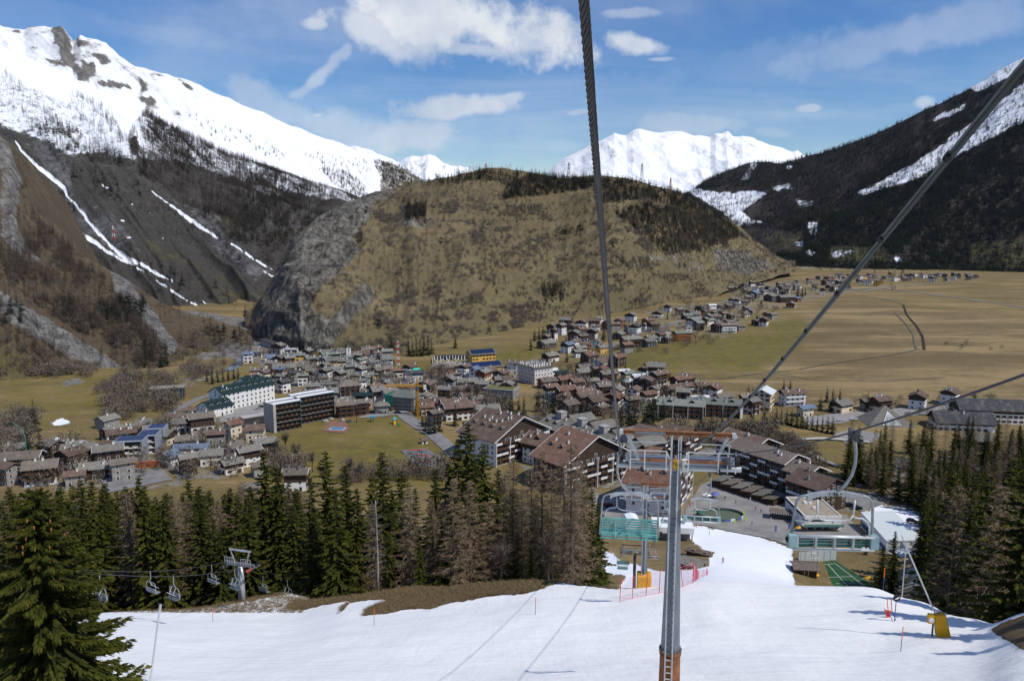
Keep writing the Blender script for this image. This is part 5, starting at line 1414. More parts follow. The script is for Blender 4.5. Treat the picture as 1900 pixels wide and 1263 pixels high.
LIST = """
62 903 72 25 .8 3 w n .6 fr 2
20 884 90 12 .5 3 b n 0 f 3
135 866 66 20 .7 3 g g .5 f 5
190 868 62 30 .7 3 b g 0 r 5
165 892 60 24 .8 2 b g 0 r 3
122 846 50 10 .6 2 w g .5 r 4
215 834 60 30 .6 3 b b .5 r 4
240 812 44 30 .6 2 b n 0 f 4
262 800 30 25 .7 2 g g 0 - 2
306 868 48 68 1.5 2 w u 0 l 0
352 850 66 6 .35 2 w u .3 f 1
365 812 56 35 .7 4 w n .5 l 2
350 826 50 10 .5 1 b g 0 - 2
428 824 34 55 .8 4 c r 0 r 2
484 852 50 38 .7 3 b g .5 r 3
455 868 50 38 .7 3 w g .5 r 3
424 882 46 38 .7 2 w g .5 l 2
546 912 46 10 .7 3 w n .5 r 3
463 914 32 20 .8 1 g g 0 - 0
352 768 32 8 .4 1 w b 0 - 0
514 664 26 75 1.1 4 w n .3 l 1
500 672 22 10 .6 2 w u 0 - 0
516 682 24 75 1.0 3 c n .4 l 1
500 686 26 15 .6 2 c g .3 - 1
523 702 48 22 .6 3 y g 0 f 2
470 700 24 20 .7 2 p n 0 - 2
488 704 26 65 .9 2 c n .3 - 1
548 668 22 5 .5 1 w l 0 - 0
560 674 24 20 .7 2 g g .4 - 2
574 684 26 35 .7 3 g q .4 - 2
592 678 24 20 .7 2 c g .4 - 2
604 664 36 12 .5 2 g g .5 - 2
612 688 28 25 .7 3 y g .3 - 2
634 682 26 15 .7 2 w g .4 - 2
560 692 26 10 .6 2 w g .4 - 1
545 704 28 30 .7 2 g d .4 - 1
582 706 24 60 .8 2 c d .3 - 1
602 696 20 70 1.0 3 w g .3 - 1
628 712 24 68 1.0 3 w g .4 l 1
665 668 24 40 .7 2 c g .3 - 2
652 692 28 20 .7 2 w n .4 - 2
674 690 26 25 .7 2 b b 0 - 2
690 684 24 15 .7 2 w g .4 - 2
668 704 24 65 .9 3 w g .2 - 1
686 708 24 30 .7 2 y g .3 - 1
704 706 38 40 .7 3 c n .2 f 2
692 670 24 70 1.2 2 w n .0 - 0
664 652 26 35 .7 2 b r 0 r 2
680 660 30 30 .7 2 b n .5 r 2
698 656 20 20 .7 2 b r 0 - 1
716 692 26 15 .7 2 g g .3 - 1
734 700 30 10 .6 2 w r .4 - 2
760 700 30 55 .8 3 w r .2 l 1
772 712 28 20 .7 3 w d .2 - 1
820 694 46 10 .4 2 o n .2 - 2
850 690 24 15 .6 2 b g .4 - 1
862 700 26 60 .9 3 w b .2 l 1
880 704 24 60 1.0 3 w u .0 - 0
866 722 44 15 .6 2 g g .3 - 2
858 736 30 20 .8 2 w n .3 r 2
868 750 30 25 .8 2 w b .4 l 1
906 702 34 60 .8 2 w b .5 l 1
930 690 40 15 .4 1 b g 0 - 1
524 730 26 60 .9 3 w d .2 l 1
600 744 52 15 .6 2 g q .4 - 3
642 738 54 25 .9 3 w n .0 f 2
560 758 52 40 .6 3 b b .4 r 4
590 750 44 35 .6 3 w n .5 r 3
578 730 30 10 .6 2 g g .3 - 2
610 726 30 10 .5 2 c g .3 - 1
665 772 42 25 .6 3 r n 0 fr 3
638 776 42 25 .6 3 r n 0 fr 3
674 756 36 10 .5 3 c k .3 - 1
706 748 56 28 .7 3 w g .45 l 3
705 768 34 20 .9 2 g g .0 - 1
718 728 32 70 1.0 2 c g .3 l 2
800 764 60 24 .55 2 b b .5 r 2
848 782 68 22 .6 3 w b .5 r 2
840 764 56 14 .6 2 b b .3 f 2
904 792 48 14 .6 4 r g 0 fr 3
1022 740 30 30 .8 3 w r .4 r 1
1050 746 44 25 .8 3 b r .5 fr 1
1082 750 36 30 .8 3 w r .4 r 2
1004 692 32 18 .6 2 w r .0 - 0
1022 700 28 12 .6 2 w l .0 - 0
1042 706 26 18 .7 2 b k .4 - 0
1022 672 36 45 .7 2 w g .5 l 1
1015 648 42 40 .7 2 b g .3 - 1
1014 634 20 60 .9 2 c n .5 l 1
1054 656 30 55 .8 3 w u .3 r 1
1078 656 26 20 .7 2 c g .3 - 2
1028 632 16 60 .9 4 w b .3 l 2
1042 622 22 55 .8 4 w g .3 r 4
1080 612 30 70 .9 3 w b .2 l 3
1104 614 22 10 .5 2 w n .2 - 3
1127 612 24 68 .9 3 r b .0 l 3
1152 608 26 55 .8 3 r b .0 l 2
1066 638 28 68 .9 4 w g .3 l 3
1082 638 22 30 .7 3 w g .3 f 3
1100 634 26 68 .9 4 w g .3 l 3
1180 620 28 60 .8 3 w d .3 l 2
1204 608 26 35 .8 3 r r .2 r 2
1196 612 18 60 .9 2 w b .3 - 1
1222 590 28 68 .9 2 w b .3 l 1
1240 580 18 68 1.0 3 w b .3 - 1
1172 646 46 25 .55 3 c g .5 f 2
1120 656 32 30 .7 2 y g .1 - 1
1206 644 30 30 .8 2 d g .4 - 1
1150 630 28 60 .8 2 b g .4 - 0
1096 678 40 45 .7 3 b r 0 l 2
1118 680 30 40 .8 2 b b 0 - 1
1148 682 38 50 .7 3 b r .0 r 2
1158 694 24 10 .5 1 c l .0 - 0
1128 714 40 28 .7 3 b n .0 fr 2
1100 720 26 20 .7 2 g g .4 - 2
1194 698 22 65 .9 2 w b .4 l 0
1212 692 34 20 .6 2 g g .4 - 6
1166 706 30 40 .6 2 c q .3 - 1
1186 712 28 15 .7 2 w l .4 - 0
1164 722 24 40 .6 2 b l .4 - 0
1224 716 40 38 .7 3 w b .5 fr 2
1266 726 44 30 .6 3 w r .5 fr 2
1286 730 36 25 .6 2 w b .4 fr 2
1304 730 30 22 .6 2 w b .4 f 2
1254 736 50 40 .5 2 b b .2 r 2
1106 742 44 30 .7 2 b b .0 r 3
1124 738 36 20 .8 3 b n .2 fr 2
1092 760 60 28 .7 3 r b .0 r 4
1112 768 56 32 .7 3 b b .2 r 3
1140 762 46 64 1.0 3 w r .3 r 3
1148 738 30 60 .9 2 w g .3 - 2
1238 764 56 28 .6 2 r b .1 r 3
1252 762 20 70 1.0 2 w n .4 - 1
1300 746 34 10 .5 1 w l .0 - 1
1332 748 26 10 .5 1 w l .0 - 0
1346 752 36 20 .7 2 b n .0 - 0
1388 752 30 15 .6 2 r g .2 f 1
1424 764 52 58 .8 4 c l .0 - 1
1474 754 52 12 .5 3 w b .1 f 3
1498 774 34 25 .6 2 c u .1 - 0
1568 768 46 30 .8 2 c g .3 r 1
1640 768 42 18 .7 3 c b .5 f 3
1612 760 26 18 .7 2 g n .4 - 0
1712 762 44 50 .9 3 w b .3 r 2
1772 754 44 50 .8 3 w b .2 r 3
1882 772 46 15 .6 2 c r .3 f 3
1846 774 30 12 .5 1 b r .0 - 1
1268 634 40 14 .5 3 o g .2 f 2
1238 638 24 55 .8 2 b g .3 - 1
1262 586 18 20 .8 3 c q .3 f 1
1268 584 16 60 .9 2 b d .3 - 0
1290 608 34 48 .7 3 w q .1 r 1
1318 604 30 40 .6 2 w q .3 - 1
1334 606 16 20 .7 2 b n .3 - 1
1344 604 22 55 .9 2 y b .3 r 1
1300 578 22 60 .8 2 b d .3 l 1
1322 574 18 15 .6 2 w l .2 - 0
1334 584 16 10 .6 2 g g .2 - 1
1310 586 18 55 .8 2 y g .3 - 1
1326 588 16 50 .8 2 c n .3 - 1
1346 590 24 40 .7 2 g n .3 - 1
1334 618 30 55 .7 3 b b .3 r 1
1352 618 36 15 .5 3 w n .3 f 1
1376 614 16 10 .7 2 g n .2 - 1
1366 602 14 20 .7 2 g n .2 - 1
1352 574 16 40 .7 2 b n .2 - 1
1368 572 14 20 .6 2 g n .2 - 1
1420 606 22 60 .9 3 w r .4 r 1
1404 604 18 40 .8 2 b n .3 r 1
1436 592 20 30 .7 2 g g .3 - 1
1424 590 18 55 .8 2 r r .2 - 1
1412 598 16 30 .7 2 g n .3 - 1
1402 554 30 55 .9 3 d u .3 l 0
1434 560 30 45 .9 3 d g .3 l 2
1462 562 38 12 .5 3 b g .2 f 4
1482 560 16 30 .7 2 r u .2 - 0
1472 572 26 60 .8 2 c g .4 l 1
"""


def build_list():
    for ln in LIST.strip().splitlines():
        f = ln.split(); x, y, w, yaw, ra = map(float, f[:5]); fl = int(f[5])
        bal = '' if f[9] == '-' else f[9]
        near = y > 700
        yw = yaw + random.uniform(-4, 4)
        st = 'w' if (f[6] == 'w' and random.random() < .5) else 'o' if f[6] == 'o' else 'b'
        house(x, y, w, yw, ra, fl, f[6], f[7], float(f[8]), bal, int(f[10]), style=st, over=1.1 if near else .8, verge=(near and f[6] in 'wb' and random.random() < .4), hip=(x == 642 or x == 705))


build_list()


def infill():
    """the dense hamlets further off, house by house"""
    r = random.Random(12)
    taken = [tuple(h[0].location[:2]) for h in HOUSES]
    def fill(poly, n, wall, roof, size, gap):
        n = int(n * 1.3); gap *= .9
        xs = [p[0] for p in poly]; ys = [p[1] for p in poly]; c = 0
        for _ in range(n * 40):
            if c >= n: break
            x, y = r.uniform(min(xs), max(xs)), r.uniform(min(ys), max(ys))
            if not in_poly(np.array([x]), np.array([y]), poly)[0]: continue
            p = hit(x, y, 200)
            if any(math.hypot(p[0] - a, p[1] - b) < gap for a, b in taken): continue
            taken.append((p[0], p[1])); c += 1
            random.seed(int(x * 31 + y))
            house(x, y, r.uniform(*size), r.choice([15, 25, 35, 60, 70, -20]) + r.uniform(-6, 6), r.uniform(.7, 1.0), r.choice([2, 2, 3]), r.choice(wall), r.choice(roof), r.choice([0, 0, .25, .4]), r.choice(['', 'f', 'r', '']), r.choice([1, 1, 2]), over=.8)
    fill([(530, 668), (720, 668), (720, 700), (640, 712), (540, 706)], 26, 'wcgwy', 'ggnq', (18, 25), 11)
    fill([(540, 712), (720, 706), (720, 722), (560, 730)], 9, 'wcg', 'gnq', (20, 28), 15)
    fill([(720, 700), (860, 706), (840, 730), (740, 716)], 8, 'wcg', 'gnb', (20, 26), 17)
    fill([(1160, 722), (1200, 724), (1230, 745), (1170, 740)], 5, 'wb', 'bnr', (26, 34), 15)
    fill([(1340, 532), (1480, 528), (1490, 545), (1450, 552), (1400, 545), (1350, 545)], 22, 'wwcgb', 'ggnd', (11, 16), 20)
    fill([(1330, 572), (1400, 556), (1395, 590), (1350, 600)], 8, 'wcgb', 'gn', (13, 17), 15)
    fill([(1490, 522), (1560, 514), (1600, 516), (1600, 534), (1520, 548), (1490, 545)], 26, 'wwcgb', 'gnrrb', (11, 15), 20)
    fill([(1600, 514), (1640, 514), (1640, 532), (1600, 532)], 7, 'wwcy', 'gnb', (12, 18), 20)
    fill([(1640, 514), (1700, 512), (1820, 512), (1816, 522), (1700, 524), (1640, 524)], 19, 'wwcgb', 'gnrb', (11, 15), 24)
    fill([(0, 850), (120, 835), (235, 850), (235, 905), (0, 905)], 9, 'wbwg', 'gnb', (40, 56), 16)
    fill([(290, 800), (420, 800), (500, 830), (480, 892), (290, 885)], 8, 'wbcg', 'gnb', (38, 52), 15)
    fill([(640, 712), (860, 712), (900, 790), (800, 798), (760, 745), (700, 760)], 12, 'wwbcg', 'gnbr', (28, 40), 16)
    fill([(870, 690), (960, 690), (960, 735), (880, 745)], 6, 'wcbg', 'gnb', (26, 34), 15)
    fill([(1000, 690), (1170, 690), (1180, 775), (1040, 780)], 10, 'wbbr', 'bnrg', (32, 44), 14)
    fill([(1170, 690), (1330, 725), (1340, 765), (1200, 765)], 8, 'wbbr', 'bnrg', (32, 42), 16)
    fill([(1000, 610), (1230, 590), (1240, 640), (1010, 690)], 14, 'wwbrg', 'bngr', (22, 30), 15)
    fill([(1270, 560), (1390, 555), (1380, 620), (1260, 625)], 10, 'wwbcg', 'gnqb', (16, 24), 14)
    fill([(450, 655), (530, 650), (540, 720), (470, 715)], 8, 'wcwp', 'gnu', (20, 26), 13)
    fill([(185, 795), (330, 790), (330, 830), (210, 850)], 5, 'wbg', 'gnb', (34, 44), 16)
    fill([(1395, 750), (1540, 755), (1540, 780), (1400, 780)], 3, 'wc', 'gn', (34, 40), 20)
    random.seed(99)


infill()


# ---------------------------------------------------------------- the big buildings one by one
def big_hotels():
    d = math.radians
    # large chalet hotel left of the tower, gable with white balconies
    L, D = 27, 38; a = d(-46)
    chalet('chalet_hotel', corner_loc(918, 866, a, L, D), a, L, D, 5, 'w', 'b', .0, 'r', 's', 14, 26, 1.6, 2.7, FRAMEW, verge=True, white_chim=True, cat='hotel', group='big chalet hotels', label='large chalet hotel with brown roof and white balconies behind the tallest spruces', dorm=4, dormcol='w', fins='r')
    L, D = 21, 39; a = d(-52)
    chalet('chalet_hotel', corner_loc(1046, 918, a, L, D), a, L, D, 5, 'b', 'r', .0, 'r', 's', 6, 27, 1.6, 2.8, FRAMEW, verge=True, white_chim=True, cat='hotel', group='big chalet hotels', label='red-brown roofed chalet hotel with dark timber gable just left of the lift tower top', dorm=3, dormcol='w', fins='r')
    L, D = 18.5, 33; a = d(-26)
    chalet('chalet_hotel', corner_loc(1243, 962, a, L, D), a, L, D, 5, 'w', 'r', .0, 'r', 's', 4, 22, 1.8, 2.7, FRAMEW, verge=True, white_chim=True, cat='hotel', group='big chalet hotels', label='chalet hotel with orange-brown roof directly behind the tower, white front wall', dorm=2, dormcol='w', fins='r', spacing=4.5)
    L, D = 14, 16; a = d(-40)
    chalet('chalet_hotel', corner_loc(1010, 866, a, L, D), a, L, D, 4, 'w', 'b', .3, '', 'b', 4, 26, 1.4, 2.7, FRAMEW, verge=True, white_chim=True, cat='hotel', group='big chalet hotels', label='small brown-roofed linking wing between the two big chalet hotels left of the tower', dorm=1)
    for e in [h[0] for h in HOUSES if h[3] == 'chalet_hotel' and 'linking' not in h[4] and 'red-brown' not in h[4]]:      # timber gable fronts
        L, D, p = (27, 38, 26) if 'tallest' in e['label'] else (18.5, 33, 22)
        h = 13.5; gz = D / 2 * math.tan(d(p)); b = MB(); b.extrude([(-D / 2 + 1.2, 0.2), (D / 2 - 1.2, 0.2), (D / 2 - 1.2, h), (0, h + gz - .9), (-D / 2 + 1.2, h)], 'x', L / 2 - .05, L / 2 + .03); b.obj('gable_cladding', [WOOD], e)
    # long building with the grey dormered roof
    L, D = 74, 19; a = d(-57)
    e = chalet('long_building', corner_loc(1160, 874, a, L, D), a, L, D, 3, 'd', 'g', .0, 'f', 's', 14, 24, 1.3, 2.7, FRAMEW, white_chim=True, cat='hotel', label='long building with a grey stone roof full of dormers above the chalet hotels', dorm=10)
    tp = math.tan(d(24))
    for i in range(4):
        b = MB(); x = -L / 2 + 9 + i * 18.5; b.box(x - 2.2, x + 2.2, -1.8, 2.2, 9, 15.2); b.box(x - 2.5, x + 2.5, -2.1, 2.5, 15.2, 15.5); b.obj('lift_shaft', [mat('shaft_grey', (.36, .35, .33), .8, var=.1)], e)
        r = MB(); x += 5
        for s in (-1, 1):
            vs = [(x + s * 6.5, 1.0, 11.2), (x, 1.0, 14.2), (x, 17, 14.2), (x + s * 6.5, 17, 11.2)]; vs += [(p, q, z - .3) for p, q, z in vs]
            fs = [(0, 1, 2, 3), (7, 6, 5, 4), (4, 5, 1, 0), (5, 6, 2, 1), (6, 7, 3, 2), (7, 4, 0, 3)]
            r.add(vs, [tuple(reversed(f)) for f in fs] if s > 0 else fs)
        r.box(x - 5.6, x + 5.6, 9.6, 16.2, -2, 11.3, 1); r.obj('rear_roof', [RM['g'], WM['d']], e)
    # roofs seen through the tower head
    for (cx, cy, L, D, yw, lab) in ((1225, 858, 18, 20, -40, 'brown-roofed hotel wing seen through the tower platform, left part'), (1268, 852, 16, 18, -40, 'brown-roofed hotel wing seen through the tower platform, right part')):
        a = d(yw); chalet('hotel_wing', corner_loc(cx, cy, a, L, D), a, L, D, 4, 'b', 'b', 0, 'r', 's', 3, 26, 1.3, 2.6, cat='hotel', group='hotel wings behind the tower', label=lab, dorm=1)
    a = d(-30); L, D = 10, 30
    chalet('hotel_wing', corner_loc(1205, 884, a, L, D), a, L, D, 2, 'b', 'r', 0, '', 'b', 1, 20, 1.2, 2.6, cat='hotel', group='hotel wings behind the tower', label='low brown wing behind the tower, left of the orange-brown roof')
    # long dark timber hotel on the right of the square, in three stepped lengths
    for (cx, cy, L, D, fl, rf, lab, vg) in ((1392, 884, 22, 20, 5, 'b', 'tall brown-roofed end of the dark timber hotel above the square', True), (1452, 912, 32, 15, 5, 'n', 'middle length of the dark timber hotel above the square', True), (1492, 926, 18, 15, 4, 'n', 'lower front length of the dark timber hotel above the square', True), (1520, 955, 16, 17, 4, 'b', 'dark timber hotel end beside the flat-roofed white building', False)):
        a = d(-58); chalet('timber_hotel', corner_loc(cx, cy, a, L, D), a, L, D, fl, 'b', rf, 0, 'f', 's', 2, 22, 1.3, 2.7, verge=vg, cat='hotel', group='dark timber hotel lengths', label=lab)
    # hotel with green roof
    a = d(57); g = 'wings of the long white hotel'
    L, D = 42, 14; c = corner_loc(414, 764, a, L, D)
    chalet('white_hotel', c, a, L, D, 4, 'w', 'k', 0, '', 'b', 3, 30, .6, 2.9, FRAMEW, dorm=8, dormcol='w', cat='hotel', group=g, label='main wing of the long white hotel with a dark green roof and dormers', spacing=3.4)
    L, D = 17, 14
    chalet('white_hotel', corner_loc(391, 776, a, L, D), a, L, D, 2, 'w', 'k', 0, '', 'b', 1, 30, .6, 2.9, FRAMEW, dorm=3, dormcol='w', cat='hotel', group=g, label='low front wing of the long white hotel with green roof')
    L, D = 14, 14
    chalet('white_hotel', corner_loc(461, 744, a, L, D), a, L, D, 4, 'w', 'k', 0, '', 'b', 1, 30, .6, 2.9, FRAMEW, dorm=2, dormcol='w', cat='hotel', group=g, label='rear wing of the long white hotel with green roof')
    # yellow building with solar roofs, two gables
    a = d(24)
    for cx, cy, L, D, fl, lab in ((912, 694, 26, 14, 2, 'yellow building with a blue solar roof, front gable wing'), (905, 676, 22, 13, 3, 'yellow building with a blue solar roof, rear taller wing')):
        p = hit(cx, cy, 200); e = chalet('school', (p[0] - 6, p[1] + 8, p[2]), a, L, D, fl, 'y', 'g', 0, '', 'b', 0, 24, 1.0, 3.0, FRAMEB, cat='building', group='yellow solar roofed wings', label=lab)
        b = MB(); t = math.tan(d(24)); h = fl * 3.0; rng = 9
        for i in range(rng):
            for j in range(3):
                x0 = -L / 2 + L / rng * i + .1; x1 = x0 + L / rng - .2; y0, y1 = -D / 2 + .3 + j * 2.1, -D / 2 + 2.3 + j * 2.1
                z = lambda y: h + D / 2 * t - abs(y) * t + .32
                b.add([(x0, y0, z(y0)), (x1, y0, z(y0)), (x1, y1, z(y1)), (x0, y1, z(y1)), (x0, y0, z(y0) - .12), (x1, y0, z(y0) - .12), (x1, y1, z(y1) - .12), (x0, y1, z(y1) - .12)], [(0, 1, 2, 3), (7, 6, 5, 4), (4, 5, 1, 0), (5, 6, 2, 1), (6, 7, 3, 2), (7, 4, 0, 3)])
        tag(b.obj('solar_panel', [mat('solar_blue', (.012, .025, .075), .3, var=.2)], e), kind='stuff')
    # teal roofed row with white ends, dark complex at the far right
    a = d(-14); L, D = 26, 12
    chalet('row_building', corner_loc(1304, 778, a, L, D), a, L, D, 3, 'b', 'q', 0, 'f', 'b', 4, 20, 1.2, 2.7, FRAMEW, dorm=2, cat='house', group='grey roofed row', label='grey-green roofed row building with white end walls, left half', fins='f')
    L = 30; chalet('row_building', corner_loc(1373, 776, a, L, D), a, L, D, 3, 'b', 'q', 0, 'f', 'b', 5, 20, 1.2, 2.7, FRAMEW, dorm=3, cat='house', group='grey roofed row', label='grey-green roofed row building with white end walls, right half', fins='rf')
    a = d(-10); L, D = 30, 15
    chalet('dark_hotel', corner_loc(1846, 804, a, L, D), a, L, D, 2, 'w', 'd', .3, '', 'b', 1, 32, 1.2, 2.8, cat='hotel', group='dark roofed complex', label='white building under a large blackish roof at the right edge, front part')
    L = 34; chalet('dark_hotel', corner_loc(1900, 788, a, L, D), a, L, D, 3, 'w', 'd', .3, '', 'b', 1, 32, 1.2, 2.8, cat='hotel', group='dark roofed complex', label='white building under a large blackish roof at the right edge, rear part')
    a = d(-30); L, D = 12, 12
    chalet('chalet', corner_loc(1836, 838, a, L, D), a, L, D, 2, 'g', 'g', .4, '', 'b', 1, 20, 1.2, 2.8, label='grey gabled house among trees below the blackish roofs', group='dark roofed complex')


big_hotels()


def px_plane(x, y, z):
    d = px_dir(x, y); t = (z - CZ) / d[2]; return np.array([d[0] * t, d[1] * t, z])


def block(name, corners, z1, z0, m, root=None):
    b = MB(); b.extrude([(p[0], p[1]) for p in corners], 'z', z0, z1)
    return b.obj(name, m if isinstance(m, list) else [m], root)


def flat_blocks():
    d = math.radians
    def box_house(cx, cy, yaw, L, D, h, name, label, cat='building', group=None):
        a = d(yaw); loc = corner_loc(cx, cy, a, L, D); return empty(name, loc, a, label, cat, group), loc, a
    # two-part concrete slab block with dark glazed fronts
    G = 'parts of the concrete slab block'
    DG = mat('dark_glazing', (.018, .022, .026), .25, var=.5, scale=.4, spec=.5); WR = mat('white_roof', (.78, .80, .82), .5, var=.04); TEAL = mat('teal_glass', (.05, .16, .15), .2, var=.2)
    for cx, cy, L, lab in ((508, 803, 17.5, 'shorter left part of the concrete slab block on the meadow'), (553, 788, 25, 'longer right part of the concrete slab block on the meadow')):
        e, loc, a = box_house(cx, cy, 44, L, 11, 16.5, 'slab_block', lab, 'building', G)
        h = 16.5; D = 11
        b = MB(); b.box(-L / 2, -L / 2 + 1.6, -D / 2 - .6, D / 2 + .4, -3, h + .2); b.obj('end_wall', [CONC], e)
        b = MB(); b.box(-L / 2 + 1.6, L / 2, -D / 2 + .8, D / 2 - .8, -3, h - .6); b.obj('wall', [DG], e)
        for y0 in (-D / 2 - .5, D / 2 - 3.2):
            b = MB(); b.box(-L / 2 - .1, L / 2 + .3, y0, y0 + 3.2, h + .2, h + .6); b.obj('roof', [WR], e)
        b = MB(); b.box(-L / 2 + 1.6, L / 2, -2, 2, h - .6, h - .1); b.obj('roof_gutter', [CONC], e)
        T, ln = face_frame(L, D, 'f')
        for j in range(6):
            b = MB(); z = j * 2.75; fbox(b, T, -L / 2 + 1.7, L / 2, -.75, .5, z - .14, z + .04); b.obj('floor_edge', [RAILB if j % 2 else mat('steel_grey', (.24, .25, .26), .5, .3)], e)
            k = int((L - 2) / 1.5)
            for i in range(k):
                u = -L / 2 + 2 + i * (L - 2.2) / k
                if (i + j) % 2 == 0: continue
                b = MB(); fbox(b, T, u, u + 1.1, .05, .45, z + .05, z + .95); b.obj('balcony_panel', [mat('panel_brown', (.14, .085, .055), .7, var=.5) if (i * 3 + j) % 4 else mat('panel_glass', (.07, .085, .09), .3, var=.4)], e)
        b = MB(); fbox(b, T, L / 2 - .1, L / 2 + .15, -.7, .55, -1, h); b.obj('corner_glass', [TEAL], e)
    # cube shaped pale hotel with a forest of chimneys
    L, D, h = 17, 22, 12.5
    e, loc, a = box_house(992, 714, 34, L, D, h, 'cube_hotel', 'pale cube shaped hotel whose flat roof carries dozens of white chimneys', 'hotel')
    b = MB(); b.box(-L / 2, L / 2, -D / 2, D / 2, -3, h); b.obj('wall', [mat('pale_plaster', (.66, .60, .55), .85, var=.06, scale=.6)], e)
    b = MB(); b.box(-L / 2 - 1, L / 2 + 1, -D / 2 - 1, D / 2 + 1, h, h + .5); ro = b.obj('roof', [RM['n']], e)
    for i in range(7):
        for j in range(6):
            link('chimney', chimney_mesh(True), ro, (-L / 2 + 1 + i * 2.4 + random.uniform(-.5, .5), -D / 2 + 1.6 + j * 3.7 + random.uniform(-.8, .8), h + 1.0 + random.uniform(-.3, .8)))
    windows(e, L, D, h, 4, 2.9, 'fl', FRAMEW, spacing=2.6, ww=.8, wh=1.2)
    b = MB()
    for k in range(8):
        T, ln = face_frame(L, D, 'l'); u = -ln / 2 + ln / 8 * k; fbox(b, T, u - .25, u + .25, 0, .5, -1, h - .3)
    tag(b.obj('pilaster', [mat('pale_plaster', (.66, .60, .55))], e), kind='stuff')
    # stone building with a grassed roof in front of it
    e, loc, a = box_house(952, 742, -20, 22, 13, 7, 'stone_building', 'low grey stone building with a grass roof in front of the cube hotel')
    b = MB(); b.box(-11, 11, -6.5, 6.5, -4, 6.5); b.obj('wall', [WM['g']], e); b = MB(); b.box(-11.3, 11.3, -6.8, 6.8, 6.5, 6.9); b.obj('parapet', [CONC], e); b = MB(); b.box(-10.4, 10.4, -5.9, 5.9, 6.9, 7.05); b.obj('roof_grass', [mat('roof_grass', (.13, .13, .04), .9, var=.3, scale=.4)], e)
    windows(e, 22, 13, 6.5, 2, 3, 'fr', FRAMEW, spacing=2.4)
    # white apartment block in three stepped parts with blue roofs
    BL = mat('blue_roof', (.025, .04, .10), .4, var=.25, scale=.5); WF = mat('frame_grey_blue', (.30, .33, .38), .6, var=.08)
    for cx, cy, L, D, h, lab in ((213, 854, 13.5, 12, 9.5, 'front left part of the white stepped flats with blue roof'), (256, 842, 9, 12, 9.5, 'middle part of the white stepped flats with blue roof'), (273, 828, 8.5, 11, 9.5, 'rear right part of the white stepped flats with blue roof')):
        e, loc, a = box_house(cx, cy, 10, L, D, h, 'apartment_block', lab, 'building', 'stepped white flats')
        b = MB(); b.box(-L / 2, L / 2, -D / 2 + 1.2, D / 2, -3, h); b.obj('wall', [WM['d']], e)
        b = MB()
        for x in (-L / 2 - .3, L / 2 - .1): b.box(x, x + .4, -D / 2 - .6, D / 2, -2, h + .3)
        b.box(-L / 2, L / 2, -D / 2 - .6, -D / 2 + 1.2, h, h + .3); b.obj('frame', [WF], e)
        b = MB(); b.box(-L / 2 + .1, L / 2 - .1, -D / 2 + 1.3, D / 2, h + .05, h + .35); b.obj('roof', [BL], e)
        for j in range(3):
            k = max(2, int(L / 4)); st = (L - .6) / k
            for i in range(k):
                b = MB(); u = -L / 2 + .3 + st * i; b.box(u + .1, u + st * .62, -D / 2 - .4, -D / 2 - .28, j * 3.0 + .15, j * 3.0 + 1.25); b.box(u, u + st, -D / 2 - .4, -D / 2 + 1.1, j * 3 - .02, j * 3 + .15); b.obj('balcony', [RAILW], e)
    e, loc, a = box_house(208, 870, 8, 30, 2, 3, 'retaining_wall', 'orange retaining wall under the stepped white flats', 'wall')
    b = MB(); b.box(-15, 15, -1, 1, -3, 3); b.obj('wall', [mat('orange_wall', (.42, .13, .05), .85, var=.2)], e)
    # dark modern glass box by the river, dark shed by the white hotel
    e, loc, a = box_house(278, 742, 18, 22, 10, 8, 'glass_building', 'dark modern glass building among bare trees at the left')
    b = MB(); b.box(-11, 11, -5, 5, -3, 7.2); b.obj('wall', [mat('blue_black_glass', (.03, .045, .055), .2, var=.4)], e); b = MB(); b.box(-11.3, 11.3, -5.3, 5.3, 7.2, 7.7); b.obj('roof', [mat('roof_gravel', (.26, .23, .18), .9)], e)
    b = MB(); [b.box(x - .08, x + .08, -5.12, -5, 0, 7.2) for x in range(-10, 11, 2)]; tag(b.obj('mullion', [WF], e), kind='stuff')
    e, loc, a = box_house(452, 792, 40, 26, 6, 5, 'dark_shed', 'long low building with dark facade beside the slab block', 'building')
    b = MB(); b.box(-13, 13, -3, 3, -3, 5); b.obj('wall', [WM['d']], e); b = MB(); b.box(-13.2, 13.2, -3.2, 3.2, 5, 5.4); b.obj('roof', [CONC], e)
    # pyramid
    p = hit(1655, 792, 200); e = empty('pyramid', (p[0], p[1] + 10, p[2]), 0, 'grey pyramid roof with a triangular glass front on the meadow', 'building')
    s = 14.5; hh = 10.5
    b = MB(); b.add([(-s, -s * .75, -.5), (s, -s * .75, -.5), (s, s * .75, -.5), (-s, s * .75, -.5), (0, 0, hh)], [(0, 1, 4), (1, 2, 4), (2, 3, 4), (3, 0, 4)]); b.obj('roof', [RM['g']], e)
    k = .10
    def on(x, t, out=.25): return (x, -s * .75 * (1 - t) - out, -.5 + (hh + .5) * t + .1)
    b = MB(); b.add([on(-5.2, .12), on(5.2, .12), on(0, .72)] + [on(-5.2, .12, 0), on(5.2, .12, 0), on(0, .72, -.3)], [(0, 1, 2), (0, 3, 4, 1), (1, 4, 5, 2), (2, 5, 3, 0)]); gl = b.obj('glass_front', [mat('pyramid_glass', (.10, .15, .15), .15, var=.4, scale=.6, spec=.6)], e)
    b = MB()
    for t in (.12, .32, .52): w = 5.2 * (.72 - t) / .6; b.bar(on(-w, t, .35), on(w, t, .35), .22)
    for q in (-.66, -.33, 0, .33, .66): b.bar(on(5.2 * q, .12, .35), on(0, .72, .35), .18)
    b.bar(on(-5.2, .12, .35), on(0, .72, .35), .3); b.bar(on(5.2, .12, .35), on(0, .72, .35), .3); b.obj('glazing_bar', [RAILW], gl)
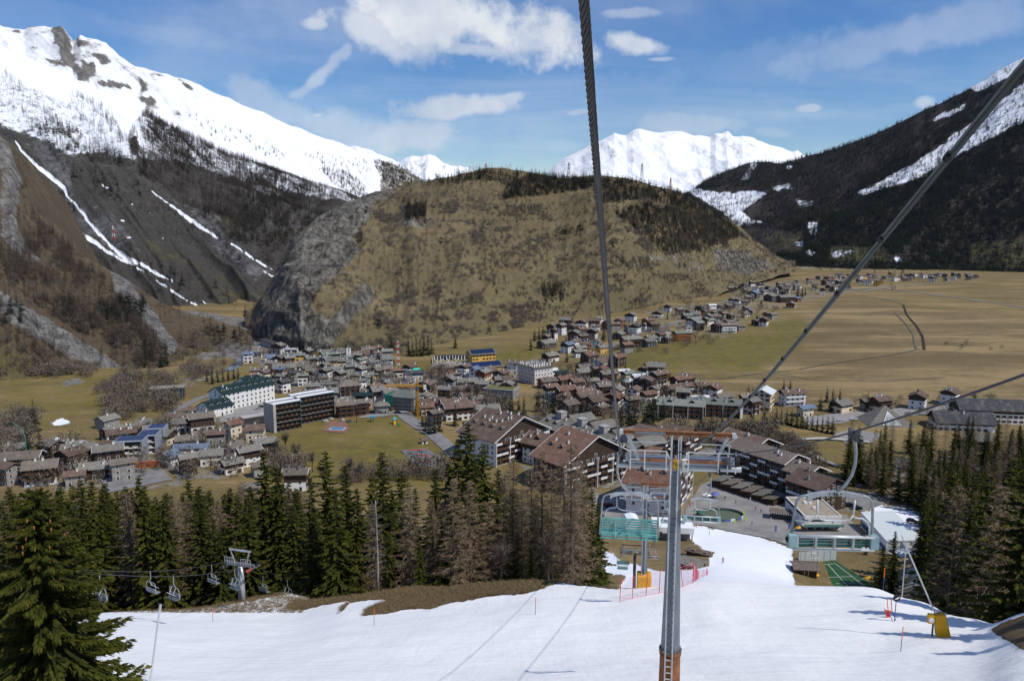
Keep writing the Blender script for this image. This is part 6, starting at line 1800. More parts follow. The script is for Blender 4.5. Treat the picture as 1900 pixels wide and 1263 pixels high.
    b = MB()
    for i in range(5): b.add([(6.5 + i * 1.3, -5.5 + i * .6, 4.2 - i * .55), (7.3 + i * 1.3, -5.2 + i * .6, 3.8 - i * .55), (5.5 + i * .9, 1.5, 6.8 - i * .7), (4.7 + i * .9, 1.5, 7.2 - i * .7)], [(0, 1, 2, 3)])
    tag(b.obj('solar_panel', [mat('solar_blue', (.02, .045, .14))], e), kind='stuff')
    # flat roofed white building at the square
    zt = 9.0; cs = [px_plane(x, y, zt) for x, y in ((1494, 957), (1562, 957), (1548, 922), (1478, 926))]
    o = cs[0]; ax = cs[1] - cs[0]; L = float(np.linalg.norm(ax)); yaw = math.atan2(ax[1], ax[0]); D = float(np.linalg.norm(cs[2] - cs[1]))
    c0 = o + ax / 2 + np.array([-math.sin(yaw), math.cos(yaw), 0]) * D / 2
    g0 = float(H(c0[0], c0[1] - D / 2)); e = empty('white_pavilion', (c0[0], c0[1], g0), yaw, 'white flat-roofed building with terrace and a round dark emblem at the square', 'building')
    h = zt - g0; W_ = WM['w']
    b = MB(); b.box(-L / 2, L / 2, -D / 2 + 3, D / 2, -3, h - .6); b.box(L / 2 - 3, L / 2, -D / 2, -D / 2 + 3.1, 0, h - 1.5); b.box(-L / 2, L / 2, -D / 2 + .3, -D / 2 + 3.1, h - 3.4, h - 2.5); b.obj('wall', [W_], e)
    b = MB(); b.box(-L / 2 + .3, L / 2 - .3, -D / 2 + .3, D / 2 - .3, h - .6, h - .35); b.obj('roof', [mat('roof_gravel_warm', (.30, .26, .20), .9, var=.2, scale=.6)], e)
    b = MB()
    for x0, x1, y0, y1 in ((-L / 2, L / 2, -D / 2, -D / 2 + .4), (-L / 2, L / 2, D / 2 - .4, D / 2), (-L / 2, -L / 2 + .4, -D / 2 + .4, D / 2 - .4), (L / 2 - .4, L / 2, -D / 2 + .4, D / 2 - .4)): b.box(x0, x1, y0, y1, h - 1.4, h)
    b.obj('parapet', [W_], e)
    b = MB(); b.box(-L / 2 + .2, L / 2 - 3, -D / 2 + 2.9, -D / 2 + 3.0, .2, h - 3.3); b.obj('glass_front', [GLASS], e)
    for i in range(4): b = MB(); x = -L / 2 + 1.2 + i * (L - 5) / 3; b.box(x - .3, x + .3, -D / 2 + .4, -D / 2 + 1, 0, h - 3.3); b.obj('column', [W_], e)
    b = MB(); b.box(-L / 2 - 1.5, L / 2 - .2, -D / 2 - 3, -D / 2 + .2, 2.5, 2.75); b.obj('terrace', [CONC], e); b = MB(); b.box(-L / 2 - 1.5, L / 2 - .2, -D / 2 - 3.1, -D / 2 - 3, 2.75, 3.6); b.obj('terrace_glass', [mat('terrace_teal', (.10, .27, .26), .2, var=.1)], e)
    b = MB(); n = 14; b.tube([(L / 2 - 1.5, -D / 2 - .08, h - 4.0), (L / 2 - 1.5, -D / 2 + .02, h - 4.0)], 1.05, n); em = b.obj('emblem', [mat('emblem_black', (.02, .02, .03), .5)], e)
    b = MB(); b.box(L / 2 - 2.3, L / 2 - .7, -D / 2 - .12, -D / 2 - .08, h - 4.1, h - 3.85); b.obj('emblem_band', [RAILW], em)
    for i in range(4): b = MB(); x, y = random.uniform(-3, 4), random.uniform(-4, 5); b.box(x - .6, x + .6, y - .4, y + .4, h - .35, h + .35); b.obj('roof_vent', [RAILW], e)
    # white sports hall
    zt = 9.0; cs = [px_plane(x, y, zt) for x, y in ((1645, 1003), (1712, 1001), (1658, 947), (1597, 949))]
    g0 = 3.0; e = empty('sports_hall', (0, 0, 0), 0, 'large white hall with a plain sheet roof right of the square', 'building')
    c0 = sum(cs) / 4; e.location = (c0[0], c0[1], g0)
    loc = [(p[0] - c0[0], p[1] - c0[1]) for p in cs]
    b = MB(); b.extrude([(x * .985, y * .985) for x, y in loc], 'z', -3, zt - g0 - .4); b.obj('wall', [WM['w']], e)
    b = MB(); b.extrude(loc, 'z', zt - g0 - .4, zt - g0); b.obj('roof', [mat('hall_sheet', (.60, .65, .64), .45, var=.05, scale=.4, streak=(.2, 3, 1))], e)
    b = MB(); n = 9
    for i in range(n):
        f0 = i / n + .02; f1 = (i + .8) / n + .02; p = [np.array(loc[3]) * (1 - f) + np.array(loc[0]) * f for f in (f0, min(1, f1))]
        b.add([(p[0][0] - .1, p[0][1], 1.0), (p[1][0] - .1, p[1][1], 1.0), (p[1][0] - .1, p[1][1], 3.2), (p[0][0] - .1, p[0][1], 3.2)], [(0, 1, 2, 3)])
    tag(b.obj('window', [mat('hall_glass', (.04, .09, .2), .2, var=.3)], e), kind='stuff')
    b = MB(); q0, q1 = np.array(loc[0]), np.array(loc[1]); dn = (q1 - q0) / np.linalg.norm(q1 - q0); nn = np.array([dn[1], -dn[0]])
    w = np.linalg.norm(q1 - q0); pts = [q0 + dn * w * .12, q0 + dn * w * .62, q0 + dn * w * .62 + nn * 9, q0 + dn * w * .12 + nn * 9]
    b.extrude([tuple(p) for p in pts], 'z', zt - g0 - 3.2, zt - g0 - 2.8); b.obj('porch_roof', [mat('hall_sheet', (.60, .65, .64))], e)
    b = MB(); c = sum(pts) / 4; b.extrude([tuple(c + (p - c) * .94) for p in pts], 'z', -3, zt - g0 - 3.2); b.obj('porch', [mat('hall_front', (.16, .22, .27), .35, var=.3)], e)
    b = MB(); pts2 = [q0 - dn * 7, q0 + dn * .2, q0 + dn * .2 + nn * 3 - dn * 0, q0 - dn * 7 + nn * 3]; b.extrude([tuple(p - nn * 5) for p in pts2], 'z', -3, 2.2); b.obj('annex', [WM['w']], e)
    b = MB(); pts3 = [p - nn * 5 for p in pts2]; c = sum(pts3) / 4; b.extrude([tuple(c + (p - c) * 1.04) for p in pts3], 'z', 2.2, 2.5); b.obj('annex_roof', [mat('hall_sheet', (.60, .65, .64))], e)


flat_blocks()


def church_etc():
    p = hit(647, 672, 200); x, y, z = p
    e = empty('church_tower', (x, y, z), .35, 'slim white church bell tower with a pointed spire below the cliff', 'church')
    b = MB(); b.box(-1.9, 1.9, -1.9, 1.9, -2, 13); b.obj('wall', [WM['w']], e)
    b = MB(); b.box(-2.1, 2.1, -2.1, 2.1, 13, 13.4); b.obj('cornice', [CONC], e)
    b = MB(); b.add([(-2, -2, 13.4), (2, -2, 13.4), (2, 2, 13.4), (-2, 2, 13.4), (0, 0, 21)], [(0, 1, 4), (1, 2, 4), (2, 3, 4), (3, 0, 4), (3, 2, 1, 0)]); b.obj('spire', [RM['d']], e)
    b = MB()
    for f in 'fl':
        T, ln = face_frame(3.8, 3.8, f); fbox(b, T, -.5, .5, -.05, .06, 10, 12)
    b.obj('bell_opening', [GLASS], e)
    b = MB(); T, ln = face_frame(3.8, 3.8, 'f'); b.tube([T(0, 0, 8.4), T(0, .1, 8.4)], .65, 12); b.obj('clock_face', [FRAMEB], e)
    chalet('church', (x + 9, y + 6, z), math.radians(15), 16, 8, 2, 'c', 'b', 0, '', 'b', 0, 35, .6, 3.2, cat='church', label='church nave with brown roof right of the white bell tower', group=None)
    # red and white lattice mast
    p = hit(739, 678, 200); e = empty('radio_mast', tuple(p), .2, 'red and white lattice mast with antennas beside the white barn', 'mast')
    RED = mat('mast_red', (.55, .05, .04), .6); WH = mat('mast_white', (.75, .74, .72), .6)
    for k in range(8):
        b = MB(); z0 = k * 2.6; w = 1.0 - k * .05
        for sx, sy in ((-1, -1), (1, -1), (1, 1), (-1, 1)): b.bar((sx * w, sy * w, z0), (sx * w, sy * w, z0 + 2.6), .2)
        for a, c in (((-1, -1), (1, -1)), ((1, -1), (1, 1)), ((1, 1), (-1, 1)), ((-1, 1), (-1, -1))): b.bar((a[0] * w, a[1] * w, z0), (c[0] * w, c[1] * w, z0 + 2.6), .14); b.bar((c[0] * w, c[1] * w, z0), (a[0] * w, a[1] * w, z0 + 2.6), .14)
        b.obj('mast_section', [RED if k % 2 else WH], e)
    for k in range(4): b = MB(); a = k * 1.6; b.tube([(1.4 * math.cos(a), 1.4 * math.sin(a), 18 + k), (1.6 * math.cos(a), 1.6 * math.sin(a), 18 + k)], .55, 10); b.obj('antenna', [WH], e)
    # yellow tower crane
    p = hit(775, 772, 200); e = empty('tower_crane', tuple(p), 0, 'yellow tower crane with its jib pointing left over the village', 'crane')
    Y_ = mat('crane_yellow', (.50, .26, .02), .5, var=.12); hgt = 19.5
    def lattice(p, q, w, n, m, nm):
        b = MB(); p, q = Vector(p), Vector(q); dr = (q - p).normalized(); s = dr.orthogonal().normalized() * w / 2; t = dr.cross(s).normalized() * w / 2
        cs = [s + t, s - t, -s - t, -s + t]
        for c in cs: b.bar(p + c, q + c, w * .16)
        for i in range(n):
            a0 = p + (q - p) * i / n; a1 = p + (q - p) * (i + 1) / n
            for j in range(4): b.bar(a0 + cs[j], a1 + cs[(j + 1) % 4], w * .1); b.bar(a0 + cs[j], a0 + cs[(j + 1) % 4], w * .1)
        b.obj(nm, [m], e)
    lattice((0, 0, 0), (0, 0, hgt), 1.4, 14, Y_, 'mast'); lattice((0, 0, hgt), (0, 0, hgt + 5.5), .9, 5, Y_, 'tower_top')
    lattice((0, 0, hgt), (-20, -1.5, hgt + .3), 1.3, 16, Y_, 'jib'); lattice((0, 0, hgt), (5, .4, hgt - .6), 1.2, 5, Y_, 'counter_jib')
    b = MB(); b.box(4, 5.6, -.7, .7, hgt - 2.4, hgt + .6); b.obj('counterweight', [RAILW], e); b = MB(); b.box(-.8, .9, -1.6, -.2, hgt - 1.9, hgt + .1); b.obj('cab', [mat('cab_blue', (.06, .10, .22), .4)], e)
    b = MB(); b.bar((0, 0, hgt + 5.5), (-13, -1, hgt + .9), .1); b.bar((0, 0, hgt + 5.5), (5, .4, hgt), .1); b.obj('tie_bar', [Y_], e)
    # building under scaffold with green netting
    p = hit(738, 762, 200); e = empty('scaffolded_building', (p[0] + 4, p[1] + 7, p[2]), math.radians(-18), 'building under construction wrapped in scaffold and green netting beside the crane', 'building')
    b = MB(); b.box(-9, 9, -6, 6, -2, 9); b.obj('wall', [WM['g']], e)
    b = MB(); b.add([(-10, -7, 9), (10, -7, 9), (10, 7, 9), (-10, 7, 9), (-4, 0, 12.6), (4, 0, 12.6)], [(0, 1, 5, 4), (2, 3, 4, 5), (1, 2, 5), (3, 0, 4), (3, 2, 1, 0)]); b.obj('roof', [RM['q']], e)
    b = MB(); b.box(-11, -10.8, -8, 7, 0, 10); b.box(-10.8, -5, -8.1, -7.9, 0, 10); b.obj('safety_net', [mat('net_green', (.015, .16, .12), .8, var=.25, scale=.8)], e)
    for j in range(4): b = MB(); b.box(-5, 10.5, -8, -6.6, j * 2.4 + 1.8, j * 2.4 + 1.95); b.obj('scaffold_deck', [mat('steel_grey', (.24, .25, .26))], e)
    b = MB(); [b.bar((x, -8, 0), (x, -8, 10), .12) for x in range(-4, 11, 2)]; tag(b.obj('scaffold_pole', [mat('steel_grey', (.24, .25, .26))], e), kind='stuff')
    b = MB(); b.box(-6, -4.6, -8.8, -8.2, 0, 2.2); b.obj('hoarding', [RAILO], e)
    # teal tarpaulin roof on a house under repair
    p = hit(772, 702, 200); e = empty('tarpaulin_roof', (p[0], p[1] + 3, p[2]), .3, 'bright teal tarpaulin over a house roof beside the crane jib', 'roof cover')
    b = MB(); b.box(-3.6, 3.6, -2.6, 2.6, -1, 5.6); b.obj('wall', [WM['g']], e); b = MB(); b.add([(-4.5, -3.2, 5.6), (4.5, -3.2, 5.2), (4.5, 3.2, 5.4), (-4.5, 3.2, 5.8), (-1.6, 0, 8.2), (1.8, 0, 7.9)], [(0, 1, 5, 4), (2, 3, 4, 5), (1, 2, 5), (3, 0, 4), (3, 2, 1, 0)]); b.obj('tarpaulin', [mat('tarp_teal', (.03, .45, .33), .6, var=.12)], e)
    # avalanche gallery and retaining wall at the road under the cliff
    p = hit(487, 640, 200); q = hit(545, 662, 200)
    e = empty('road_gallery', tuple(p), 0, 'dark arched concrete road gallery at the foot of the cliff', 'gallery')
    dv = Vector(q - p); b = MB(); b.bar((0, 4, 2.5), dv * .75 + Vector((0, 4, 1.5)), 8, 5.5); b.obj('gallery_wall', [CONC], e); b = MB(); b.bar((0, 3.9, 5.6), dv * .75 + Vector((0, 3.9, 4.6)), 9.2, .7); b.obj('roof', [WM['d']], e)
    p = hit(540, 664, 200); e = empty('tunnel_portal', tuple(p), 0, 'white tunnel portal frame under the cliff', 'tunnel')
    b = MB(); b.box(-6, 6, 0, 1, 7.5, 9); b.box(-6.5, -5.5, 0, 1, 0, 9); b.box(5.5, 6.5, 0, 1, 0, 9); b.obj('frame', [WM['w']], e); b = MB(); b.box(-5.5, 5.5, .6, 3, 0, 7.5); b.obj('opening', [WM['d']], e)
    # cemetery with wall, arcade and stones
    e = empty('cemetery', tuple(hit(835, 672, 200)), .1, 'walled cemetery with white gravestones and a dark arcade above the village', 'cemetery')
    b = MB(); b.box(-14, 16, 14, 17, 0, 4); b.obj('arcade_roof', [WM['d']], e); b = MB(); [b.box(x, x + .8, 13.2, 14, 0, 3.6) for x in np.arange(-14, 16, 2.7)]; tag(b.obj('arcade_pillar', [WM['w']], e), kind='stuff')
    b = MB(); b.box(17, 17.6, -14, 16, -1, 2.2); b.box(-15, 17, -14.5, -14, -1, 1.8); b.box(-15.6, -15, -14, 16, -1, 1.8); b.obj('wall', [CONC], e)
    b = MB()
    for i in range(90): x, y = random.uniform(-13, 15), random.uniform(-12, 12); k = random.uniform(.5, 1.1); b.box(x - .4, x + .4, y - .15, y + .15, 0, k * 1.4)
    tag(b.obj('gravestone', [mat('stone_white', (.62, .61, .58), .7, var=.2)], e), kind='stuff')


church_etc()


def merge_far(keep):
    """the hamlet houses that show smallest, past the number kept one by one, become one mass"""
    plain = [h for h in HOUSES if h[3] == 'house']
    plain.sort(key=lambda h: h[0].location.y); rest = plain[keep:]
    V = []; Fc = []; mi = []; mats = []; n = 0
    def take(o, M):
        nonlocal n
        M = M @ Matrix.LocRotScale(o.location, o.rotation_euler, o.scale)
        if o.type == 'MESH':
            me = o.data; V.extend(tuple(M @ q.co) for q in me.vertices); ids = []
            for m in me.materials:
                if m not in mats: mats.append(m)
                ids.append(mats.index(m))
            for p in me.polygons: Fc.append([n + i for i in p.vertices]); mi.append(ids[p.material_index])
            n = len(V)
        for c in list(o.children): take(c, M)
        bpy.data.objects.remove(o)
    for h in rest: HOUSES.remove(h); take(h[0], Matrix())
    if not V: return
    me = bpy.data.meshes.new('far_hamlet'); me.from_pydata(V, [], Fc)
    for m in mats: me.materials.append(m)
    me.polygons.foreach_set('material_index', mi); me.update()
    tag(link('far_hamlet', me), 'far hamlet of small grey and brown roofed houses below the dark mountain', kind='stuff')


merge_far(292)


def label_houses():
    marks = [('the church tower', hit(647, 672, 200)), ('the yellow crane', hit(775, 772, 200)), ('the concrete slab block', hit(545, 795, 200)), ('the long white hotel', hit(430, 765, 200)), ('the cube hotel', hit(992, 714, 200)), ('the solar yellow building', hit(905, 690, 200)), ('the glass pyramid', hit(1655, 792, 200)), ('the orange balcony house', hit(1268, 634, 200)), ('the stepped white flats', hit(250, 850, 200)), ('the grey-green row', hit(1345, 775, 200)), ('the cemetery', hit(835, 672, 200)), ('the blue-roofed house', hit(350, 855, 200)), ('the lone yellow house', hit(1120, 656, 200)), ('the big grey hamlet block', hit(1462, 562, 200)), ('the far village road fork', hit(1640, 535, 200)), ('the quarry scar', hit(1360, 520, 200)), ('the far right hamlet end', hit(1780, 520, 200)), ('the tall clump by the cable', hit(1205, 795, 200))]
    nth = ['nearest', 'second nearest', 'third nearest', 'fourth nearest', 'fifth nearest', 'sixth nearest', 'seventh nearest', 'eighth nearest', 'ninth nearest', 'tenth nearest', 'eleventh nearest', 'twelfth nearest', 'thirteenth nearest', 'fourteenth nearest', 'fifteenth nearest', 'sixteenth nearest', 'seventeenth nearest', 'eighteenth nearest', 'nineteenth nearest', 'twentieth nearest']
    by = {}
    for h in HOUSES:
        if h[4]: continue
        p = np.array(h[0].location); k = min(range(len(marks)), key=lambda i: np.linalg.norm(p - marks[i][1]))
        by.setdefault((h[1], h[2], marks[k][0]), []).append((np.linalg.norm(p - marks[k][1]), h))
    for (wl, rf, mk), hs in by.items():
        hs.sort(key=lambda t: t[0])
        for i, (d, h) in enumerate(hs):
            base = '%s house with %s roof' % (wl, rf); mk = mk.replace('the tall clump by the cable', 'the cable clump')
            h[0]['label'] = ('only ' + base + ' close to ' + mk) if len(hs) == 1 else (nth[min(i, 19)] + ' ' + base + ' to ' + mk)


label_houses()
# ---------------------------------------------------------------- roads, squares and courts laid on the ground
ASPH = mat('asphalt', (.20, .195, .19), .9, var=.22, scale=.15, bump=.2, bscale=4); PAVE = mat('paving', (.24, .23, .215), .9, var=.22, scale=.12, bump=.15, bscale=3); GRAV = mat('gravel_grey', (.26, .25, .235), .95, var=.2, scale=.3)
TURF = mat('green_turf', (.022, .08, .028), .85, var=.2, scale=.5); LINEW = mat('line_white', (.75, .75, .73), .8, var=.05)


def road(name, line, width, m, label, dz=.35, kind='structure'):
    """strip along a photo polyline, draped on the ground"""
    P = [hit(x, y, 150)[:2] for x, y in line]; Q = []
    for a, b in zip(P, P[1:]):
        n = max(1, int(np.linalg.norm(b - a) / 3)); Q += [a + (b - a) * i / n for i in range(n)]
    Q.append(P[-1]); Q = np.array(Q); Q = blur(Q, 4, 0); T = np.gradient(Q, axis=0); T /= np.linalg.norm(T, axis=1, keepdims=True); N = np.stack([-T[:, 1], T[:, 0]], -1)
    rows = []
    for k in (-.5, -.17, .17, .5):
        q = Q + N * width * k; rows.append(np.stack([q[:, 0], q[:, 1], H(q[:, 0], q[:, 1]) + dz], -1))
    V = np.stack(rows, 1); i = np.arange(V.shape[0] * 4).reshape(-1, 4)
    F_ = np.stack([i[:-1, :-1], i[1:, :-1], i[1:, 1:], i[:-1, 1:]], -1).reshape(-1, 4)
    o = link(name, np_mesh(name, V.reshape(-1, 3), F_[:, ::-1], [m], True)); return tag(o, label, kind=kind)


def patch(name, poly, m, label, dz=.3, step=4.0, flat=None, kind='structure', pts=None):
    """area bounded by a photo polygon, draped on the ground (or level at height flat)"""
    B = [hit(x, y, 150)[:2] for x, y in poly] if pts is None else pts
    E = []
    for a, b in zip(B, B[1:] + B[:1]):
        n = max(1, int(np.linalg.norm(np.array(b) - a) / step)); E += [np.array(a) + (np.array(b) - a) * i / n for i in range(n)]
    E = np.array(E); lo, hi = E.min(0), E.max(0)
    gx, gy = np.meshgrid(np.arange(lo[0], hi[0], step), np.arange(lo[1], hi[1], step)); G_ = np.stack([gx.ravel(), gy.ravel()], -1)
    G_ = G_[in_poly(G_[:, 0], G_[:, 1], [tuple(e) for e in E])]
    n = len(E); v, e, f, *_ = delaunay_2d_cdt([Vector(p) for p in E] + [Vector(p) for p in G_], [(i, (i + 1) % n) for i in range(n)], [], 1, 1e-4)
    V = np.array([(p.x, p.y) for p in v]); Z = H(V[:, 0], V[:, 1]) + dz if flat is None else np.full(len(V), flat)
    F_ = np.array([t if (V[t[1]] - V[t[0]])[0] * (V[t[2]] - V[t[0]])[1] - (V[t[1]] - V[t[0]])[1] * (V[t[2]] - V[t[0]])[0] > 0 else t[::-1] for t in f])
    o = link(name, np_mesh(name, np.column_stack([V, Z]), F_, [m], flat is None)); return tag(o, label, kind=kind)


def surfaces():
    patch('town_square', [(1240, 985), (1262, 962), (1300, 900), (1345, 880), (1400, 905), (1470, 930), (1500, 955), (1570, 955), (1600, 990), (1580, 1010), (1468, 1014), (1420, 998), (1300, 974)], PAVE, 'grey paved square in front of the hotels', .3)
    patch('car_park', [(1540, 905), (1600, 915), (1640, 935), (1600, 950), (1556, 930)], ASPH, 'asphalt parking area behind the flat-roofed white building', .32)
    patch('forecourt', [(1100, 935), (1150, 905), (1200, 960), (1240, 985), (1215, 1000), (1150, 985)], GRAV, 'grey gravel yard below the chalet hotels', .3)
    patch('parking_lot', [(1490, 775), (1600, 762), (1760, 752), (1780, 764), (1690, 772), (1600, 776), (1560, 786), (1500, 790)], GRAV, 'pale gravel parking strip in front of the pyramid', .3)
    patch('hotel_yard', [(405, 778), (470, 742), (500, 748), (490, 770), (420, 800)], GRAV, 'grey yard of the long white hotel', .3)
    patch('terrace_yard', [(1545, 806), (1580, 796), (1640, 806), (1620, 822), (1570, 824)], PAVE, 'small yard with parked cars below the pyramid', .32)
    patch('lower_yard', [(180, 880), (215, 868), (300, 870), (320, 890), (200, 915)], ASPH, 'asphalt yard between the houses at lower left', .3)
    road('village_road', [(735, 758), (750, 770), (770, 786), (800, 803), (835, 832), (850, 850)], 9, ASPH, 'grey curved village road descending past the meadow')
    road('village_road', [(860, 820), (940, 800), (1000, 770)], 5, ASPH, 'lane behind the large chalet hotel')
    road('main_road', [(340, 768), (380, 752), (430, 722), (500, 700), (560, 716), (640, 716), (720, 712), (800, 720), (900, 716), (940, 700)], 6, ASPH, 'main street through the old village')
    road('side_road', [(310, 770), (345, 752), (372, 738), (410, 728)], 6, ASPH, 'straight road rising past the long white hotel')
    road('hamlet_road', [(1080, 660), (1120, 648), (1180, 622), (1230, 606), (1270, 592), (1310, 570), (1370, 552), (1410, 548)], 6, ASPH, 'road climbing through the upper hamlets')
    road('meadow_road', [(1560, 545), (1640, 535), (1740, 548), (1840, 562), (1960, 580)], 6, GRAV, 'thin road crossing the straw coloured meadow', .6)
    road('meadow_road', [(1560, 538), (1640, 533), (1720, 526), (1780, 524)], 6, GRAV, 'road along the far hamlet', .6)
    road('cemetery_path', [(800, 700), (840, 682), (880, 662)], 3.5, GRAV, 'light path rising along the cemetery wall')
    road('quarry_track', [(1332, 518), (1360, 510), (1385, 511), (1410, 518)], 7, CONC, 'pale embankment road below the quarry scar', 1.2)
    road('stream', [(1715, 650), (1712, 626), (1700, 604), (1682, 584), (1676, 566)], 2.4, mat('stream_bed', (.05, .045, .035), .98, var=.4, scale=.2, spec=0.0), 'dark stream ditch winding through the meadow', .4)
    road('river', [(420, 690), (436, 680), (455, 662), (470, 650)], 9, mat('river_water', (.035, .05, .065), .15, var=.3), 'dark river bend at the left of the village', .5)
    road('path', [(1478, 824), (1500, 838), (1530, 858), (1560, 868)], 3, CONC, 'stepped concrete ramp on the brown bank', .8)
    road('path', [(1476, 818), (1520, 814), (1575, 818), (1620, 822)], 3, CONC, 'walled path along the top of the brown bank', .8)
    road('garden_path', [(1110, 940), (1145, 925), (1175, 930)], 3, CONC, 'curved garden path below the chalet hotel', .4)
    STONE = mat('dry_stone', (.15, .13, .095), .95, var=.45, scale=.4)
    for ln, w, lab in (([(1480, 686), (1560, 672), (1640, 661), (1690, 652), (1712, 646)], 1.3, 'low dry stone wall crossing the straw meadow'), ([(1250, 700), (1330, 705), (1400, 694), (1470, 688)], 1.4, 'faint stone line in the meadow above the row houses'), ([(1700, 648), (1694, 620), (1680, 600), (1660, 580)], 1.6, 'worn track beside the meadow stream'), ([(1560, 545), (1620, 552), (1660, 560), (1680, 566)], 2.5, 'farm track across the upper meadow'), ([(1420, 690), (1520, 706), (1640, 708), (1760, 700)], 1.2, 'thin path along the lower meadow')): road('meadow_track', ln, w, STONE, lab, .5)
    # meadow with play things
    patch('sand_court', [(662, 776), (690, 766), (730, 764), (742, 768), (700, 774)], GRAV, 'grey hard court at the edge of the village meadow', .3)
    patch('pump_track', [(744, 836), (790, 832), (822, 850), (806, 868), (770, 862)], mat('track_grey', (.16, .16, .165), .9, var=.2), 'grey pump track on the meadow', .3)
    for i, ln in enumerate(([(752, 838), (770, 834), (795, 836)], [(765, 846), (785, 842), (800, 852)], [(775, 858), (795, 860), (808, 858)])): road('track_mark', ln, 1.6, mat('track_red', (.45, .08, .06), .8), 'red curved mark on the pump track', .5)
    patch('pool_surround', [(600, 800), (610, 782), (640, 782), (648, 796), (640, 804)], mat('brick_red', (.22, .12, .09), .9, var=.25), 'brick paved surround of the small pool', .3)
    # sports court on the right, level
    z = 5.6; C = [px_plane(x, y, z)[:2] for x, y in ((1436, 1102), (1483, 1046), (1551, 1040), (1642, 1100))]
    patch('sports_court', None, TURF, 'green artificial turf court beside the lower piste', flat=z, step=4, pts=C)
    def lerp(u, v): return (C[0] * (1 - u) + C[3] * u) * (1 - v) + (C[1] * (1 - u) + C[2] * u) * v
    b = MB()
    def stripe(p, q, w=.07):
        d = (q - p) / np.linalg.norm(q - p); n = np.array([-d[1], d[0]]) * w
        b.add([(*(p - n), z + .03), (*(q - n), z + .03), (*(q + n), z + .03), (*(p + n), z + .03)], [(0, 1, 2, 3)])
    for a, c in (((.1, .06), (.1, .92)), ((.9, .06), (.9, .92)), ((.1, .92), (.9, .92)), ((.1, .5), (.9, .5)), ((.72, .06), (.72, .92)), ((.62, .3), (.88, .3))): stripe(lerp(*a), lerp(*c))
    tag(b.obj('court_line', [LINEW]), 'white painted lines on the green court', kind='structure')
    e = empty('court_wall', (*lerp(.0, 1.02), z), 0, 'tall pale netted board at the back of the green court', 'fence'); p, q = lerp(-.05, 1.03), lerp(1.05, 1.03); o = np.array([*lerp(.0, 1.02), z])
    for i in range(6):
        b = MB(); a = np.append(p + (q - p) * i / 6, z + 2) - o; c = np.append(p + (q - p) * (i + .96) / 6, z + 2) - o; b.bar(a, c, .08, 4.0); b.obj('panel', [mat('board_pale', (.5, .55, .57), .6, var=.08)], e)
    for i in range(7): b = MB(); a = np.append(p + (q - p) * i / 6, z) - o; b.bar(a, a + np.array([0, 0, 4.6]), .14); b.obj('post', [mat('steel_grey', (.24, .25, .26))], e)
    for u, v, lab in ((.35, .55, 'thin floodlight pole in the middle of the green court edge'), (.12, .75, 'thin floodlight pole at the left of the green court')):
        e = empty('lamp_post', (*lerp(u, v), z), 0, lab, 'lamp post', 'court lamp posts'); b = MB(); b.tube([(0, 0, 0), (0, 0, 8)], .09, 6); b.obj('pole', [mat('galvanised', (.45, .47, .48), .45, .5)], e); b = MB(); b.box(-.6, .6, -.15, .15, 7.8, 8.1); b.obj('lamp', [RAILW], e)
    for u, v, lab in ((.42, .97, 'white football goal at the back of the green court'), (.22, .12, 'white football goal at the near side of the green court')):
        e = empty('goal', (*lerp(u, v), z), 0, lab, 'goal', 'court goals'); b = MB(); [b.bar(p, q, .14) for p, q in (((-1.5, 0, 0), (-1.5, 0, 2)), ((1.5, 0, 0), (1.5, 0, 2)), ((-1.5, 0, 2), (1.5, 0, 2)))]; b.obj('goal_frame', [RAILW], e)


surfaces()

# ---------------------------------------------------------------- chairlift over the slope
GALV = mat('galvanised', (.45, .47, .48), .45, .5, var=.15, scale=2); GALVD = mat('galvanised_dark', (.185, .205, .22), .5, .4, var=.18, scale=1.5, streak=(3, 3, .5)); RUST = mat('rust', (.24, .10, .04), .85, var=.35, scale=2.5, bump=.2); WPIPE = mat('pipe_white', (.52, .54, .54), .4, .2, var=.06)
TURQ = mat('slat_turquoise', (.13, .36, .32), .55, var=.14, scale=2); TURQ_SHADED = mat('slat_turquoise_shaded', (.022, .10, .09), .5, var=.2, scale=3); BLACK = mat('black_rubber', (.02, .02, .022), .7); YEL = mat('pad_yellow', (.62, .33, .01), .65, var=.12, scale=1.2, bump=.4, bscale=3); REDP = mat('pole_red', (.62, .06, .03), .5); ORNG = mat('pole_orange', (.85, .16, .03), .5); BLUE = mat('pole_blue', (.05, .10, .32), .5)  # uphill seats: the same turquoise darkened, shade put into the colour
LINE_DX = .147
TOW = [(6.5, 30.0, 110.3), (11.75, 66.0, 96.0), (19.0, 115.0, 69.5)]     # tower tops
GAUGE = 2.15


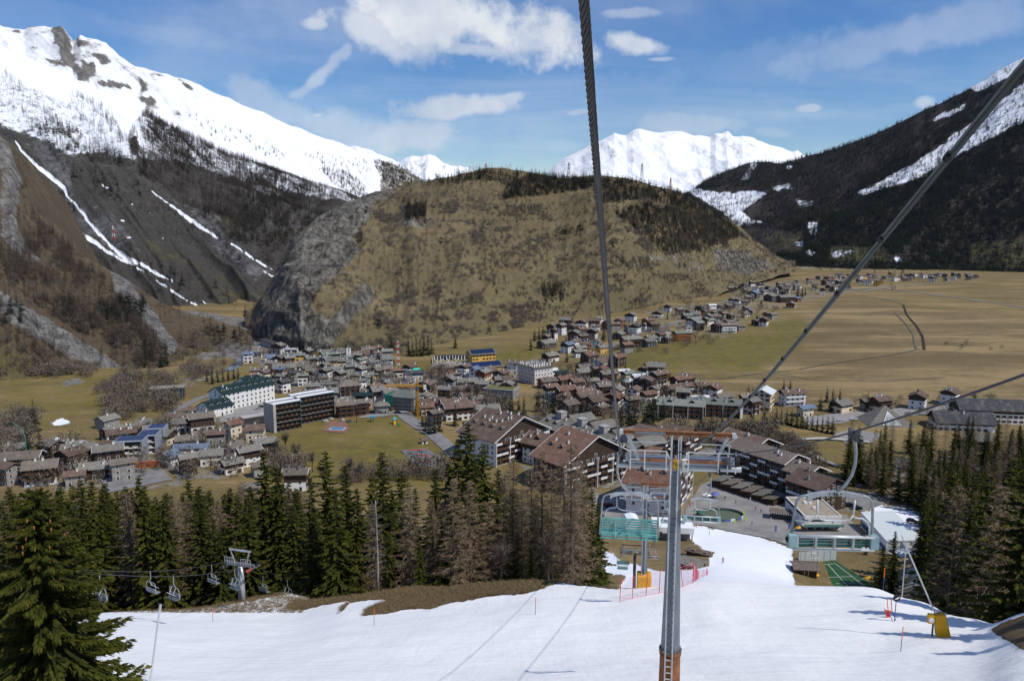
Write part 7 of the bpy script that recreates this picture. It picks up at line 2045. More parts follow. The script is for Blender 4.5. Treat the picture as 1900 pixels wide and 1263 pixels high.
def lift_tower(x, y, zt, zb, rt, rb, scale, label, collar=None, rung=True, pad=False):
    e = empty('lift_tower', (x, y, zb), -math.atan(LINE_DX), label, 'ski lift tower', 'towers of the near chairlift')
    h = zt - zb; n = 8
    def ring(z0, z1, r0, r1, nm, m):
        b = MB(); b.tube([(0, 0, z0), (0, 0, z1)], [r0, r1], n); return b.obj(nm, [m], e)
    if collar:
        zc = collar - zb; rc = rb + (rt - rb) * zc / h
        ring(-2, zc, rb * 1.06, rc * 1.06, 'base_section', RUST); ring(zc, h, rc, rt, 'shaft', GALVD)
        b = MB(); b.tube([(0, 0, zc - .06), (0, 0, zc + .06)], rc * 1.18, 16); b.tube([(0, 0, zc - .16), (0, 0, zc - .10)], rc * 1.14, 16); b.obj('flange', [RUST], e)
        b = MB()
        for k in range(16): a = k / 16 * 6.283; b.box(rc * 1.12 * math.cos(a) - .03, rc * 1.12 * math.cos(a) + .03, rc * 1.12 * math.sin(a) - .03, rc * 1.12 * math.sin(a) + .03, zc + .06, zc + .12)
        tag(b.obj('bolt', [GALVD], e), kind='stuff')
    else:
        ring(-2, h, rb, rt, 'shaft', GALVD)
    rad = lambda z: rb + (rt - rb) * z / h
    # ladder on the uphill side, left of the middle
    b = MB()
    for s in (-.23, .05):
        b.bar((s * 1.0 - .0, -rad(0) - .17, 0), (s, -rad(h) - .17, h + 1.5 * scale), .05)
    la = b.obj('ladder_rail', [GALV], e); tag(la, kind='stuff')
    k = int(h / .27)
    for i in range(k):
        z = (i + .5) * .27; b = MB(); yy = -rad(z) - .17; b.bar((-.23, yy, z), (.05, yy, z), .04); b.obj('rung', [GALV if collar and z < collar - zb else mat('rung_dark', (.09, .11, .13), .6)], e)
    return e, h


def lift_head(e, h, sc, full=True):
    """cross pipes, catwalk, rails and sheaves"""
    g = GAUGE
    b = MB()
    for x0, x1 in ((-g - .15, -g + .75), (-g + .9, -.3), (.28, g - .62), (g - .45, g + .35)): b.tube([(x0, 0, h + .2), (x1, 0, h + .2)], .12, 10)
    b.obj('cross_arm', [GALV], e)
    b = MB(); b.tube([(.28, -.3, h + .24), (g - .62, -.3, h + .24)], .09, 10); b.tube([(-g + .9, -.3, h + .22), (-.3, -.3, h + .22)], .08, 8); b.obj('arm_pipe', [WPIPE], e)
    b = MB(); [b.box(x0, x1, -.6, .95, h + .36, h + .41) for x0, x1 in ((-g + .2, -.3), (.3, g - .1))]; b.obj('catwalk', [GALVD], e)
    b = MB(); [b.box(x0, x1, -.62, -.56, h + .55, h + .66) for x0, x1 in ((-g + .7, -.35), (.35, g - .3))]; b.obj('toe_board', [RUST], e)
    b = MB()
    for x in (-g + .35, -g + .9, -.42, .42, g - .6, g - .25, g + .05):
        b.bar((x, -.6, h + .2), (x, -.6, h + 1.0), .048)
    for x in (-g + .35, g - .05): b.bar((x, .6, h + .2), (x, .6, h + 1.0), .05)
    tag(b.obj('rail_post', [WPIPE], e), kind='stuff')
    b = MB()
    for z in (.98, .62):
        b.bar((-g + .35, -.6, h + z), (-.42, -.6, h + z), .034); b.bar((.42, -.6, h + z), (g + .05, -.6, h + z), .034)
    b.bar((-g + .35, .6, h + .98), (-.4, .6, h + .98), .04); b.bar((.4, .6, h + .98), (g, .6, h + .98), .04)
    b.bar((-.42, -.6, h + .98), (-.3, -.6, h + .7), .05); b.bar((.42, -.6, h + .98), (.3, -.6, h + .7), .05)
    tag(b.obj('handrail', [WPIPE], e), kind='stuff')
    for s in (-1, 1):
        b = MB(); b.bar((s * (g - .2), 0, h + 1.5), (s * (g - .72), 0, h + .3), .16, .12); b.obj('strut', [GALV], e)
    b = MB(); b.box(-g + .05, g - .05, -.07, .07, h + 1.5, h + 1.62); b.box(-g + .05, g - .05, -.1, .1, h + 1.48, h + 1.5); b.box(-g + .05, g - .05, -.1, .1, h + 1.62, h + 1.64); b.obj('lifting_beam', [RUST], e)
    b = MB(); b.box(-g + .5, -.45, -.112, -.102, h + 1.50, h + 1.615); b.obj('beam_plate', [GALVD], e)
    for s in (-1, 1): b = MB(); b.box(s * (g + .02) - .07, s * (g + .02) + .07, -.12, .12, h + 1.47, h + 1.64); b.obj('beam_end', [WPIPE], e)
    b = MB(); b.bar((-.18, -.1, h - .1), (-.18, -.1, h + 1.5), .05); b.bar((.16, -.1, h - .1), (.16, -.1, h + 1.5), .07); b.obj('mast_rail', [GALV], e)
    b = MB(); b.box(-.1, .1, -.35, -.12, h + .22, h + .5); b.tube([(-.12, -.3, h + .3), (.12, -.3, h + .3)], .1, 10); b.tube([(-.1, -.24, h + .45), (.1, -.24, h + .52)], .07, 8); b.obj('lamp_housing', [YEL], e)
    b = MB(); b.box(.2, .46, -.5, -.2, h + .15, h + .6); b.obj('control_box', [mat('box_cream', (.66, .66, .58), .6)], e)
    for s in (-1, 1):
        c = MB(); c.bar((s * g - s * .22, -1.7, h + 1.02), (s * g - s * .22, 1.7, h - .06), .16, .3); c.bar((s * g - s * .22, 0, h + .25), (s * g - s * .22, 0, h + .6), .14); sh = c.obj('sheave_beam', [GALVD], e)
        for k in range(6):
            yy = -1.35 + k * .54; zz = h + .5 - yy * .32 - .02
            w = MB(); w.tube([(s * g - .07, yy, zz), (s * g + .07, yy, zz)], .2, 14); w.obj('sheave', [BLACK], sh)


def near_lift():
    (x1, y1, z1), (x2, y2, z2), (x3, y3, z3) = TOW
    e, h = lift_tower(x1, y1, z1, float(H(x1, y1)), .2, .46, 1, 'tall grey octagonal lift tower with rusty base standing in front', collar=102.7)
    lift_head(e, h, 1)
    e2, h2 = lift_tower(x2, y2, z2, float(H(x2, y2)), .2, .34, 1, 'second lift tower with a yellow padded foot behind the net fence')
    lift_head(e2, h2, 1)
    b = MB(); b.box(-.62, .66, -.72, .55, -.6, 1.35); me = b.mesh('pad', [YEL]); p = link('crash_pad', me, e2); md = p.modifiers.new('r', 'BEVEL'); md.width = .12; md.segments = 3
    e3, h3 = lift_tower(x3, y3, z3, float(H(x3, y3)), .2, .34, 1, 'third lift tower, smaller and lower, left of the padded one')
    lift_head(e3, h3, 1)
    # ropes
    def at_line(Y, s, dz=0.0):
        if Y <= y1: f = (Y - 3) / (y1 - 3); z = 120.8 + (z1 + .72 - 120.8) * f - 1.0 * math.sin(math.pi * f) * .45
        elif Y <= y2: f = (Y - y1) / (y2 - y1); z = z1 + .72 + (z2 - z1) * f - .5 * math.sin(math.pi * f)
        else: f = (Y - y2) / (y3 - y2); z = z2 + .72 + (z3 - z2) * f - .8 * math.sin(math.pi * f)
        X = 6.5 + LINE_DX * (Y - 30) + s * GAUGE + (-.12 if s < 0 else .80) * max(0, (30 - Y) / 27)
        return Vector((X, Y, z + dz))
    def helix_rope(path, r, m, label, pitch):
        """haul rope of six strands laid round each other"""
        pts = [Vector(p) for p in path]; b = MB(); L = 0; a = Vector((1, 0, 0))
        seg = [(pts[i + 1] - pts[i]).length for i in range(len(pts) - 1)]; ds = [0]
        for s_ in seg: ds.append(ds[-1] + s_)
        for k in range(6):
            q = []
            for i, p in enumerate(pts):
                d = (pts[min(i + 1, len(pts) - 1)] - pts[max(i - 1, 0)]).normalized(); u = a - d * a.dot(d); u.normalize(); v = d.cross(u); t = k * math.pi / 3 + ds[i] / pitch * 2 * math.pi
                q.append(p + (u * math.cos(t) + v * math.sin(t)) * r * .62)
            b.tube(q, r * .40, 5, caps=False)
        b.tube(pts[::6], r * .55, 6)
        o = b.obj('haul_rope', [m], None, True); return tag(o, label, 'rope', 'ropes of the near chairlift')
    ROPE = mat('steel_rope', (.085, .085, .088), .45, .6, var=.3, scale=30)
    def rope_path(s):
        Ys = list(np.arange(-2.0, 14, .03)) + list(np.arange(14, 30, .06)) + list(np.arange(30, 116, .5))
        return [at_line(Y, s) for Y in Ys]
    helix_rope(rope_path(-1), .0215, ROPE, 'thick twisted steel rope running from overhead down to the tower\'s left side', .30)
    helix_rope(rope_path(1), .0215, ROPE, 'dark steel rope entering at the right edge and ending at the tower\'s right side', .30)
    # telephone cable with clips on its messenger wire
    path = [Vector((2.1 + LINE_DX * Y + (.0 if Y > 25 else -.02), Y, 120.8 + (z1 + .75 - 120.8) * ((Y - 4.37) / (30 - 4.37)) - .55 * math.sin(math.pi * max(0, (Y - 4.37)) / 25.63))) for Y in np.linspace(1.5, 30, 70)]
    e = empty('signal_cable', tuple(path[0]), 0, 'grey signal cable with clips rising diagonally to the upper right corner', 'cable'); o0 = path[0]
    b = MB(); b.tube([p - o0 for p in path], .0165, 8); b.obj('cable_sheath', [mat('sheath_grey', (.055, .064, .066), .5, var=.15)], e, True)
    b = MB(); b.tube([p - o0 + Vector((-.013, 0, .023)) for p in path], .011, 6); b.obj('messenger_wire', [mat('wire_grey_dark', (.16, .18, .18), .5, .4)], e, True)
    b = MB()
    acc = 0
    for i in range(1, len(path)):
        acc += (path[i] - path[i - 1]).length
        if acc > 1.15: acc = 0; d = (path[i] - path[i - 1]).normalized(); c = path[i] - o0 + Vector((-.008, 0, .014)); bb = MB(); bb.tube([c - d * .035, c + d * .035], .029, 8); bb.obj('clip', [BLACK], e)
    # chairs
    def chair(loc, label, mirror, away, parts=True, rz=-math.atan(LINE_DX), roll=0.0):
        e = empty('chairlift_chair', loc, rz + (math.pi if not away else 0), label, 'chairlift chair', 'chairs of the near chairlift'); e.rotation_euler.y = roll
        s = -.8
        e.scale = (.9, .9, .9)
        b = MB(); cs = [(0, 0, .05), (s * .05, 0, -.12), (s * .10, 0, -.42), (s * .10, 0, -.70), (s * .02, 0, -.97), (-s * .14, 0, -1.20), (-s * .42, 0, -1.41)]; b.tube(cs, .038, 10); b.obj('hanger', [mat('hanger_grey', (.30, .315, .32), .5, .4, var=.2, scale=6)], e, True)
        b = MB(); b.box(-.05, .06, -.17, .17, -.05, .06); b.box(-.035, .035, -.24, .24, -.12, -.05); b.tube([(-.03, -.2, .05), (.03, -.2, .05)], .05, 8); b.obj('grip', [mat('grip_dark', (.09, .095, .10), .5, .4)], e)
        cx = -s * .42; zt = -1.43; low = .10 if away else -.08
        b = MB(); n = 12; up = [(cx - .62 + 1.24 * i / n, zt + .09 - .10 * (abs(i / n - .5) * 2) ** 2.2) for i in range(n + 1)]; dn = [(x, z - .10 - .06 * (abs(x - cx) / .62) ** 6) for x, z in reversed(up)]
        b.extrude(up + dn, 'y', -.05, .05); pl = b.obj('top_plate', [GALV], e)
        for sx in (-1, 1):
            b = MB(); b.tube([(cx + sx * .50, 0, zt - .02), (cx + sx * .68, 0, zt - .03), (cx + sx * .78, .0, zt - .07), (cx + sx * .84, 0, zt - .16), (cx + sx * .87, 0, zt - .30), (cx + sx * .90, -.02, zt - .75 - low), (cx + sx * .92, -.04, zt - 1.12 - low), (cx + sx * .92, .05, zt - 1.28 - low)], .03, 10); b.obj('side_frame', [mat('hanger_grey', (.30, .315, .32))], e, True)
        zs = zt - 1.18 - low
        if not away:     # coming towards us: the seat is folded up, four panels with shade painted into their turquoise, between white rails
            for z, y in ((zs + .12, .06), (zs - .16, .13)): b = MB(); b.tube([(cx - .92, y, z), (cx + .92, y, z)], .036, 10); b.obj('seat_rail', [WPIPE], e, True)
            for k in range(4):
                for j in range(3):
                    x0 = cx - .82 + k * .42; z0 = zs - .11 + j * .07; b = MB(); b.box(x0, x0 + .34, .06 - .02 * j, .09 - .02 * j, z0, z0 + .055); b.obj('seat_slat', [TURQ_SHADED], e)
            for k in range(5): b = MB(); x0 = cx - .86 + k * .42; b.box(x0 - .025, x0 + .025, .03, .15, zs - .16, zs + .12); b.obj('seat_bracket', [GALV], e)
            b = MB(); b.tube([(cx - .84, .3, zs + .20), (cx + .84, .3, zs + .20)], .028, 8); b.obj('foot_rail', [WPIPE], e, True)
            for sx in (-1, 1): b = MB(); b.box(cx + sx * .92 - .09, cx + sx * .92 + .09, -.06, .16, zs - .14, zs + .16); b.obj('side_bracket', [mat('bracket_teal', (.24, .36, .37), .4)], e)
        else:
            for j in range(6): b = MB(); z = zs + .0 + j * .088; b.box(cx - .88, cx + .88, .0 - .01 * j, .03 - .01 * j, z, z + .052); b.obj('back_slat', [TURQ], e)
            for j in range(4): b = MB(); y = .08 + j * .11; b.box(cx - .90, cx + .90, y, y + .07, zs - .16 + .012 * j, zs - .13 + .012 * j); b.obj('seat_slat', [TURQ], e)
            for j in range(2): b = MB(); z = zs - .09 - .10 * j; b.box(cx - .92, cx + .92, -.02, .01, z - .026, z + .026); b.obj('apron_slat', [TURQ], e)
            for k in range(5): b = MB(); x0 = cx - .86 + k * .43; b.bar((x0, -.035, zs - .2), (x0, -.075, zs + .46), .035, .02); b.obj('back_bracket', [mat('bracket_pale', (.30, .42, .37), .5)], e)
        for sx in (-1, 1):
            for z in (zs + .02,): b = MB(); b.tube([(cx + sx * .99, -.02, z), (cx + sx * .99, .06, z)], .07, 8); b.obj('pivot', [BLACK], e)
        # restraint bar: thin tube loop with two hanging foot loops
        zb_ = zt - .52; yf = .12
        b = MB(); b.tube([(cx - .80, yf, zs + .12), (cx - .78, yf, zt - .72), (cx - .73, yf, zt - .60), (cx - .62, yf, zb_), (cx - .44, yf, zb_ + .02), (cx - .40, yf, zb_ + .10), (cx - .42, yf, zt - .08)], .022, 8); b.tube([(cx - .40, yf, zb_ + .08), (cx - .34, yf, zb_ - .02), (cx - .2, yf, zb_ - .06), (cx + .2, yf, zb_ - .06), (cx + .34, yf, zb_ - .02), (cx + .40, yf, zb_ + .08), (cx + .42, yf, zt - .08)], .022, 8)
        b.tube([(cx + .40, yf, zb_ + .08), (cx + .46, yf, zb_), (cx + .62, yf, zb_ - .10), (cx + .86, .02, zb_ - .10)], .022, 8); b.obj('restraint_bar', [WPIPE], e, True)
        return e, pl, cx, zt
    p = at_line(15.5, 1, -.05)
    e, pl, cx, zt = chair((p.x, p.y, p.z), 'empty chair number 46 with shade-darkened turquoise panels coming up on the right', False, False, rz=-.05)
    # painted number on the plate
    fc = bpy.data.curves.new('chair_number', 'FONT'); fc.body = '\u2022 46 \u2022'; fc.size = .13; fc.align_x = 'CENTER'; fc.align_y = 'CENTER'; fc.extrude = .002
    tmp = bpy.data.objects.new('tmp', fc); COL.objects.link(tmp); dg = bpy.context.evaluated_depsgraph_get(); nm = bpy.data.meshes.new_from_object(tmp.evaluated_get(dg)); bpy.data.objects.remove(tmp); nm.materials.clear(); nm.materials.append(BLACK)
    t = link('chair_number', nm, pl); t.location = (cx, .056, zt + .035); t.rotation_euler = (math.pi / 2, 0, math.pi)
    p = at_line(21.5, -1, -.05); chair((p.x, p.y, p.z), 'empty chair with turquoise slats hanging left of the tower', False, True)
    for Y, s, lab in ((37.0, 1, 'empty chair approaching just right of the tower below number 46'), (58.0, 1, 'empty chair approaching, half hidden behind the tower'), (95.0, 1, 'small empty chair approaching left of the tower, low on the line'), (106.0, -1, 'small turquoise chair going down, upper of the two far below'), (126.0, -1, 'small turquoise chair going down, lower of the two far below')):
        p = at_line(min(Y, 114.5), s, -.05)
        if Y > 114.5: p = Vector((p.x + LINE_DX * (Y - 114.5), Y, p.z - .5 * (Y - 114.5)))
        chair((p.x, p.y, p.z), lab, False, s < 0)
    # --- the second, smaller chairlift across the slope on the left
    T0 = at(450, 1112, 80); tx, ty = T0[0], 80.0; tz = float(H(tx, ty)); ang = math.radians(-17); cang = math.radians(-38)
    e = empty('lift_tower', (tx, ty, tz), ang, 'grey round lift tower of the small chairlift in front of the left forest', 'ski lift tower')
    h = at(450, 1050, 80)[2] - tz
    b = MB(); b.tube([(0, 0, -1), (0, 0, h)], [.34, .30], 14); b.obj('shaft', [GALV], e, True)
    b = MB()
    for sx in (-1, 1): b.bar((sx * .16, -.45, 0), (sx * .16, -.45, h), .05)
    for i in range(int(h / .3)): b.bar((-.16, -.45, .15 + i * .3), (.16, -.45, .15 + i * .3), .04)
    tag(b.obj('ladder', [mat('rung_dark', (.09, .11, .13))], e), kind='stuff')
    b = MB(); b.bar((-1.7, 0, h + .2), (1.7, 0, h + .2), .26, .34); b.obj('cross_arm', [GALVD], e); b = MB(); b.bar((-1.35, 0, h + 1.8), (1.35, 0, h + 1.8), .16); b.obj('lifting_beam', [GALV], e)
    for s in (-1, 1):
        b = MB(); b.bar((s * 1.2, 0, h + 1.8), (s * .7, 0, h + .3), .12); b.obj('strut', [GALV], e)
        b = MB(); b.bar((s * 1.6, -1.2, h + .1), (s * 1.6, 1.2, h - .1), .1, .2); sb = b.obj('sheave_beam', [GALVD], e)
        for k in range(5): b = MB(); y = -1.1 + k * .55; b.tube([(s * 1.6 - .07, y, h + .12), (s * 1.6 + .07, y, h + .12)], .17, 10); b.obj('sheave', [mat('sheave_red', (.45, .08, .05), .6) if k < 2 and s > 0 else BLACK], sb)
    b = MB()
    for s in (-1, 1):
        for k in range(5): x = s * (.4 + k * .3); b.bar((x, -.5, h + .3), (x, -.5, h + 1.1), .045)
        for z in (.7, 1.1): b.bar((s * .4, -.5, h + z), (s * 1.65, -.5, h + z), .04)
    tag(b.obj('handrail', [GALV], e), kind='stuff')
    # its ropes and chairs
    top = Vector((tx, ty, tz + h + .3)); ca, sa = math.cos(ang), math.sin(ang)
    U = at(128, 1055, 57); up = Vector(U) ; dirn = (Vector((tx - 1.6 * ca, ty - 1.6 * sa, top.z)) - up)
    def lrope(s, f):
        base = up + dirn * f
        if f > 1: base.z -= (f - 1) * 6
        off = Vector((ca, sa, 0)) * (1.6 + s * 1.6); q = base + off; q.z -= .6 * math.sin(math.pi * min(f, 1)); return q
    for s, lab in ((-1, 'upper dark rope of the small chairlift on the left'), (1, 'lower dark rope of the small chairlift on the left')):
        b = MB(); b.tube([lrope(s, f) for f in np.linspace(-1.0, 1.7, 44)], .03, 6); tag(b.obj('haul_rope', [ROPE], None, True), lab, 'rope', 'ropes of the small chairlift')
    def small_chair(q, flip, label):
        e = empty('chairlift_chair', tuple(q), cang + (math.pi if flip else 0) + .1, label, 'chairlift chair', 'chairs of the small chairlift'); e.scale = (.9, .9, .9)
        b = MB(); b.tube([(0, 0, .05), (.05, 0, -.5), (0, 0, -.85), (-.2, 0, -1.05)], .042, 6); b.obj('hanger', [mat('hanger_grey', (.30, .315, .32))], e)
        b = MB(); x, z = .75, -1.1; b.tube([(-x + .0, 0, z - 1.05), (-x, 0, z - .3), (-x + .12, 0, z - .08), (-x + .35, 0, z), (x - .35, 0, z), (x - .12, 0, z - .08), (x, 0, z - .3), (x, 0, z - 1.05)], .038, 6); b.obj('frame', [mat('hanger_grey', (.30, .315, .32))], e)
        b = MB(); b.box(-.78, .78, -.05, .45, z - 1.12, z - 1.05); b.obj('seat', [mat('seat_dark', (.09, .12, .13), .6) if flip else mat('seat_grey', (.2, .22, .24), .6)], e); b = MB(); b.box(-.78, .78, -.1, -.04, z - 1.0, z - .62); b.obj('backrest', [mat('seat_grey', (.2, .22, .24))], e)
        b = MB(); [b.tube([(sx, .05, z - .02), (sx * .8, .3, z - .5), (sx * .8, .35, z - .62)], .03, 5) for sx in (-.35, .35)]; b.tube([(-.7, .35, z - .62), (.7, .35, z - .62)], .03, 5); b.obj('restraint_bar', [WPIPE], e)
    fs = np.linspace(-.4, 1.7, 420)
    for s, x, lab in ((-1, 143, 'chair of the small lift, leftmost on the upper rope'), (-1, 279, 'chair of the small lift, middle of the upper rope'), (-1, 392, 'chair of the small lift on the upper rope nearest the tower'), (-1, 487, 'chair of the small lift just right of its tower'), (1, 184, 'chair of the small lift, leftmost on the lower rope'), (1, 322, 'chair of the small lift, middle of the lower rope'), (1, 436, 'chair of the small lift beside the tower shaft'), (1, 533, 'chair of the small lift furthest right in front of the snow gap')):
        f = fs[np.argmin([abs(topx(np.array(lrope(s, k)))[0] - x) for k in fs])]
        small_chair(lrope(s, f), s > 0, lab)


near_lift()


# ---------------------------------------------------------------- things on the snow
def on(x, y): p = hit(x, y, 20); return p


def slope_things():
    NET = mat('net_pink', (.80, .26, .34), .7, var=.1)
    base = [(1150, 1116), (1173, 1110), (1198, 1105), (1223, 1100), (1247, 1094), (1268, 1088), (1285, 1081), (1296, 1073), (1304, 1070), (1312, 1066)]
    P = [on(x, y) for x, y in base]; o = P[0]
    e = empty('safety_net', tuple(o), 0, 'pink safety net on red poles along the crest of the ski slope', 'fence')
    for i, p in enumerate(P):
        b = MB(); q = p - o; lean = (.15 if i == 2 else -.35 if i == 5 else .05) ; b.tube([(q[0], q[1], q[2] - .3), (q[0] + lean, q[1], q[2] + 2.1)], .028, 6); b.obj('pole', [REDP], e)
    for i in range(len(P) - 1):
        b = MB(); a, c = P[i] - o, P[i + 1] - o; n = max(2, int(np.linalg.norm(c - a) / .22))
        for j in range(n + 1): q = a + (c - a) * j / n; b.bar((q[0], q[1], q[2] + .05), (q[0], q[1], q[2] + 1.85), .008)
        for k in range(9): z = .05 + k * .225; b.bar((a[0], a[1], a[2] + z), (c[0], c[1], c[2] + z), .008 if 0 < k < 8 else .02)
        b.obj('net', [NET], e)
    p = on(1312, 1066); e = empty('rolled_net', tuple(p), 0, 'bright pink bundle of rolled net at the right end of the fence', 'net roll')
    for i in range(3): b = MB(); x = i * .13 - .15; b.tube([(x, 0, -.2), (x + .03, 0, .9), (x - .02, 0, 1.6 - .25 * i)], [.09, .11, .06], 8); b.obj('net_bundle', [NET], e)
    p = on(1289, 1078); e = empty('warning_banner', (p[0], p[1] + 1.2, p[2]), .15, 'small red and orange banner hung on the pink fence', 'banner'); b = MB(); b.box(-.32, .32, 0, .03, .9, 1.35); b.obj('cloth', [REDP], e); b = MB(); b.box(-.26, .26, -.02, 0, 1.05, 1.17); b.obj('stripe', [ORNG], e)
    # marker poles: orange above blue
    for x, y, yt, lab in ((694, 1160, 1129, 'orange and blue marker pole on the snow below the brown bank'), (993, 1140, 1107, 'orange and blue marker pole on the snow under the larches'), (1671, 1208, 1162, 'orange and blue marker pole lowest on the right'), (395, 1152, 1128, 'short orange marker pole near the small lift tower')):
        p = on(x, y); h = at(x, yt, p[1])[2] - p[2]; e = empty('marker_pole', tuple(p), 0, lab, 'pole', 'slope marker poles')
        b = MB(); b.tube([(0, 0, -.2), (.02, 0, h * .55)], .022, 6); b.obj('lower_half', [BLUE], e); b = MB(); b.tube([(.02, 0, h * .55), (.04, 0, h)], .026, 6); b.obj('upper_half', [ORNG], e)
    for x, y, lab in ((1640, 1068, 'orange pole tip standing beyond the crest at right'), (178, 1122, 'orange pole at the forest edge below the leftmost chairs')):
        p = at(x, y + 8, 74 if x < 500 else 70); g = float(H(p[0], p[1])); e = empty('marker_pole', (p[0], p[1], g), 0, lab, 'pole', 'slope marker poles'); zt = at(x, y - 14, p[1])[2] - g; b = MB(); b.tube([(0, 0, -.3), (0, 0, zt - .9)], .03, 6); b.obj('lower_half', [BLUE], e); b = MB(); b.tube([(0, 0, zt - .9), (0, 0, zt)], .05, 6); b.obj('upper_half', [ORNG], e)
    # sign group
    p = on(1658, 1152); e = empty('round_sign', tuple(p), .1, 'round black slope sign on two crossed poles with orange tips', 'sign')
    b = MB(); b.tube([(.06, 0, -.2), (.08, 0, 1.75)], .03, 6); b.obj('post', [BLUE], e)
    for dx, tilt in ((-.28, -.12), (-.02, -.1)): b = MB(); b.tube([(dx + .3, .1, -.1), (dx + tilt, .1, .75)], .025, 6); b.obj('pole_lower', [BLUE], e); b = MB(); b.tube([(dx + tilt, .1, .75), (dx + tilt * 2.2, .1, 1.65)], .03, 6); b.obj('pole_upper', [ORNG], e)
    b = MB(); b.tube([(.08, -.05, 1.75), (.08, -.02, 1.75)], .27, 20); d = b.obj('disc', [BLACK], e); b = MB(); b.add([(-.08, -.06, 1.68), (.27, -.06, 1.86), (.24, -.06, 1.72), (.02, -.06, 1.64)], [(0, 1, 2, 3)]); b.obj('arrow', [RAILW], d)
    p = on(1648, 1145); e = empty('red_banner', tuple(p), .2, 'small tilted red banner beside the round black sign', 'banner'); b = MB(); b.add([(-.35, 0, .62), (.22, 0, .5), (.15, .0, .0), (-.12, 0, -.05), (-.35, .03, .62), (.22, .03, .5), (.15, .03, .0), (-.12, .03, -.05)], [(0, 3, 2, 1), (4, 5, 6, 7), (0, 1, 5, 4), (1, 2, 6, 5), (2, 3, 7, 6), (3, 0, 4, 7)]); c = b.obj('cloth', [mat('banner_red', (.55, .05, .03), .6, var=.1)], e)
    b = MB(); b.add([(-.16, -.005, .45), (.12, -.005, .40), (.08, -.005, .12), (-.08, -.005, .12)], [(0, 3, 2, 1)]); b.obj('print', [mat('banner_dark', (.25, .02, .02), .6)], c); b = MB(); b.tube([(-.35, .04, .75), (.3, .04, -.3)], .015, 5); b.obj('stick', [BLACK], e)
    # snow lances
    p = on(284, 1262); g = float(H(p[0] - .05, p[1] - .6)); e = empty('snow_lance', (p[0], p[1] - .4, g), 0, 'thin white snow lance pole standing at lower left', 'snow lance', 'snowmaking lances'); top = at(298, 1120, p[1] + .6) - np.array([p[0], p[1] - .4, g])
    b = MB(); b.tube([(0, 0, -.3), tuple(top * .93)], [.062, .055], 8); b.obj('pole', [WPIPE], e); b = MB(); b.tube([tuple(top * .92), tuple(top)], .075, 8); b.obj('nozzle', [GALV], e)
    p = on(1746, 1180); e = empty('snow_gun', tuple(p), -.25, 'snow lance leaning left out of a bright yellow padded box on the right', 'snow lance', 'snowmaking lances')
    b = MB(); b.add([(-.32, -.34, 0), (.55, -.30, 0), (.55, .35, 0), (-.3, .35, 0), (-.55, -.3, 1.5), (.12, -.28, 1.62), (.1, .25, 1.62), (-.5, .25, 1.5)], [(3, 2, 1, 0), (4, 5, 6, 7), (0, 1, 5, 4), (1, 2, 6, 5), (2, 3, 7, 6), (3, 0, 4, 7)])
    po = link('crash_pad', b.mesh('crash_pad', [YEL]), e); md = po.modifiers.new('r', 'BEVEL'); md.width = .08; md.segments = 3
    b = MB(); b.box(-.9, -.55, -.35, .0, .95, 1.5); b.obj('hydrant_cover', [YEL], e); b = MB(); b.tube([(-.72, -.40, 1.2), (-.72, -.36, 1.2)], .17, 16); b.obj('round_plate', [RAILW], e); b = MB(); b.tube([(-.55, -.1, 0), (-.55, -.1, 1.0)], .06, 8); b.obj('hydrant', [mat('hydrant_green', (.06, .14, .11), .5)], e)
    t = at(1672, 992, p[1] + .5) - p; ca, sa = math.cos(.25), math.sin(.25); t = np.array([t[0] * ca - t[1] * sa, t[0] * sa + t[1] * ca, t[2]]); b = MB(); b.tube([(-.3, 0, 1.2), tuple(np.array([-.3, 0, 1.2]) * .2 + t * .8)], [.045, .05], 8); b.obj('lance', [WPIPE], e); b = MB(); b.tube([tuple(np.array([-.3, 0, 1.2]) * .2 + t * .8), tuple(t)], [.05, .03], 8); b.obj('nozzle', [GALV], e)
    p = at(1675, 1086, 66); g = float(H(p[0], p[1])); e = empty('white_pole', (p[0], p[1], g), 0, 'thin upright white pole just beyond the crest at right', 'pole'); tp_ = at(1677, 1005, 66)[2] - g; b = MB(); b.tube([(0, 0, -.3), (.03, 0, tp_)], .05, 8); b.obj('pole', [WPIPE], e)


slope_things()


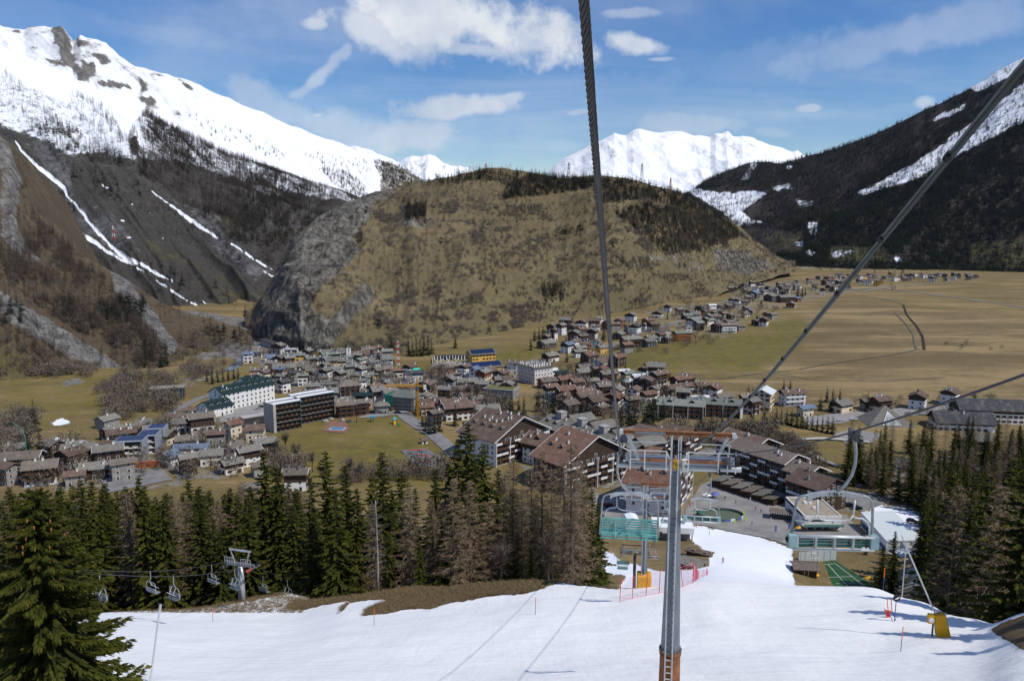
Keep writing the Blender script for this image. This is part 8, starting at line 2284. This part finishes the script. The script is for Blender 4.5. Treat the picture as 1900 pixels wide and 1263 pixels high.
# ---------------------------------------------------------------- square: rink, station, huts, people, cars
def square_things():
    # oval play rink with boards and banners
    c = hit(1338, 962, 200); e = empty('rink', (c[0], c[1] + 2, c[2] + .3), .1, 'oval green playing rink with low boards and blue white banners on the square', 'rink')
    n = 28; A, B_ = 9.5, 6.5
    ring = [(A * math.cos(t), B_ * math.sin(t)) for t in [2 * math.pi * i / n for i in range(n)]]
    b = MB(); b.add([(x, y, .08) for x, y in ring], [tuple(range(n))]); b.obj('rink_surface', [mat('rink_green', (.095, .125, .08), .8, var=.15)], e)
    for i in range(n):
        x0, y0 = ring[i]; x1, y1 = ring[(i + 1) % n]; b = MB(); b.bar((x0, y0, .6), (x1, y1, .6), .1, 1.1)
        b.obj('board', [[mat('board_blue', (.10, .14, .42), .5), mat('board_white', (.7, .72, .74), .5), mat('board_grey', (.10, .12, .13), .5), mat('board_pale_blue', (.35, .42, .62), .5)][(i * 5 + i // 3) % 4 if 14 <= i else 2]], e)
    for i, (x, y) in enumerate(((-9, -5), (-3, -8), (3, -8), (9, -5), (10.5, 1))): b = MB(); b.box(x - .35, x + .35, y - .1, y + .1, 0, 1.3); b.obj('lime_bumper', [mat('lime', (.42, .62, .05), .6)], e)
    # valley station of the chairlift with white membrane roofs
    p = hit(1250, 1003, 200); e = empty('lift_station', tuple(p), -.1, 'white membrane roofed lift station left of the lower piste', 'station')
    b = MB(); b.box(-7.5, 7, -1, 9, 3.2, 5.4); b.obj('roof', [mat('membrane_white', (.80, .82, .84), .6, var=.05)], e); b = MB(); [b.box(x, x + .4, y, y + .4, -2, 3.2) for x in (-7, -.3, 6.2) for y in (-.8, 8.2)]; b.obj('column', [GALV], e); b = MB(); b.box(-6, 6, 1.5, 8, -1, 3); b.obj('machine_house', [mat('steel_grey', (.24, .25, .26))], e)
    p = hit(1174, 988, 200); e = empty('white_shelter', tuple(p), .05, 'white domed shelter behind the turquoise chair', 'shelter'); b = MB(); b.extrude([(-2.8, 0), (2.8, 0), (2.8, 4.4), (2.2, 5.3), (0, 5.8), (-2.2, 5.3), (-2.8, 4.4)], 'y', 0, 6); b.obj('cover', [mat('membrane_white', (.80, .82, .84))], e)
    p = hit(1232, 975, 200); e = empty('green_shed', (p[0], p[1] + 2, p[2]), 0, 'low dark green cabin behind the lift station', 'shed'); b = MB(); b.box(-3.2, 3.2, 0, 4, 0, 2.6); b.obj('wall', [mat('cabin_green', (.02, .12, .09), .7)], e); b = MB(); b.box(-3.5, 3.5, -.3, 4.3, 2.6, 2.9); b.obj('roof', [RM['d']], e)
    # wooden hut roofs by the piste
    p = hit(1284, 1052, 100); chalet('slope_hut', (p[0], p[1], p[2]), math.radians(-35), 6.0, 4.6, 1, 'b', 'g', 0, '', 'b', 0, 16, .7, 1.8, cat='hut', label='small wooden hut with a slab roof behind the pink net', base=1.5)
    p = hit(1298, 1030, 100); chalet('slope_hut', (p[0], p[1], p[2]), math.radians(-32), 8, 2.6, 1, 'b', 'b', 0, '', 'b', 0, 16, .5, 1.5, cat='hut', label='low dark timber shed roof beside the lower piste', base=1.5)
    q = px_plane(1497, 1064, 8); chalet('court_hut', (q[0], q[1] + 2, float(H(q[0], q[1] + 2))), math.radians(-8), 6.5, 5.0, 1, 'b', 'n', 0, '', 'b', 0, 14, .9, 2.6, cat='hut', label='flat tan roofed hut at the near corner of the green court', base=4)
    for x, y, lab in ((1512, 1072, 'yellow folded tarpaulin beside the court hut'), (1612, 1078, 'yellow tarpaulin at the right side of the green court'), (1482, 986, 'yellow parasol on the terrace of the white building')):
        q = hit(x, y, 200) if y < 1050 else np.append(px_plane(x, y, 6.2)[:2], 5.7); e = empty('parasol', tuple(q), 0, lab, 'parasol', 'yellow parasols'); b = MB(); b.tube([(0, 0, 0), (0, 0, 2.0)], .05, 6); b.obj('pole', [GALV], e); b = MB(); n = 10; b.add([(1.5 * math.cos(t), 1.1 * math.sin(t), 1.6) for t in [6.283 * i / n for i in range(n)]] + [(0, 0, 2.4)], [(i, (i + 1) % n, n) for i in range(n)] + [tuple(reversed(range(n)))]); b.obj('canopy', [YEL], e)
    # sawtooth canopies along the dark hotel
    a0, a1 = hit(1318, 902, 200), hit(1432, 940, 200); e = empty('arcade', tuple(a0), 0, 'row of sawtooth brown canopies along the foot of the dark timber hotel', 'arcade')
    dv = a1 - a0; n = 6; nn = np.array([-dv[1], dv[0], 0]); nn /= np.linalg.norm(nn); nn = nn if nn[0] > 0 else -nn
    for i in range(n):
        p = dv * i / n; q = dv * (i + 1.06) / n; b = MB(); zz = [4.4, 3.0]
        P4 = [p, q, q + nn * 8.5, p + nn * 8.5]; vs = [(*P4[0][:2], 3.0), (*P4[1][:2], 4.2), (*P4[2][:2], 5.2), (*P4[3][:2], 4.0)]; vs += [(x, y, z - .35) for x, y, z in vs]
        b.add(vs, [(0, 1, 2, 3), (7, 6, 5, 4), (4, 5, 1, 0), (5, 6, 2, 1), (6, 7, 3, 2), (7, 4, 0, 3)]); b.obj('canopy', [RM['n' if i % 2 else 'g']], e)
    b = MB(); P4 = [nn * .8, dv + nn * .8, dv + nn * 8, nn * 8]; b.extrude([tuple(p[:2]) for p in P4][::-1], 'z', -1, 3.0); b.obj('wall', [WM['b']], e)
    # kiosk on the square
    p = hit(1448, 965, 200); e = empty('kiosk', tuple(p), -.35, 'dark timber kiosk with striped edge on the square', 'kiosk'); b = MB(); b.box(-4, 4, 0, 4.5, 0, 3); b.obj('wall', [WM['d']], e); b = MB(); b.box(-4.6, 4.6, -.6, 5, 3, 3.3); b.obj('roof', [RM['n']], e); b = MB(); [b.box(-4.6 + k * .92, -4.15 + k * .92, -.68, -.6, 2.7, 3.2) for k in range(10)]; tag(b.obj('fringe', [RAILW], e), kind='stuff')
    for x, y, col, lab in ((1311, 926, 'membrane_white', 'small white pop-up tent on the square'), (1327, 924, 'board_blue', 'small blue pop-up tent on the square'), (1300, 958, 'cabin_green', 'small dark green pop-up tent left of the rink')):
        p = hit(x, y, 200); e = empty('tent', tuple(p), .3, lab, 'tent', 'tents on the square'); b = MB(); [b.box(u, u + .1, v, v + .1, 0, 2.1) for u in (-1.4, 1.3) for v in (-1.4, 1.3)]; b.obj('leg', [GALV], e); b = MB(); b.add([(-1.6, -1.6, 2.0), (1.6, -1.6, 2.0), (1.6, 1.6, 2.0), (-1.6, 1.6, 2.0), (0, 0, 3.0)], [(0, 1, 4), (1, 2, 4), (2, 3, 4), (3, 0, 4), (3, 2, 1, 0)]); b.obj('canopy', [MATS.get(col) or mat(col, (.02, .12, .09))], e)
    # feather flags, barriers
    for x, y, col, lab in ((1462, 985, 'board_blue', 'dark blue feather flag by the kiosk'), (1437, 990, 'board_blue', 'dark feather flag at the piste edge'), (1350, 905, 'pole_red', 'red feather flag at the arcade')):
        p = hit(x, y, 200); e = empty('feather_flag', tuple(p), 0, lab, 'flag', 'feather flags'); b = MB(); b.tube([(0, 0, 0), (0, 0, 3.4)], .05, 5); b.obj('pole', [GALV], e); b = MB(); b.box(.03, .75, -.03, .03, .9, 3.3); b.obj('cloth', [MATS[col]], e)
    for i, (x, y) in enumerate(((1388, 984), (1402, 988), (1416, 993), (1430, 998), (1444, 1003))):
        p = hit(x, y, 200); e = empty('barrier', tuple(p), -.35, ['first', 'second', 'third', 'fourth', 'fifth'][i] + ' grey barrier from the left along the snow edge of the square', 'barrier', 'barriers on the square'); b = MB(); b.bar((-1.3, 0, 1.1), (1.3, 0, 1.1), .1); b.bar((-1.3, 0, .35), (1.3, 0, .35), .1); [b.bar((u, 0, 0), (u, 0, 1.1), .08) for u in (-1.3, -.6, 0, .6, 1.3)]; b.obj('barrier_frame', [mat('barrier_grey', (.2, .2, .22), .6)], e)
    # gardens in front of the chalet hotels
    for i, (x, y) in enumerate(((1118, 922), (1132, 934), (1150, 918), (1168, 912), (1184, 916), (1160, 944))):
        p = hit(x, y, 200); e = empty('planter', tuple(p), [.5, .5, .9, -.5, -.5, .4][i], ['leftmost', 'lower left', 'third', 'fourth', 'rightmost', 'lowest middle'][i] + ' long pale garden wall below the chalet hotels', 'planter', 'garden walls'); b = MB(); b.box(-4, 4, -.6, -.2, -.5, .7); b.box(-4, 4, .8, 1.2, -.5, .7); b.obj('kerb', [CONC], e); b = MB(); b.box(-3.9, 3.9, -.2, .8, -.5, .4); b.obj('soil', [mat('soil', (.035, .03, .025), .9)], e)


square_things()


def skin_person(pose, name):
    """one continuous body grown from a jointed skeleton"""
    V, E, R = pose
    me = bpy.data.meshes.new(name); me.from_pydata(V, E, []); o = bpy.data.objects.new(name, me); COL.objects.link(o)
    md = o.modifiers.new('s', 'SKIN'); sk = me.skin_vertices[0].data
    for i, r in enumerate(R): sk[i].radius = (r, r)
    sk[0].use_root = True; sm = o.modifiers.new('u', 'SUBSURF'); sm.levels = 1; sm.render_levels = 1
    dg = bpy.context.evaluated_depsgraph_get(); m2 = bpy.data.meshes.new_from_object(o.evaluated_get(dg)); bpy.data.objects.remove(o); return m2


def people_and_cars():
    stand = ([(0, 0, .95), (0, 0, 1.2), (0, 0, 1.42), (0, 0, 1.52), (.1, 0, .92), (.12, .02, .5), (.12, .0, .08), (.12, -.12, .05), (-.1, 0, .92), (-.13, -.03, .5), (-.14, .02, .08), (-.14, -.1, .05), (.19, 0, 1.4), (.27, .0, 1.12), (.25, -.12, .88), (-.19, 0, 1.4), (-.28, .02, 1.12), (-.24, -.14, .9)],
             [(0, 1), (1, 2), (2, 3), (0, 4), (4, 5), (5, 6), (6, 7), (0, 8), (8, 9), (9, 10), (10, 11), (2, 12), (12, 13), (13, 14), (2, 15), (15, 16), (16, 17)], [.15, .15, .15, .06, .10, .08, .06, .05, .10, .08, .06, .05, .08, .06, .05, .08, .06, .05])
    ski = ([(0, .1, .72), (0, .0, .98), (0, -.14, 1.18), (0, -.2, 1.26), (.13, .02, .66), (.15, -.16, .42), (.15, .02, .1), (.15, -.1, .06), (-.13, .02, .66), (-.15, -.16, .42), (-.15, .02, .1), (-.15, -.1, .06), (.2, -.12, 1.16), (.36, -.2, .96), (.34, -.42, .92), (-.2, -.12, 1.16), (-.36, -.2, .96), (-.34, -.42, .92)], stand[1], stand[2])
    ms, mk = skin_person(stand, 'person_standing'), skin_person(ski, 'person_skiing')
    hb = MB(); n = 8; hb.tube([(0, 0, 1.50), (0, -.01, 1.56), (0, -.02, 1.64), (0, 0, 1.73), (0, 0, 1.77)], [.06, .09, .10, .085, .03], n); SKINM = mat('skin', (.45, .27, .19), .7); head = hb.mesh('head', [SKINM], True)
    kb = MB(); kb.tube([(0, 0, 1.64), (0, 0.01, 1.72), (0, 0, 1.80)], [.112, .105, .04], n); hat = kb.mesh('hat', [BLACK], True)
    jackets = {'red': (.5, .03, .04), 'blue': (.04, .10, .40), 'green': (.12, .35, .05), 'white': (.7, .7, .7), 'black': (.03, .03, .035), 'orange': (.7, .2, .03), 'purple': (.25, .05, .25)}
    def put(x, y, col, me, label, yaw, ymin=200):
        p = hit(x, y, ymin); e = empty('person', (p[0], p[1], p[2] + .3), yaw, label, 'person', 'people on the square and piste')
        m = me.copy(); m.materials.clear(); m.materials.append(mat('jacket_' + col, jackets[col], .8, var=.15)); b = link('body', m, e)
        dz, dy = (0, 0) if me is ms else (-.27, -.22)
        link('head', head, e, (0, dy, dz)); link('hat', hat, e, (0, dy, dz)); return e
    e = put(1341, 1044, 'purple', mk, 'lone skier in dark red and purple gliding down the lower piste', 2.6)
    for s in (-.15, .15): b = MB(); b.bar((s, -.9, .02), (s, .8, .02), .09, .03); sk = b.obj('ski', [BLACK], e)
    for s in (-.36, .36): b = MB(); b.tube([(s, -.42, .95), (s * 1.15, .25, .25)], .02, 5); b.obj('ski_pole', [GALV], e)
    spots = [(1262, 950, 'red'), (1290, 936, 'orange'), (1288, 950, 'black'), (1283, 966, 'blue'), (1300, 930, 'red'), (1312, 925, 'green'), (1322, 922, 'white'), (1330, 918, 'blue'), (1275, 975, 'black'), (1292, 980, 'orange'), (1365, 935, 'black'), (1392, 930, 'white'), (1402, 948, 'red'), (1412, 952, 'blue'), (1375, 968, 'green'), (1395, 975, 'black'), (1316, 994, 'green'), (1430, 968, 'white'), (1280, 942, 'red'), (1345, 928, 'black')]
    word = ['first', 'second', 'third', 'fourth', 'fifth', 'sixth', 'seventh', 'eighth', 'ninth', 'tenth', 'eleventh', 'twelfth', 'thirteenth', 'fourteenth', 'fifteenth', 'sixteenth', 'seventeenth', 'eighteenth', 'nineteenth', 'twentieth']
    order = sorted(range(len(spots)), key=lambda i: spots[i][0]); rank = {}
    for i in order:
        c = spots[i][2]; rank[i] = sum(1 for j in order if spots[j][2] == c and spots[j][0] < spots[i][0])
    for i, (x, y, c) in enumerate(spots): put(x, y, c, ms, '%s person in a %s jacket from the left standing on the square' % (word[rank[i]], c), random.uniform(0, 6))
    # cars
    body = MB(); prof = [(-2.1, .35), (2.1, .35), (2.15, .75), (1.5, .95), (.9, 1.0), (.3, 1.45), (-1.2, 1.48), (-1.95, 1.0), (-2.15, .8)]
    body.extrude(prof, 'y', -.85, .85); bm_ = body.mesh('car_body', [BLACK]); gl = MB(); gl.extrude([(.82, 1.02), (.3, 1.40), (-1.15, 1.42), (-1.75, 1.02)], 'y', -.87, .87); gm = gl.mesh('car_glass', [GLASS]); wh = MB(); wh.tube([(0, -.1, 0), (0, .1, 0)], .33, 12); wm = wh.mesh('car_wheel', [BLACK])
    cols = {'black': (.015, .015, .02), 'dark red': (.15, .015, .02), 'white': (.7, .7, .7), 'dark blue': (.02, .035, .09), 'silver': (.4, .41, .42)}
    cars = [(1552, 932, 'dark red', -.5, 'behind the flat-roofed white building, leftmost'), (1568, 936, 'silver', -.5, 'behind the flat-roofed white building, second'), (1578, 940, 'black', -.4, 'behind the flat-roofed white building, third'), (1590, 945, 'black', -.3, 'behind the flat-roofed white building, nearest the hall'), (1692, 970, 'black', -.6, 'on the track right of the large white hall'), (208, 893, 'dark blue', .5, 'parked in the yard at lower left'), (262, 856, 'white', .2, 'in front of the stepped white flats'), (738, 767, 'dark blue', -.6, 'at the top of the curved village road'),
            (1560, 782, 'white', .1, 'on the gravel strip left of the pyramid'), (1584, 780, 'white', .1, 'on the gravel strip just beside the pyramid'), (1686, 768, 'silver', .1, 'on the gravel strip right of the pyramid'), (1582, 818, 'dark blue', -.3, 'in the small yard below the pyramid, left'), (1594, 820, 'dark blue', -.3, 'in the small yard below the pyramid, right'), (478, 760, 'silver', .7, 'in the yard of the long white hotel, nearer'), (486, 756, 'black', .7, 'in the yard of the long white hotel, further'), (1105, 656, 'black', .3, 'at the hamlet road bend'), (1150, 640, 'silver', .4, 'climbing the hamlet road'), (1128, 940, 'dark red', .5, 'in the gravel yard below the chalet hotels'), (1262, 602, 'dark blue', .2, 'parked by the upper hamlet road')]
    for x, y, c, yaw, where in cars:
        p = hit(x, y, 200); e = empty('parked_car', (p[0], p[1], p[2] + .32), yaw, c + ' car ' + where, 'car', 'parked cars')
        m = bm_.copy(); m.materials.clear(); m.materials.append(mat('paint_' + c.replace(' ', '_'), cols[c], .3, .2, var=.05, spec=.6)); link('body', m, e); link('window', gm, e)
        for wx in (-1.3, 1.35):
            for wy in (-.82, .82): link('wheel', wm, e, (wx, wy, .33))


people_and_cars()


def far_masts():
    def pylon(x, y, Y, hm, label, ms_, zc=None):
        if zc is None:
            L = hill; d = (L.px - x) ** 2 + (L.py - y) ** 2; i = np.unravel_index(np.argmin(d), d.shape); p = L.P[i]
        else: p = zc
        e = empty('power_pylon', tuple(p), .3, label, 'pylon', 'power pylons'); w = hm * .09
        for k in range(4):
            b = MB(); z0, z1 = hm * k / 4, hm * (k + 1) / 4; w0, w1 = w * (1 - .8 * k / 4), w * (1 - .8 * (k + 1) / 4)
            cs = ((-1, -1), (1, -1), (1, 1), (-1, 1))
            for j in range(4):
                a, c = cs[j], cs[(j + 1) % 4]; b.bar((a[0] * w0, a[1] * w0, z0), (a[0] * w1, a[1] * w1, z1), .4); b.bar((a[0] * w0, a[1] * w0, z0), (c[0] * w1, c[1] * w1, z1), .25)
            b.obj('lattice_section', [ms_[k % len(ms_)]], e)
        for z in (.7, .85): b = MB(); b.bar((-hm * .16, 0, hm * z), (hm * .16, 0, hm * z), .4); b.obj('cross_arm', [ms_[0]], e)
        return e
    gr = [mat('steel_grey', (.24, .25, .26))]; rw = [mat('mast_red', (.55, .05, .04)), mat('mast_white', (.75, .74, .72))]
    pylon(902, 318, 0, 14, 'red pylon on top of the hill left of the summit trees', [rw[0], gr[0]])
    pylon(1191, 337, 0, 30, 'grey power pylon on the hill crest right of the thick rope', gr)
    pylon(1056, 331, 0, 26, 'grey power pylon on the hill crest left of the thick rope', gr)
    pylon(1244, 349, 0, 20, 'reddish power pylon furthest right on the hill crest', [rw[0], gr[0]])
    L = slope_b; d = (L.px - 210) ** 2 + (L.py - 446) ** 2; i = np.unravel_index(np.argmin(d), d.shape); q = L.P[i]
    pylon(0, 0, 0, 26, 'red and white power pylon between the snow gullies on the left slope', rw, q)
    j = np.unravel_index(np.argmin((hill.px - 570) ** 2 + (hill.py - 420) ** 2), hill.px.shape); t = hill.P[j]
    for k, z in enumerate((14, 19, 23)):
        b = MB(); a = Vector(q) + Vector((0, 0, z)); c = Vector(t) + Vector((0, 0, 8 + k * 8)); b.tube([a + (c - a) * f - Vector((0, 0, 26 * math.sin(math.pi * f))) for f in np.linspace(0, 1, 20)], .16, 4)
        tag(b.obj('power_line', [mat('wire_grey', (.3, .3, .3), .5)]), ['lowest', 'middle', 'highest'][k] + ' power line spanning from the red and white pylon to the cliff', 'power line', 'power lines')
    p = hit(43, 850, 200); e = empty('small_crane', tuple(p), 0, 'thin green jib crane above the leftmost brown roofs', 'crane'); GC = mat('crane_green', (.10, .30, .22), .5); b = MB(); b.bar((2, 0, 0), (2, 0, 11), .35); b.obj('mast', [GC], e); b = MB(); b.bar((2, 0, 11), (1, 0, 15), .3); b.bar((1, 0, 15), (-3.5, 0, 19), .22); b.obj('jib', [GC], e)
    # play things on the meadow
    p = hit(626, 796, 200); e = empty('pool', (p[0], p[1], p[2] + .32), -.15, 'small bright blue pool on the village meadow', 'pool'); b = MB(); b.box(-4.4, 4.4, -2.6, 2.6, -.4, .12); b.obj('pool_edge', [RAILW], e); b = MB(); b.box(-4, 4, -2.2, 2.2, .0, .16); b.obj('water', [mat('pool_blue', (.03, .22, .48), .15)], e)
    p = hit(787, 822, 200); chalet('hut', tuple(p), .4, 3.2, 3.0, 1, 'w', 'b', 0, '', 'b', 0, 30, .5, 2.2, cat='hut', label='tiny white hut with brown roof alone on the meadow')
    p = hit(732, 786, 200); e = empty('playground', tuple(p), .3, 'wooden climbing frame with yellow slide on the meadow', 'play frame'); b = MB(); [b.bar((x, y, 0), (x, y, 3.2), .2) for x in (-1, 1) for y in (-1, 1)]; b.obj('post', [RAILO], e); b = MB(); b.add([(-1.4, -1.4, 3.1), (1.4, -1.4, 3.1), (1.4, 1.4, 3.1), (-1.4, 1.4, 3.1), (0, 0, 4.4)], [(0, 1, 4), (1, 2, 4), (2, 3, 4), (3, 0, 4)]); b.obj('roof', [mat('play_teal', (.05, .35, .45), .5)], e); b = MB(); b.bar((0, -1, 2), (-.5, -4.4, .3), 1.0, .15); b.obj('slide', [YEL], e)
    p = hit(740, 790, 200); e = empty('spring_toy', tuple(p), 0, 'small green play figure right of the climbing frame', 'play frame'); b = MB(); b.box(-.9, .9, -.4, .4, .2, 1.4); b.obj('seat', [mat('play_green', (.05, .3, .1), .5)], e)
    p = hit(691, 782, 200); e = empty('play_tower', tuple(p), 0, 'small blue roofed play tower left of the climbing frame', 'play frame'); b = MB(); [b.bar((x, y, 0), (x, y, 2.6), .18) for x in (-.8, .8) for y in (-.8, .8)]; b.obj('post', [RAILB], e); b = MB(); b.box(-1.3, 1.3, -1.3, 1.3, 2.6, 3.6); b.obj('roof', [mat('play_teal', (.05, .35, .45))], e)
    # boulders round the pool
    for i, (x, y) in enumerate(((604, 782), (614, 778), (636, 780), (650, 782))):
        p = hit(x, y, 200); b = MB(); n = 7; b.tube([(0, 0, -.3), (0, 0, .5), (.2, .1, 1.3), (.2, .1, 1.6)], [1.6, 1.8, 1.2, .3], n); o = b.obj('boulder', [WM['g']], None, False, tuple(p)); o.scale = (random.uniform(.8, 1.4), random.uniform(.8, 1.2), random.uniform(.6, 1.1)); tag(o, ['leftmost', 'second', 'third', 'rightmost'][i] + ' grey boulder behind the small blue pool', 'boulder', 'boulders by the pool')


far_masts()

# ---------------------------------------------------------------- the air of the valley


def haze():
    b = MB(); b.box(-9500, 9500, -400, 13000, -1600, 1500)
    m = bpy.data.materials.new('haze'); m.use_nodes = True; g = NT(m.node_tree)
    v = g.node('ShaderNodeVolumePrincipled'); v.inputs['Color'].default_value = (.5, .7, 1.0, 1); v.inputs['Density'].default_value = 6.0e-6; v.inputs['Anisotropy'].default_value = .2
    o = g.node('ShaderNodeOutputMaterial'); g.t.links.new(v.outputs[0], o.inputs['Volume'])
    tag(b.obj('haze', [m]), 'thin blue haze filling the valley air', kind='stuff')


haze()
